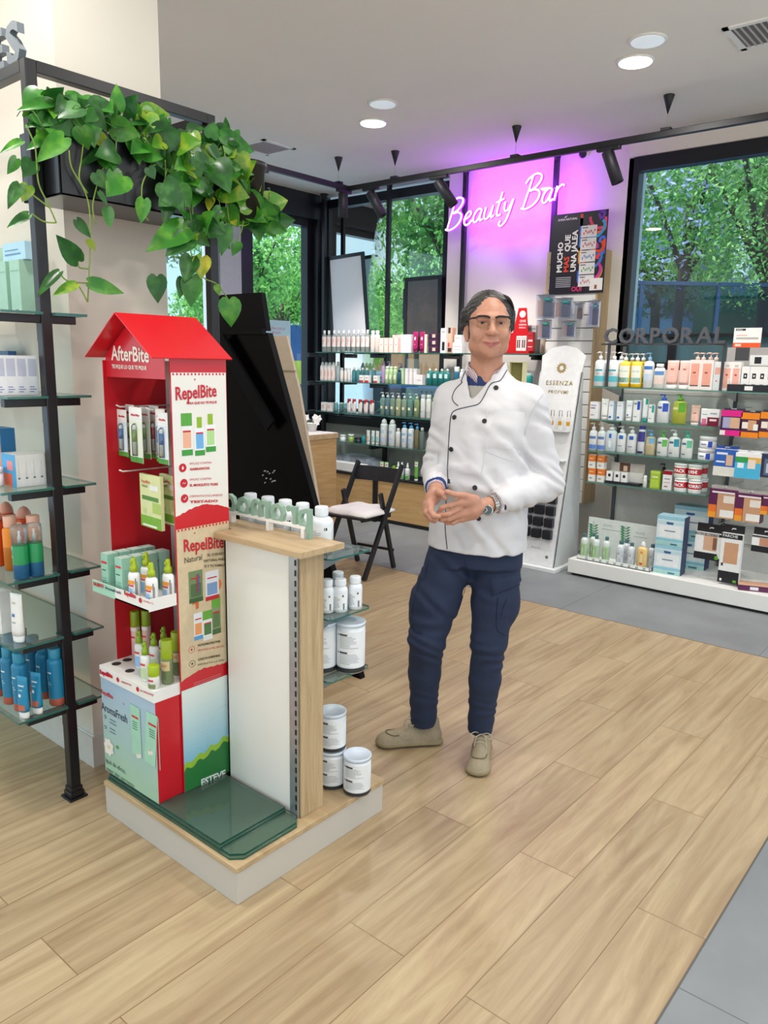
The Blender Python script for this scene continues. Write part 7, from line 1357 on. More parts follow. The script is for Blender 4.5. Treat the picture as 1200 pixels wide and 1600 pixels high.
# ================================================================ SCULPTING WITH DISTANCE FIELDS (for organic shapes)
class Field:
    def __init__(s, lo, hi, h):
        s.lo = np.array(lo, float); s.h = h; s.n = np.ceil((np.array(hi)-s.lo)/h).astype(int)+1; s.D = np.full(s.n, .5, np.float32)
    def sub(s, lo, hi):
        a = np.clip(np.floor((np.array(lo)-s.lo)/s.h).astype(int), 0, s.n-1); b = np.clip(np.ceil((np.array(hi)-s.lo)/s.h).astype(int)+1, 1, s.n)
        g = [(s.lo[i]+s.h*np.arange(a[i], b[i])).astype(np.float32) for i in range(3)]
        return (slice(a[0], b[0]), slice(a[1], b[1]), slice(a[2], b[2])), g[0][:, None, None], g[1][None, :, None], g[2][None, None, :]
    def comb(s, sl, d, k, op='u'):
        c = s.D[sl]
        if op == 'u': hh = np.maximum(k-np.abs(c-d), 0)/k if k else 0; s.D[sl] = np.minimum(c, d)-(hh*hh*k*.25 if k else 0)
        else: d = -d; hh = np.maximum(k-np.abs(c-d), 0)/k if k else 0; s.D[sl] = np.maximum(c, d)+(hh*hh*k*.25 if k else 0)
    def cap(s, a, b, r0, r1=None, k=.01, op='u', flat=None):
        r1 = r0 if r1 is None else r1; a = np.array(a, float); b = np.array(b, float); R = max(r0, r1)+k+2.5*s.h
        sl, x, y, z = s.sub(np.minimum(a, b)-R, np.maximum(a, b)+R); ab = b-a; L = max(1e-9, ab@ab)
        t = np.clip(((x-a[0])*ab[0]+(y-a[1])*ab[1]+(z-a[2])*ab[2])/L, 0, 1)
        dx, dy, dz = x-a[0]-t*ab[0], y-a[1]-t*ab[1], z-a[2]-t*ab[2]
        q = dx*dx+dy*dy+dz*dz
        if flat is not None:
            n, f_ = flat; n = np.array(n, float); n /= np.linalg.norm(n); dn = dx*n[0]+dy*n[1]+dz*n[2]; q = q+dn*dn*(f_*f_-1)
        s.comb(sl, np.sqrt(q)-(r0+(r1-r0)*t), k, op); return s
    def ell(s, c, r, k=.01, op='u', rot=0.0):
        c = np.array(c, float); r = np.array(r, float); R = r.max()+k+2.5*s.h; sl, x, y, z = s.sub(c-R, c+R)
        X_, Y_, Z_ = x-c[0], y-c[1], z-c[2]
        if rot: ca, sa = math.cos(rot), math.sin(rot); X_, Y_ = X_*ca+Y_*sa, -X_*sa+Y_*ca
        k0 = np.sqrt((X_/r[0])**2+(Y_/r[1])**2+(Z_/r[2])**2); k1 = np.sqrt((X_/r[0]**2)**2+(Y_/r[1]**2)**2+(Z_/r[2]**2)**2)+1e-6
        s.comb(sl, (k0*(k0-1)/k1).astype(np.float32), k, op); return s
    def val(s, p):
        q = (np.array(p)-s.lo)/s.h; i = np.floor(q).astype(int)
        if (i < 0).any() or (i >= s.n-1).any(): return .5
        f_ = q-i; c = s.D[i[0]:i[0]+2, i[1]:i[1]+2, i[2]:i[2]+2]; c = c[0]*(1-f_[0])+c[1]*f_[0]; c = c[0]*(1-f_[1])+c[1]*f_[1]; return float(c[0]*(1-f_[2])+c[1]*f_[2])
    def grad(s, p):
        e = s.h; g = Vector([s.val(Vector(p)+d*e)-s.val(Vector(p)-d*e) for d in (X, Y, Z)]); return g.normalized() if g.length > 0 else Vector((0, -1, 0))
    def mesh(s):
        D = s.D; ins = D < 0; n = s.n; c = ins[:-1, :-1, :-1].astype(np.int8)
        for dx in (0, 1):
            for dy in (0, 1):
                for dz in (0, 1):
                    if dx+dy+dz: c = c+ins[dx:n[0]-1+dx, dy:n[1]-1+dy, dz:n[2]-1+dz]
        act = (c > 0) & (c < 8); idx = np.argwhere(act); ids = np.full(act.shape, -1, np.int32); ids[act] = np.arange(len(idx))
        P = np.zeros((len(idx), 3)); W_ = np.zeros(len(idx)); cn = [(a, b, c_) for a in (0, 1) for b in (0, 1) for c_ in (0, 1)]
        vals = {o: D[idx[:, 0]+o[0], idx[:, 1]+o[1], idx[:, 2]+o[2]] for o in cn}
        for o in cn:
            for ax in range(3):
                if o[ax] == 0:
                    o2 = tuple(1 if i == ax else o[i] for i in range(3)); a, b = vals[o], vals[o2]; m_ = (a < 0) != (b < 0); t = np.where(m_, a/np.where(m_, a-b, 1), 0)
                    q = np.tile(np.array(o, float), (len(idx), 1)); q[:, ax] += t; P += q*m_[:, None]; W_ += m_
        V = s.lo+(idx+P/W_[:, None])*s.h; F_ = []
        for ax in range(3):
            o = [0, 0, 0]; o[ax] = 1; e1, e2 = (ax+1) % 3, (ax+2) % 3
            A = ins[:n[0]-o[0], :n[1]-o[1], :n[2]-o[2]]; B = ins[o[0]:, o[1]:, o[2]:]; E = np.argwhere(A != B); E = E[(E[:, e1] > 0) & (E[:, e2] > 0) & (E[:, e1] < n[e1]-1) & (E[:, e2] < n[e2]-1) & (E[:, ax] < n[ax]-1)]
            s1 = np.zeros(3, int); s1[e1] = 1; s2 = np.zeros(3, int); s2[e2] = 1; g = lambda q: ids[q[:, 0], q[:, 1], q[:, 2]]
            quad = np.stack([g(E-s1-s2), g(E-s2), g(E), g(E-s1)], 1); fl = A[E[:, 0], E[:, 1], E[:, 2]]; quad[~fl] = quad[~fl][:, ::-1]; F_.append(quad)
        return V, np.concatenate(F_)
def relax(V, F_, it=2, lam=.5):
    n = len(V)
    for _ in range(it):
        S_ = np.zeros_like(V); C_ = np.zeros(n)
        for a, b in ((0, 1), (1, 2), (2, 3), (3, 0)):
            np.add.at(S_, F_[:, a], V[F_[:, b]]); np.add.at(C_, F_[:, a], 1); np.add.at(S_, F_[:, b], V[F_[:, a]]); np.add.at(C_, F_[:, b], 1)
        V = V+lam*(S_/np.maximum(C_, 1)[:, None]-V)
    return V
def npmesh(name, V, F_, mats, mi=None, parent=None):
    me = bpy.data.meshes.new(name); me.from_pydata(V.tolist(), [], F_.tolist())
    for m_ in mats: me.materials.append(m_)
    if mi is not None: me.polygons.foreach_set('material_index', np.asarray(mi, np.int32))
    me.polygons.foreach_set('use_smooth', np.ones(len(F_), bool)); me.update(); o = bpy.data.objects.new(name, me); COL.objects.link(o)
    if parent: o.parent = parent
    return o
# ================================================================ THE STREET OUTSIDE
FWD = Vector((math.cos(YAW), math.sin(YAW), 0)); RGT = Vector((math.sin(YAW), -math.cos(YAW), 0))
def far(px_, D_, z=0.0): return FWD*D_+RGT*((px_-600)/F*D_)+Z*z
def fz(py_, D_, px_=600): d = _ray(px_, py_); return EYE+d[2]/(d[0]*FWD.x+d[1]*FWD.y)*D_
GZ = -.12
m = MB(); ASP = M('6f8496', .8, scale=.6, var=.08); m.box(6.27, 160, -70, 160, GZ-.1, GZ, ASP); m.box(-60, 6.27, 6.27, 160, GZ-.1, GZ, ASP); m.build('ground', kind='structure')
m = MB(); GR = M('7fa06a', .9, scale=1.5, var=.25); a, b, c, d = far(250, 40, GZ+.004), far(1100, 40, GZ+.004), far(1100, 110, GZ+.004), far(250, 110, GZ+.004); m.add([a, b, c, d], [(0, 1, 2, 3)], GR); o = m.build('lawn', kind='stuff'); tag(o, 'mown grass beyond the road outside the windows', 'grass')
m = MB(); m.add([far(250, 38.5, GZ+.1), far(1100, 38.5, GZ+.1), far(1100, 40, GZ+.1), far(250, 40, GZ+.1), far(250, 38.5, GZ), far(1100, 38.5, GZ)], [(0, 1, 2, 3), (4, 5, 1, 0)], M('b4b8b8', .8)); m.build('curb', kind='structure')
BARK = M('4a4038', .9, scale=8, var=.3)
def crown(seed, cols, n, size, flat=1.0):
    r = np.random.default_rng(seed); m = MB(); mats = [foliage(*c_) for c_ in cols]; blobs = [(r.normal(0, .42, 3)*np.array([1, 1, .75*flat]), r.uniform(.28, .46)) for _ in range(16)]
    for bi, (c, R_) in enumerate(blobs):
        k = int(n/16); d = r.normal(0, 1, (k, 3)); d /= np.linalg.norm(d, axis=1)[:, None]; p = c+d*R_*r.uniform(.55, 1.05, (k, 1)); n1 = r.normal(0, 1, (k, 3)); n1 /= np.linalg.norm(n1, axis=1)[:, None]; n2 = np.cross(n1, d); n2 /= np.linalg.norm(n2, axis=1)[:, None]+1e-6
        s_ = size*r.uniform(.6, 1.3, (k, 1)); v = np.stack([p-n1*s_, p+n2*s_*.45, p+n1*s_, p-n2*s_*.45], 1).reshape(-1, 3); m.add(v.tolist(), [(4*i, 4*i+1, 4*i+2, 4*i+3) for i in range(k)], mats[min(len(mats)-1, (0, 1, 2, 0, 1, 2, 1, 0, 2, 1, 0, 2, 1, 0, 3, 3)[bi])])
    return m.mesh('foliage')
CW = [crown(1, (('4a8c44', '7ab45c'), ('62a050', '98c46c'), ('3a743c', '5f9a4c')), 6500, .036), crown(2, (('6aa85c', '9ccc78'), ('80b868', 'b0d884'), ('549450', '7ab060')), 6500, .036), crown(3, (('5f9a4c', '8cb86a'), ('7aac5c', 'a4c87c'), ('4a8044', '6c9c54'), ('8f9cc8', 'b4b8e0')), 9000, .020, .8)]
def tree(px_, D_, ztop, rad, ci, label, trunk=.16, zs=1.0):
    p = far(px_, D_, GZ); t = thing('tree', label, 'tree', p, rnd.uniform(0, 6)); zc = ztop-rad*.95*zs-GZ
    o = bpy.data.objects.new('foliage', CW[ci]); COL.objects.link(o); o.parent = t; o.location = (0, 0, zc); o.scale = (rad, rad, rad*zs)
    m = MB(); m.tube(smooth([(0, 0, 0), (.1, .05, zc*.5), (0, 0, zc)], 4), [trunk*(1-.04*i) for i in range(9)], BARK, 8)
    for k in range(5): a = k*1.3; m.tube(smooth([(0, 0, zc*.7), (math.cos(a)*rad*.3, math.sin(a)*rad*.3, zc), (math.cos(a)*rad*.6, math.sin(a)*rad*.6, zc+rad*.4*zs)], 4), [trunk*.5-trunk*.045*i for i in range(9)], BARK, 6)
    m.build('trunk', t)
TR = [(385, 34, 9.0, 3.8, 0, 'dense green tree outside, seen left of the corner window pane'), (440, 46, 8.2, 3.6, 1, 'pale green tree outside behind the black stand'), (490, 52, 9.5, 4.0, 1, 'pale green tree beside the playground boards'), (516, 30, 8.6, 2.8, 0, 'tall tree outside just behind the corner post'), (548, 15, 8.6, 2.2, 0, 'dark trunked near tree behind the white poster board'), (604, 50, 6.6, 3.4, 1, 'round pale tree outside seen between the shelving poles'), (648, 42, 8.5, 3.8, 1, 'light green tree behind the traffic light'), (700, 20, 8.0, 3.0, 0, 'leafy tree outside filling the top of the middle window'), (350, 50, 9, 4.5, 1, 'tree outside hidden mostly by the planter'), (560, 74, 7.5, 4, 1, 'farthest tree seen at the left of the middle window')]
for a in TR: tree(*a)
for a in ((1045, 13.5, 6.4, 2.2, 2, 'blossoming jacaranda tree at the left of the right window', .10), (1160, 12.5, 6.6, 2.4, 2, 'blossoming jacaranda tree in the centre of the right window', .12), (1240, 16, 6.8, 2.6, 2, 'blossoming jacaranda tree at the right edge of the view', .12), (1000, 19, 6.6, 2.4, 0, 'green tree behind the left jacaranda in the right window', .14)): tree(*a)
# playground boards, dog, car, traffic light
def farbox(name, label, cat, px0, px1, py0, py1, D_, mat, th=.3, z0=None, extra=None):
    a, b = far(px0, D_), far(px1, D_); w = (b-a).length; zt = fz(py0, D_, (px0+px1)/2); zb = fz(py1, D_, (px0+px1)/2) if z0 is None else z0; c = (a+b)/2
    m = MB(); m.box(-w/2, w/2, 0, th, 0, zt-zb, mat, .02)
    if extra: extra(m, w, zt-zb)
    o = m.build(name, None, (c.x, c.y, zb), math.atan2(RGT.y, RGT.x)); tag(o, label, cat); return o
farbox('playground_board', 'blue playground board with a pale poster seen left of the corner post', 'board', 472, 502, 504, 560, 44, M('2f78c8', .6), .2, GZ, lambda m, w, h: (m.box(-w*.4, w*.45, -.02, 0, h*.35, h*.8, M('a8c4cc', .6)), m.box(-w*.2, w*.1, -.03, -.02, h*.45, h*.6, M('d87a6a', .6)), m.box(w*.1, w*.3, -.03, -.02, h*.5, h*.7, M('5a9ac8', .6))))
farbox('playground_box', 'yellow and blue playground box beside the blue board outside', 'board', 452, 469, 508, 556, 46, M('3f5fae', .6), .3, GZ, lambda m, w, h: m.box(-w/2, w/2, -.02, 0, 0, h*.45, M('c8c85a', .6)))
farbox('brick_building', 'low reddish building far behind the trees in the middle window', 'building', 560, 720, 478, 553, 85, M('9a6a58', .8), 4, GZ)
Fd = Field((-.75, -.2, -.05), (.75, .2, .75), .02)
Fd.cap((-.32, 0, .42), (.30, 0, .44), .12, .10, .04).cap((-.32, 0, .45), (-.52, 0, .56), .08, .07, .04).cap((-.52, 0, .56), (-.66, 0, .53), .07, .035, .03).cap((-.5, .06, .6), (-.5, .09, .5), .03, .02, .02).cap((-.5, -.06, .6), (-.5, -.09, .5), .03, .02, .02).cap((.34, 0, .46), (.56, 0, .66), .04, .02, .03)
for x_, y_ in ((-.28, .07), (-.28, -.07)): Fd.cap((x_, y_, .40), (x_-.01, y_, .2), .05, .035, .03).cap((x_-.01, y_, .2), (x_, y_, .03), .035, .035, .02)
for x_, y_ in ((.28, .07), (.28, -.07)): Fd.cap((x_, y_, .42), (x_-.05, y_, .24), .07, .04, .03).cap((x_-.05, y_, .24), (x_+.05, y_, .17), .04, .03, .02).cap((x_+.05, y_, .17), (x_+.03, y_, .03), .03, .032, .02)
V_, F_ = Fd.mesh(); V_ = relax(V_, F_, 2); o = npmesh('dog', V_, F_, [M('7d7c78', .9, scale=20, var=.3, bump=.5)]); p = far(484, 36, GZ); o.location = (p.x, p.y, GZ+.004); o.rotation_euler = (0, 0, math.atan2(RGT.y, RGT.x)); tag(o, 'grey shaggy dog walking along the grass outside, seen left of the corner post', 'dog')
def car(px_, D_, col, label):
    p = far(px_, D_, GZ); t = thing('car', label, 'car', p, math.atan2(RGT.y, RGT.x)); C1 = M(col, .2, coat=.8); m = MB()
    pr = [(-2.1, .35), (-2.12, .62), (-2.0, .82), (-1.35, .93), (-.75, 1.38), (-.4, 1.46), (.7, 1.46), (1.1, 1.38), (1.75, .98), (2.05, .90), (2.12, .6), (2.1, .35)]; n = len(pr)
    v = []
    for y_, k in ((-.86, 0), (-.80, 1), (.80, 1), (.86, 0)):
        for x_, z_ in pr: tz = z_ if not k else z_; in_ = .10 if z_ > 1 else 0; v.append((x_, y_*(1-in_ if abs(y_) else 1), tz))
    fs = [(j*n+i, j*n+i+1, (j+1)*n+i+1, (j+1)*n+i) for j in range(3) for i in range(n-1)]+[tuple(range(n))[::-1], tuple(3*n+i for i in range(n))]; m.add(v, fs, C1); m.build('body', t)
    m = MB(); GLS = M('26323c', .1, coat=.5); m.add([(-1.15, -.873, .97), (1.45, -.873, .97), (1.0, -.80, 1.34), (-.65, -.80, 1.34)], [(0, 1, 2, 3)], GLS); m.build('side_glass', t)
    for x_ in (-1.3, 1.3):
        for y_ in (-.8, .62): m = MB(); m.lathe([(.2, 0), (.31, .01), (.33, .05), (.33, .17), (.2, .18)], M('1a1a1c', .7), 20, xf=Matrix.Translation((x_, y_+.18, .33)) @ Matrix.Rotation(math.pi/2, 4, 'X')); m.build('wheel', t)
car(655, 11, '2c4a74', 'dark blue car parked outside behind the middle window shelves'); car(560, 19, '8a98a8', 'silver car on the road outside left of the blue one')
p = far(630, 24, GZ); t = thing('traffic_light', 'traffic light showing red outside between the poles', 'traffic light', p, math.atan2(RGT.y, RGT.x)); m = MB(); zc = fz(470, 24, 630)-GZ; m.tube([(0, .1, 0), (0, .1, zc)], .06, M('30343a', .5)); m.build('pole', t); m = MB(); m.box(-.15, .15, -.1, .1, zc-.55, zc+.35, M('16181c', .5), .02); m.build('head', t)
m = MB(); m.lathe([(.11, 0), (.11, .02)], M('ff2a1a', .4, emit=3.0), 16, xf=Matrix.Translation((0, -.1, zc+.16)) @ Matrix.Rotation(math.pi/2, 4, 'X')); m.build('red_lamp', t); m = MB(); m.lathe([(.11, 0), (.11, .02)], M('1a5a4a', .4), 16, xf=Matrix.Translation((0, -.1, zc-.36)) @ Matrix.Rotation(math.pi/2, 4, 'X')); m.build('green_lamp', t)
# building, letters, fence and hedge seen in the right window
farbox('concrete_building', 'pale concrete building with white columns behind the jacarandas', 'building', 960, 1420, 436, 560, 26, M('a3a2a2', .8, var=.05, scale=1), 5, GZ, lambda m, w, h: (m.box(-w/2, w/2, -.6, 0, h+2.6, h+4.5, M('8f9298', .7)), *[m.box(x_, x_+.35, -.5, -.15, h, h+2.6, M('dfe6ea', .6)) for x_ in (-w/2+1.3, -w/2+3.3, -w/2+5.4, -w/2+7.6)], m.box(-w/2, w/2, .3, .5, h, h+2.6, M('4a5660', .4)), m.text('BAR BAR', .62, (-w/2+1.2, -.03, h-1.2), X, Z, M('4a4c50', .6), bold=.03)))
farbox('hedge', 'dark clipped hedge outside the lower right window', 'hedge', 1090, 1300, 462, 540, 17, M('2c5a34', .9, bump=1, scale=14, var=.4), 1.0, GZ)
t = thing('glass_fence', 'blue tinted glass terrace fence outside the right window', 'fence', far(1080, 12, GZ), math.atan2(RGT.y, RGT.x)); m = MB(); NB = M('23466a', .4); h1 = fz(440, 12, 1050)-GZ
for k in range(-1, 4): m.box(-1.0+k*1.15, -.95+k*1.15, -.03, .03, 0, h1, NB)
m.box(-2.2, 2.6, -.03, .03, h1-.05, h1, NB); m.build('frame', t); m = MB(); m.add([(-2.2, 0, .1), (2.6, 0, .1), (2.6, 0, h1-.05), (-2.2, 0, h1-.05)], [(0, 1, 2, 3)], glass('5f8fb4', .8)); m.build('pane', t)
# ================================================================ THE MAN
MO = Vector((2.33, 1.60, 0)); MR = math.atan2(RGT.y, RGT.x)
man = thing('person', 'man with glasses in white chef style tunic and navy trousers, hands joined, standing smiling', 'person', MO, MR)
# local frame: x to his left (image right), y away from the viewer, z up.  A line of sight in that frame:
def lray(px_, py_):
    d = Vector(_ray(px_, py_)); c = Vector((0, 0, EYE))-MO; return Vector((c.dot(RGT), c.dot(FWD), c.z)), Vector((d.dot(RGT), d.dot(FWD), d.z)).normalized()
def hit(fd, px_, py_, off=.0, t0=2.2, t1=3.2):
    o, d = lray(px_, py_); t = t0; st = .004; pv = .5
    while t < t1:
        v = fd.val(o+d*t)
        if v < 0: t -= st*(-v/(pv-v+1e-9)) if pv < .4 else 0; break
        pv = v; t += st
    else: return None
    p = o+d*t; return p+fd.grad(p)*off
def L_(px_, py_, y): o, d = lray(px_, py_); return o+d*((y-o.y)/d.y)
SKIN = M('c08a72', .48, scale=60, var=.06, bump=.12, sss=.25); LIP = M('a8605a', .45, var=.03, sss=.2); STUB = M('b07e69', .55, scale=200, var=.12, bump=.2, sss=.2)
B = Field((-.19, -.30, .86), (.46, .24, 1.86), .0026); hx_, hy = .087, .012
B.ell((hx_, hy+.020, 1.714), (.074, .091, .086), .02).ell((hx_, hy-.020, 1.660), (.0665, .071, .085), .03).ell((hx_, hy-.020, 1.612), (.058, .062, .042), .025).ell((hx_, hy-.066, 1.588), (.020, .016, .015), .022)
for s_ in (-1, 1):
    B.ell((hx_+s_*.041, hy-.058, 1.650), (.023, .022, .022), .02).ell((hx_+s_*.052, hy-.015, 1.612), (.016, .030, .022), .02).cap((hx_+s_*.012, hy-.080, 1.709), (hx_+s_*.046, hy-.068, 1.711), .009, .008, .014)
    B.ell((hx_+s_*.0315, hy-.098, 1.690), (.0185, .020, .0135), .012, 's').ell((hx_+s_*.0145, hy-.094, 1.653), (.0092, .011, .0085), .006)
    B.ell((hx_+s_*.0755, hy+.028, 1.664), (.008, .017, .030), .006, rot=-s_*.35).ell((hx_+s_*.080, hy+.022, 1.668), (.004, .009, .017), .004, 's').ell((hx_+s_*.073, hy+.018, 1.636), (.007, .008, .010), .005)
    B.cap((hx_+s_*.022, hy-.094, 1.646), (hx_+s_*.036, hy-.078, 1.618), .0042, .0036, .008, 's')
    B.cap((hx_+s_*.018, hy-.083, 1.6985), (hx_+s_*.044, hy-.073, 1.6965), .0050, .0046, .003).cap((hx_+s_*.019, hy-.080, 1.6815), (hx_+s_*.043, hy-.072, 1.683), .0038, .0034, .004)
B.cap((hx_, hy-.080, 1.703), (hx_, hy-.109, 1.659), .0085, .0120, .012).ell((hx_, hy-.107, 1.656), (.0135, .012, .0105), .008)
for a, b in (((-.029, -.072, 1.6255), (-.009, -.0865, 1.6210)), ((-.009, -.0865, 1.6210), (.009, -.0865, 1.6210)), ((.009, -.0865, 1.6210), (.029, -.072, 1.6255))): B.cap((hx_+a[0], hy+a[1], a[2]), (hx_+b[0], hy+b[1], b[2]), .0040, .0040, .006)
for a, b in (((-.024, -.074, 1.6175), (0, -.087, 1.6110)), ((0, -.087, 1.6110), (.024, -.074, 1.6175))): B.cap((hx_+a[0], hy+a[1], a[2]), (hx_+b[0], hy+b[1], b[2]), .0052, .0052, .006)
for a, b in (((-.032, -.077, 1.6240), (0, -.0945, 1.6158)), ((0, -.0945, 1.6158), (.032, -.077, 1.6240))): B.cap((hx_+a[0], hy+a[1], a[2]), (hx_+b[0], hy+b[1], b[2]), .0016, .0016, .002, 's')
B.cap((hx_, .046, 1.62), (.092, .052, 1.48), .056, .060, .025).cap((hx_, -.005, 1.57), (.090, -.004, 1.49), .013, .012, .03)
B.cap((.09, .06, 1.41), (.08, .07, .95), .075, .085, .04)
SR, SL = (-.028, .105, 1.418), (.236, -.012, 1.415); ER, EL = (-.078, .125, 1.150), (.325, .005, 1.120); WR, WL = (-.088, -.105, 1.105), (.086, -.178, 1.070)
for s_, e_, w_ in ((SR, ER, WR), (SL, EL, WL)): B.cap((.09, .05, 1.40), s_, .06, .05, .03).cap(s_, e_, .040, .034, .03).cap(e_, w_, .034, .0255, .02)
HP = lambda px_, py_, y=-.215: L_(px_, py_, y)
# his left hand, back of the hand to the viewer, fingers towards image left
def chain(pts, r, k=.004, k0=.008):
    for i in range(len(pts)-1): B.cap(pts[i], pts[i+1], r[i], r[i+1], k0 if i == 0 else k)
fl = ((0, 1, 0), 1.25)
B.cap(WL, HP(742, 795, -.200), .024, .026, .012); B.cap(HP(742, 785, -.205), HP(719, 786, -.222), .019, .015, .014); B.cap(HP(742, 800, -.203), HP(718, 803, -.218), .019, .014, .014); B.cap(HP(740, 806, -.198), HP(722, 811, -.208), .014, .012, .012)
chain([HP(718, 785, -.226), HP(703, 790, -.236), HP(691, 793, -.230), HP(686, 800, -.218)], [.0115, .0098, .0088, .0078])
chain([HP(717, 795, -.226), HP(701, 803, -.238), HP(687, 806, -.230), HP(679, 807, -.220)], [.0112, .0098, .0088, .0078])
chain([HP(718, 804, -.220), HP(702, 811, -.232), HP(690, 812, -.222), HP(683, 810, -.212)], [.0108, .0092, .0084, .0074])
chain([HP(721, 811, -.212), HP(708, 817, -.218), HP(699, 817, -.208), HP(694, 814, -.200)], [.0098, .0080, .0074, .0066])
chain([HP(742, 780, -.205), HP(725, 774, -.225), HP(711, 773, -.236), HP(698, 768, -.238)], [.0150, .0115, .0098, .0082], k0=.014)
# his right hand, seen from the thumb side, fingers curling under the other hand
B.cap(WR, HP(677, 776, -.165), .0245, .0235, .012); B.cap(HP(679, 777, -.165), HP(672, 789, -.205), .021, .0155, .014); B.cap(HP(672, 778, -.150), HP(667, 790, -.180), .017, .014, .014)
chain([HP(674, 788, -.208), HP(673, 798, -.232), HP(678, 806, -.246), HP(686, 807, -.252)], [.0118, .0102, .0092, .0080])
chain([HP(669, 789, -.196), HP(667, 801, -.218), HP(674, 810, -.232), HP(682, 812, -.238)], [.0118, .0100, .0090, .0080])
chain([HP(666, 790, -.182), HP(665, 803, -.202), HP(671, 812, -.214), HP(679, 815, -.218)], [.0110, .0094, .0085, .0075])
chain([HP(665, 788, -.168), HP(664, 799, -.184), HP(668, 808, -.196), HP(675, 812, -.200)], [.0098, .0082, .0075, .0066])
chain([HP(680, 774, -.175), HP(686, 769, -.205), HP(692, 772, -.222), HP(696, 778, -.228)], [.0155, .0118, .0100, .0084], k0=.014)
V_, F_ = B.mesh(); V_ = relax(V_, F_, 1, .5); C_ = V_[F_].mean(1); mi = np.zeros(len(F_), int)
q = C_-np.array([hx_, hy, 0]); ax_ = np.abs(q[:, 0]); lipm = (ax_ < .030) & (q[:, 1] < -.066) & (q[:, 2] < 1.6245+.08*ax_) & (q[:, 2] > 1.6066+.42*ax_); mi[lipm] = 1
body = npmesh('body', V_, F_, [SKIN, LIP, STUB], mi, man)
# eyes, brows, hair
EW = M('d8cec8', .3, var=0); IR = M('33211a', .2, var=0)
for s_ in (-1, 1):
    m = MB(); c = Vector((hx_+s_*.0315, hy-.0665, 1.6895)); xf = Matrix.Translation(c) @ Matrix.Rotation(math.pi/2, 4, 'X')
    m.lathe([(.0125*math.cos(a), .0125*math.sin(a)) for a in np.linspace(-1.4, 1.04, 12)]+[(.0072, .0102)], EW, 20, xf=xf); m.lathe([(.0072, .0103), (.0055, .0114), (.0030, .0124)], IR, 18, xf=xf); m.lathe([(.0032, .0123), (.0010, .0127)], M('0c0a0a', .1, var=0), 14, xf=xf); m.build('eye', man)
    m = MB(); m.tube(smooth([(hx_+s_*.013, hy-.091, 1.7065), (hx_+s_*.028, hy-.0875, 1.7115), (hx_+s_*.050, hy-.073, 1.708)], 4), [.0015, .0022, .0026, .0028, .0027, .0024, .0020, .0016, .0010], M('4a403c', .8, bump=1), 8); m.build('eyebrow', man)
H = Field((-.03, -.12, 1.58), (.21, .17, 1.84), .0026)
H.ell((hx_, hy+.028, 1.722), (.083, .093, .087), .01).cap((hx_-.078, hy+.030, 1.725), (hx_-.084, hy+.045, 1.680), .020, .016, .02).cap((hx_+.078, hy+.030, 1.725), (hx_+.084, hy+.045, 1.680), .020, .016, .02)
H.ell((hx_+.010, hy-.105, 1.712), (.0675, .095, .0880), .006, 's').ell((hx_, hy-.05, 1.615), (.090, .075, .060), .010, 's')
for s_ in (-1, 1): H.ell((hx_+s_*.082, hy+.010, 1.655), (.020, .034, .030), .006, 's').cap((hx_+s_*.069, hy-.014, 1.690), (hx_+s_*.068, hy-.012, 1.640), .0065, .004, .006)
sl, x_, y_, z_ = H.sub((-1, -1, -1), (3, 3, 3)); H.D[sl] += (.0010*np.sin((z_*300+y_*160+x_*40)+4*np.sin(x_*60+y_*30))+.0010*np.sin(z_*520-y_*330+x_*210)).astype(np.float32)
H.D[sl] = np.maximum(H.D[sl], (1.600+.0*x_-z_+0*y_).astype(np.float32))
V_, F_ = H.mesh(); V_ = relax(V_, F_, 1, .4); npmesh('hair', V_, F_, [M('332e2d', .45, scale=40, var=.35, bump=.5)], None, man)
m = MB()
for k in range(16):
    a = k*.1; m.tube(smooth([(hx_+.035+.002*k, hy-.055+.004*k, 1.788-.001*k), (hx_+.066+.001*k, hy-.030+.004*k, 1.778-.002*k), (hx_+.086+.0008*k, hy-.012+.005*k, 1.742-.002*k), (hx_+.083, hy-.004+.004*k, 1.706)], 4), .0009, M('5a5350', .5), 4)
m.build('hair_strand', man)
# glasses
m = MB(); GB = M('17120f', .25); GM = M('b89a7a', .3, .8)
gz = 1.6905; gy = hy-.102
def rim(cx, top=False):
    pts = []
    for k in range(24):
        a = k*2*math.pi/24; ca, sa = math.cos(a), math.sin(a); pts.append(Vector((cx+.0262*math.copysign(abs(ca)**.62, ca), gy+.10*((cx-hx_)+.0262*ca)**2*3, gz+.0200*math.copysign(abs(sa)**.62, sa))))
    return pts
for s_ in (-1, 1):
    R_ = rim(hx_+s_*.0335); m.tube(R_, .0009, GM, 6, closed=True)
    up = [p+Vector((0, -.0004, .0006)) for i, p in enumerate(R_) if p.z > gz+.0125]; up.sort(key=lambda p: p.x); ex = [Vector((hx_-.069, gy+.010, gz+.013))] if s_ < 0 else []; ex2 = [Vector((hx_+.069, gy+.010, gz+.013))] if s_ > 0 else []
    m.tube(ex+up+ex2, .0033, GB, 8)
    m.tube([(hx_+s_*.069, gy+.010, gz+.013), (hx_+s_*.077, hy-.03, gz+.010), (hx_+s_*.080, hy+.030, gz+.004), (hx_+s_*.077, hy+.045, gz-.02)], .0022, GB, 6)
m.tube(smooth([(hx_-.009, gy, gz+.008), (hx_, gy-.003, gz+.0105), (hx_+.009, gy, gz+.008)], 4), .0012, GM, 6); gl_ = m.build('glasses', man)
for s_ in (-1, 1): m = MB(); R_ = rim(hx_+s_*.0335); m.add(R_, [tuple(range(24))], glass('efe9e0', .5)); m.build('lens', gl_)
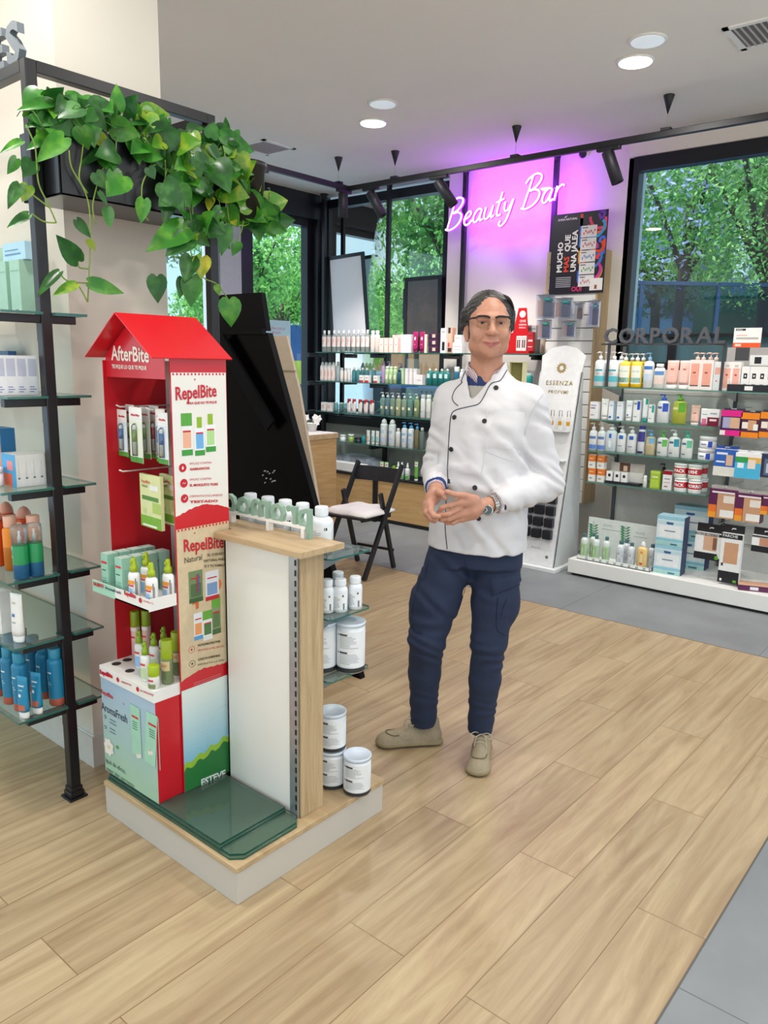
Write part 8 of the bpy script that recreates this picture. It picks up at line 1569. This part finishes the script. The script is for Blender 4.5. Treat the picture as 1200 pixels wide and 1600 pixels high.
# ---------------- tunic
bt = math.radians(25); cb, sb = math.cos(bt), math.sin(bt)      # his chest turns towards image left
def column(fd, rows, k, z0, z1):
    sl, x, y, z = fd.sub((-9, -9, z0), (9, 9, z1)); zz = [r[0] for r in rows]; I = [np.interp(z, zz, [r[i] for r in rows]).astype(np.float32) for i in range(1, 5)]
    X_ = (x-I[0])*cb-(y-I[1])*sb; Y_ = (x-I[0])*sb+(y-I[1])*cb; ex_ = 2.3
    d = ((np.abs(X_/I[2])**ex_+np.abs(Y_/I[3])**ex_)**(1/ex_)-1)*np.minimum(I[2], I[3]); d = np.maximum(d, np.maximum(z-z1+.004, z0+.004-z)); fd.comb(sl, d.astype(np.float32), k)
Jk = Field((-.22, -.30, .83), (.47, .27, 1.60), .0042)
column(Jk, [(.85, .083, .055, .190, .140), (.95, .083, .053, .186, .140), (1.05, .086, .050, .180, .138), (1.15, .090, .048, .176, .136), (1.28, .094, .048, .176, .130), (1.36, .098, .050, .176, .124), (1.41, .100, .053, .168, .114), (1.445, .101, .055, .150, .102), (1.475, .100, .056, .122, .088), (1.50, .096, .056, .096, .079), (1.525, .091, .055, .078, .074), (1.56, .089, .054, .071, .071)], .01, .862, 1.562)
Jk.cap((.03, .08, 1.435), SR, .056, .056, .03).cap((.17, .025, 1.435), SL, .056, .058, .03)
Jk.cap(SR, ER, .062, .052, .03).cap(ER, (-.088, -.060, 1.118), .052, .043, .02); Jk.cap(SL, EL, .066, .060, .03).cap(EL, (.135, -.150, 1.078), .060, .045, .025)
sl, x, y, z = Jk.sub((-9, -9, -9), (9, 9, 9))
def folds(x, y, z, c, d, fr, amp, rad, ph=0.0, wob=.0):
    d = np.array(d, float); d /= np.linalg.norm(d); r2 = (x-c[0])**2+(y-c[1])**2+(z-c[2])**2; t = (x-c[0])*d[0]+(y-c[1])*d[1]+(z-c[2])*d[2]; s_ = np.sin(t*fr+ph+2.2*np.sin(x*23+z*31+ph)+wob*np.sin(y*40)); return amp*np.exp(-r2/rad**2)*np.sign(s_)*np.abs(s_)**.8
W_ = folds(x, y, z, EL, (.5, .1, .85), 150, .0052, .085)+folds(x, y, z, (.22, -.09, 1.10), (.9, .3, .4), 105, .0036, .09, 1.0)+folds(x, y, z, ER, (.2, .3, .9), 150, .0048, .08, 2.0)+folds(x, y, z, (-.08, .02, 1.14), (.1, 1, .25), 140, .0036, .07)+folds(x, y, z, (.20, -.06, 1.22), (.75, .2, .65), 62, .0046, .15, .5)+folds(x, y, z, (.02, -.08, 1.15), (-.5, 0, .85), 55, .0034, .15, 1.7)+folds(x, y, z, (.28, -.03, 1.32), (.35, 0, .95), 95, .0034, .09, .7)+folds(x, y, z, (.1, -.08, .95), (.9, .1, .25), 48, .0036, .14, .2)+folds(x, y, z, (-.05, .08, 1.30), (.4, 0, .9), 85, .0028, .09, .3)+folds(x, y, z, (.12, -.07, 1.36), (.55, 0, -.85), 60, .0024, .10, 2.1)
Jk.D += (1.4*W_).astype(np.float32)+(.0008*np.sin(x*90+3*np.sin(z*40))*np.sin(z*75+2*np.sin(x*50))).astype(np.float32)
Jk.cap((.0895, .052, 1.53), (.0880, .049, 1.72), .062, .066, .004, 's').cap((-.0885, -.085, 1.112), (-.089, -.05, 1.12), .034, .034, .004, 's').cap((.115, -.160, 1.074), (.150, -.14, 1.080), .035, .035, .004, 's')
# V opening of the neck
TSH = Field((-.10, -.16, 1.28), (.26, .22, 1.56), .005); column(TSH, [(1.28, .095, .049, .14, .110), (1.38, .098, .053, .13, .100), (1.44, .099, .055, .115, .088), (1.475, .097, .055, .088, .076), (1.51, .093, .055, .070, .067)], .01, 1.29, 1.512)
V_top = [(737, 592), (778, 588)]; V_bot = (744, 622)
for i in range(19):
    for j in range(13):
        f_ = i/18; a = (727+(738-727)*f_, 556+(619-556)*f_); b = (799+(740-799)*f_**.9, 556+(619-556)*f_); p = hit(Jk, a[0]+(b[0]-a[0])*j/12, a[1]+(b[1]-a[1])*j/12)
        if p is not None and p.z > 1.40: Jk.cap(p-Vector((0, .02, 0)), p+Vector((0, .022, 0)), .0076, .0076, .002, 's')
WJ = M('d6d3d6', .75, scale=250, var=.015, bump=.05); NV_ = M('141c33', .6)
V_, F_ = Jk.mesh(); V_ = relax(V_, F_, 2, .5); jk = npmesh('tunic', V_, F_, [WJ], None, man)
V_, F_ = TSH.mesh(); V_ = relax(V_, F_, 1); C_ = V_[F_].mean(1); o_, d_ = lray(745, 600); npmesh('undershirt', V_, F_, [M('a9a49c', .85), M('1e3164', .8)], (C_[:, 2] > 1.472).astype(int)*1, man)
def seam(fd, pts, r, mat, name, off=.0015, par=None, sub=5):
    P = [p for p in (hit(fd, q.x, q.y, off) for q in smooth([(a, b, 0) for a, b in pts], sub)) if p is not None]
    m = MB(); m.tube(P, r, mat, 6); return m.build(name, par or jk)
def patch(fd, A, B_, C__, D__, mat, name, off=.004, n=10, par=None, nm=10):
    # quad A B C D (px) laid on the cloth as a raised piece
    m = MB(); v = []; ok = True
    for j in range(nm+1):
        for i in range(n+1):
            a = (A[0]+(B_[0]-A[0])*i/n, A[1]+(B_[1]-A[1])*i/n); d = (D__[0]+(C__[0]-D__[0])*i/n, D__[1]+(C__[1]-D__[1])*i/n); q = (a[0]+(d[0]-a[0])*j/nm, a[1]+(d[1]-a[1])*j/nm)
            p = hit(fd, *q, off*(1 if 0 < i < n and 0 < j < nm else .15)); 
            if p is None: p = v[-1] if v else Vector((0, 0, 1))
            v.append(p)
    m.add(v, [(j*(n+1)+i, (j+1)*(n+1)+i, (j+1)*(n+1)+i+1, j*(n+1)+i+1) for j in range(nm) for i in range(n)], mat, True); return m.build(name, par or jk)
# raised front panel edge, pocket, piping, buttons
patch(Jk, (773, 640), (820, 644), (816, 702), (762, 700), WJ, 'chest_pocket', .0035)
seam(Jk, [(699, 858), (696, 825), (697, 790), (699, 755), (700, 720), (702, 680), (705, 650), (712, 641), (730, 636), (748, 631), (757, 618), (764, 604), (770, 598), (782, 594), (792, 578), (798, 568)], .0015, NV_, 'piping')
seam(Jk, [(716, 634), (709, 628), (707, 620), (712, 608), (722, 598), (721, 596), (724, 588), (727, 580)], .0014, NV_, 'piping')
seam(Jk, [(684, 700), (683, 740), (681, 770)], .0012, M('d9d9dd', .8), 'seam'); seam(Jk, [(762, 640), (758, 700), (752, 740)], .0007, M('dcdce0', .8), 'seam'); seam(Jk, [(851, 612), (838, 630), (826, 655), (820, 680)], .0010, M('d6d6da', .8), 'seam'); seam(Jk, [(760, 705), (800, 720), (815, 704)], .0007, M('dcdce0', .8), 'seam')
for a, b in ((775, 606), (710, 652), (757, 658), (705, 702), (701, 752), (742, 762), (748, 810)):
    p = hit(Jk, a, b, .0); n_ = Jk.grad(p); q_ = n_.to_track_quat('Z', 'Y').to_matrix().to_4x4(); m = MB(); m.lathe([(.0085, -.001), (.0092, .001), (.0085, .0032), (.0060, .0036), (.0052, .0028)], M('1c181b', .3), 18, xf=Matrix.Translation(p) @ q_); m.build('button', jk)
# standing collar, checked shirt collar, navy sweater cuffs
def ring_strip(c, rads, a0, a1, z0f, z1f, mat, name, n=26, tilt=0, piping=None, par=None):
    m = MB(); v = []; T_ = []
    for i in range(n+1):
        s_ = i/n; a = math.radians(a0+(a1-a0)*s_); r0, r1 = rads; d = Vector((math.cos(a), math.sin(a), 0)); zt, zb = z1f(s_), z0f(s_); rt = r1(s_) if callable(r1) else r1; rb = r0(s_) if callable(r0) else r0
        v += [Vector((c[0], c[1], 0))+d*rb+Z*zb, Vector((c[0], c[1], 0))+d*rt+Z*zt, Vector((c[0], c[1], 0))+d*(rt+.004)+Z*zt, Vector((c[0], c[1], 0))+d*(rb+.004)+Z*zb]; T_.append(Vector((c[0], c[1], 0))+d*(rt+.003)+Z*(zt+.0005))
    fs = [(4*i+k, 4*i+4+k, 4*i+4+(k+1) % 4, 4*i+(k+1) % 4) for i in range(n) for k in range(4)]; m.add(v, fs, mat, True); o = m.build(name, par or jk)
    if piping: m = MB(); m.tube(T_, .0015, piping, 6); m.build('piping', par or jk)
    return o
bump = lambda s_: math.sin(math.pi*s_)
COLP = [(800, 566), (792, 580), (781, 595), (770, 598), (765, 608), (757, 622), (749, 631)]
CH = bpy.data.materials.new('checked_shirt'); CH.use_nodes = True; tt = CH.node_tree; ck = tt.nodes.new('ShaderNodeTexBrick'); ck.inputs['Scale'].default_value = 1; ck.inputs['Brick Width'].default_value = .006; ck.inputs['Row Height'].default_value = .006; ck.offset = 0; ck.inputs['Mortar Size'].default_value = .0011; ck.inputs['Color1'].default_value = (.78, .72, .72, 1); ck.inputs['Color2'].default_value = (.80, .74, .74, 1); ck.inputs['Mortar'].default_value = (.28, .13, .17, 1)
cd = tt.nodes.new('ShaderNodeTexCoord'); mp = tt.nodes.new('ShaderNodeMapping'); mp.inputs['Rotation'].default_value = (math.pi/2, 0, .5); tt.links.new(cd.outputs['Object'], mp.inputs[0]); tt.links.new(mp.outputs[0], ck.inputs[0]); tt.links.new(ck.outputs[0], tt.nodes['Principled BSDF'].inputs['Base Color'])
ring_strip((.0895, .0505), (.0640, .0625), -80, 236, lambda s_: 1.478+.03*bump(s_), lambda s_: 1.508+.048*bump(s_)**.5, CH, 'shirt_collar')
def cuff(a, b, r, mat, name, l0=0.0, l1=1.0):
    a, b = Vector(a), Vector(b); d = (b-a); q_ = d.normalized().to_track_quat('Z', 'Y').to_matrix().to_4x4(); L = d.length; m = MB(); m.lathe([(r*.99, 0), (r, L*.5), (r*.96, L), (r*.82, L*1.02)], mat, 28, xf=Matrix.Translation(a) @ q_); return m.build(name, man)
cuff((-.0885, -.066, 1.116), (-.0890, -.086, 1.111), .0395, M('1d3d78', .85, bump=.5, scale=200), 'sweater_cuff'); cuff((-.0890, -.080, 1.1125), (-.0893, -.094, 1.109), .034, CH, 'shirt_cuff')
cuff((.131, -.153, 1.0765), (.124, -.157, 1.0755), .0405, NV_, 'sweater_cuff'); cuff((.125, -.156, 1.0755), (.113, -.164, 1.074), .0355, CH, 'shirt_cuff')
# wrist watch
wa, wb_ = Vector((.112, -.164, 1.0735)), Vector((.094, -.175, 1.071)); q_ = (wb_-wa).normalized().to_track_quat('Z', 'Y').to_matrix().to_4x4(); wm = MB(); MT = M('c8c4bc', .22, .95)
for k in range(20):
    a = k*2*math.pi/20; wm.box(-.0044, .0044, .0284, .0312, .002, .020, MT, .0008, xf=Matrix.Translation(wa) @ q_ @ Matrix.Rotation(a, 4, 'Z'))
wt = wm.build('wristwatch', man); wc = hit(B, 761.5, 797, .003) or Vector((.1, -.21, 1.06)); fn = (Vector(lray(761, 797)[0])-wc).normalized(); fn = (fn+Vector((-.15, 0, .1))).normalized(); qf = fn.to_track_quat('Z', 'Y').to_matrix().to_4x4(); m = MB(); m.lathe([(.0185, -.004), (.0200, 0), (.0195, .006), (.0165, .0075)], MT, 28, xf=Matrix.Translation(wc) @ qf); m.build('case', wt); m = MB(); m.lathe([(.0165, .0072), (.0162, .0078)], M('3c3a32', .15, coat=1), 28, xf=Matrix.Translation(wc) @ qf)
for a in (.6, 2.4): m.box(-.0006, .0006, 0, .012, .0079, .0084, M('e8e4d8', .3), xf=Matrix.Translation(wc) @ qf @ Matrix.Rotation(a, 4, 'Z'))
m.build('dial', wt)
# ---------------- trousers
T = Field((-.23, -.17, .09), (.32, .27, .96), .0048)
column(T, [(.70, .078, .062, .150, .110), (.80, .078, .062, .162, .122), (.95, .080, .060, .155, .118)], .02, .80, .945)
T.cap((.000, .078, .84), (-.058, .050, .66), .098, .088, .03).cap((-.058, .050, .66), (-.098, .030, .50), .087, .070, .02).cap((-.098, .030, .50), (-.100, .085, .34), .070, .062, .02).cap((-.100, .085, .34), (-.096, .135, .12), .062, .053, .02)
T.cap((.158, .048, .84), (.155, .035, .66), .098, .088, .03).cap((.155, .035, .66), (.140, .020, .50), .087, .067, .02).cap((.140, .020, .50), (.136, .050, .33), .067, .060, .02).cap((.136, .050, .33), (.132, .088, .11), .060, .051, .02)
T.ell((-.120, .060, .62), (.050, .060, .10), .03).ell((.212, .035, .655), (.042, .065, .085), .02)
T.cap((.055, -.02, .70), (.045, .12, .68), .012, .012, .02, 's')
sl, x, y, z = T.sub((-9, -9, -9), (9, 9, 9))
W_ = folds(x, y, z, (-.10, .03, .47), (.3, .2, .95), 120, .0060, .09)+folds(x, y, z, (.14, .02, .45), (-.3, .2, .95), 115, .0060, .09, 1.3)+folds(x, y, z, (-.10, .13, .21), (.15, .1, 1), 130, .0048, .08)+folds(x, y, z, (.135, .08, .20), (-.15, .1, 1), 130, .0048, .08, 2)+folds(x, y, z, (-.03, -.0, .72), (.75, 0, .65), 60, .0050, .13, .5)+folds(x, y, z, (.16, -.03, .74), (-.3, 0, .95), 70, .0036, .10, .9)+folds(x, y, z, (-.08, .0, .58), (.6, 0, -.8), 75, .0040, .09, .2)
T.D += W_.astype(np.float32)
T.D = np.maximum(T.D, (.078+.25*np.maximum(.06-(y-.02), 0)*0-z+0*x).astype(np.float32))
NVY = M('222d48', .85, scale=180, var=.08, bump=.25); V_, F_ = T.mesh(); V_ = relax(V_, F_, 2, .5); tr = npmesh('trousers', V_, F_, [NVY], None, man)
patch(T, (764, 905), (813, 897), (817, 913), (768, 932), NVY, 'pocket_flap', .009, 14, tr, 6); patch(T, (660, 886), (668, 880), (664, 905), (652, 908), NVY, 'pocket_flap', .007, 6, tr, 6)
SM = M('1a2440', .9)
seam(T, [(778, 934), (776, 960), (778, 985), (800, 995)], .0012, SM, 'seam', par=tr); seam(T, [(792, 935), (786, 950), (783, 962)], .0010, SM, 'seam', par=tr); seam(T, [(726, 875), (730, 900), (722, 935), (708, 975)], .0010, SM, 'seam', par=tr); seam(T, [(655, 910), (645, 950), (646, 985), (660, 990)], .0010, SM, 'seam', par=tr)
# ---------------- shoes
def shoe(heel, toe, ank, label):
    h, t_ = np.array(heel, float), np.array(toe, float); d = (t_-h); L = np.linalg.norm(d); d /= L; n_ = np.array([-d[1], d[0], 0]); P = lambda s_, z, l=0: tuple(h+d*(s_*L)+n_*l+np.array([0, 0, z]))
    lo = np.minimum(h, t_)-.08; hi = np.maximum(h, t_)+.08; lo[2] = -.01; hi[2] = .16; S_ = Field(lo, hi, .0035)
    UPZ = ((0, 0, 1), 3.2); S_.cap(P(.13, .014), P(.48, .014), .040, .038, .006, flat=UPZ).cap(P(.48, .014), P(.82, .014), .038, .049, .006, flat=UPZ); S_.cap(P(.15, .034), P(.45, .032), .034, .033, .012).cap(P(.45, .032), P(.82, .026), .034, .034, .02).cap(P(.74, .026), P(.84, .026), .040, .040, .02, flat=((0, 0, 1), 1.7)).cap(P(.15, .050), P(.19, .098), .032, .036, .02).cap(P(.30, .080), P(.62, .042), .030, .028, .025)
    S_.cap(P(.19, .13), P(.24, .115), .030, .024, .004, 's')
    sl, x, y, z = S_.sub((-9,)*3, (9,)*3); S_.D[sl] = np.maximum(S_.D[sl], (.004-z+0*x+0*y).astype(np.float32)); V_, F_ = S_.mesh(); V_ = relax(V_, F_, 2); C_ = V_[F_].mean(1)
    o = npmesh('shoe', V_, F_, [M('a0927a', .9, scale=120, var=.08, bump=.3), M('958667', .8)], (C_[:, 2] < .024).astype(int), man)
    m = MB(); LC = M('c0b29a', .8); 
    top = lambda s_, l: (lambda p: Vector(p)+Vector((0, 0, .0)))(P(s_, 0, l))
    def ontop(s_, l):
        z = .13
        while z > .01 and S_.val(np.array(P(s_, z, l))) > 0: z -= .001
        return Vector(P(s_, z+.003, l))
    for k in range(3): m.tube([ontop(.40+.07*k, l) for l in (-.022, -.010, 0, .010, .022)], .0022, LC, 6)
    for sg in (-1, 1):
        c = ontop(.42, 0)+Z*.004; dd, nn = Vector(d), Vector(n_); m.tube(smooth([c, c+nn*sg*.025+dd*.004+Z*.008, c+nn*sg*.042+dd*.014+Z*.0, c+nn*sg*.030+dd*.024-Z*.006, c+nn*sg*.006+dd*.004]), .0019, LC, 6); m.tube(smooth([c, c+nn*sg*.018+dd*.03, ontop(.58, sg*.024)]), .0019, LC, 6)
    m.tube([ontop(s_, .030*math.cos(a)) for s_, a in [(.66+.19*math.sin(q_), q_) for q_ in np.linspace(.02, 3.12, 15)]]+[ontop(.50, -.030)], .0022, M('75674e', .8), 6)
    m.build('laces', o); return o
shoe((-.012, .160, 0), (-.292, .125, 0), None, 'r'); shoe((.158, .150, 0), (.096, -.118, 0), None, 'l')

# things that look alike get their place in the row
ORDN = ['leftmost', 'second', 'third', 'fourth', 'fifth', 'sixth', 'seventh', 'eighth', 'ninth', 'tenth', 'eleventh', 'twelfth']
_g = {}
for o in bpy.data.objects:
    if o.parent is None and 'label' in o.keys() and 'outside' not in str(o.get('group', '')): _g.setdefault(o['label'], []).append(o)
for lb, os_ in _g.items():
    if len(os_) > 1:
        os_.sort(key=lambda o: (lambda v: (v @ Vector(CR))/(v @ Vector(CF)))(o.location-Vector((0, 0, EYE))))
        for k, o in enumerate(os_): o['label'] = lb+', '+('rightmost' if k == len(os_)-1 else ORDN[k]+(' from the left' if k and len(lb.split()) < 13 else ''))
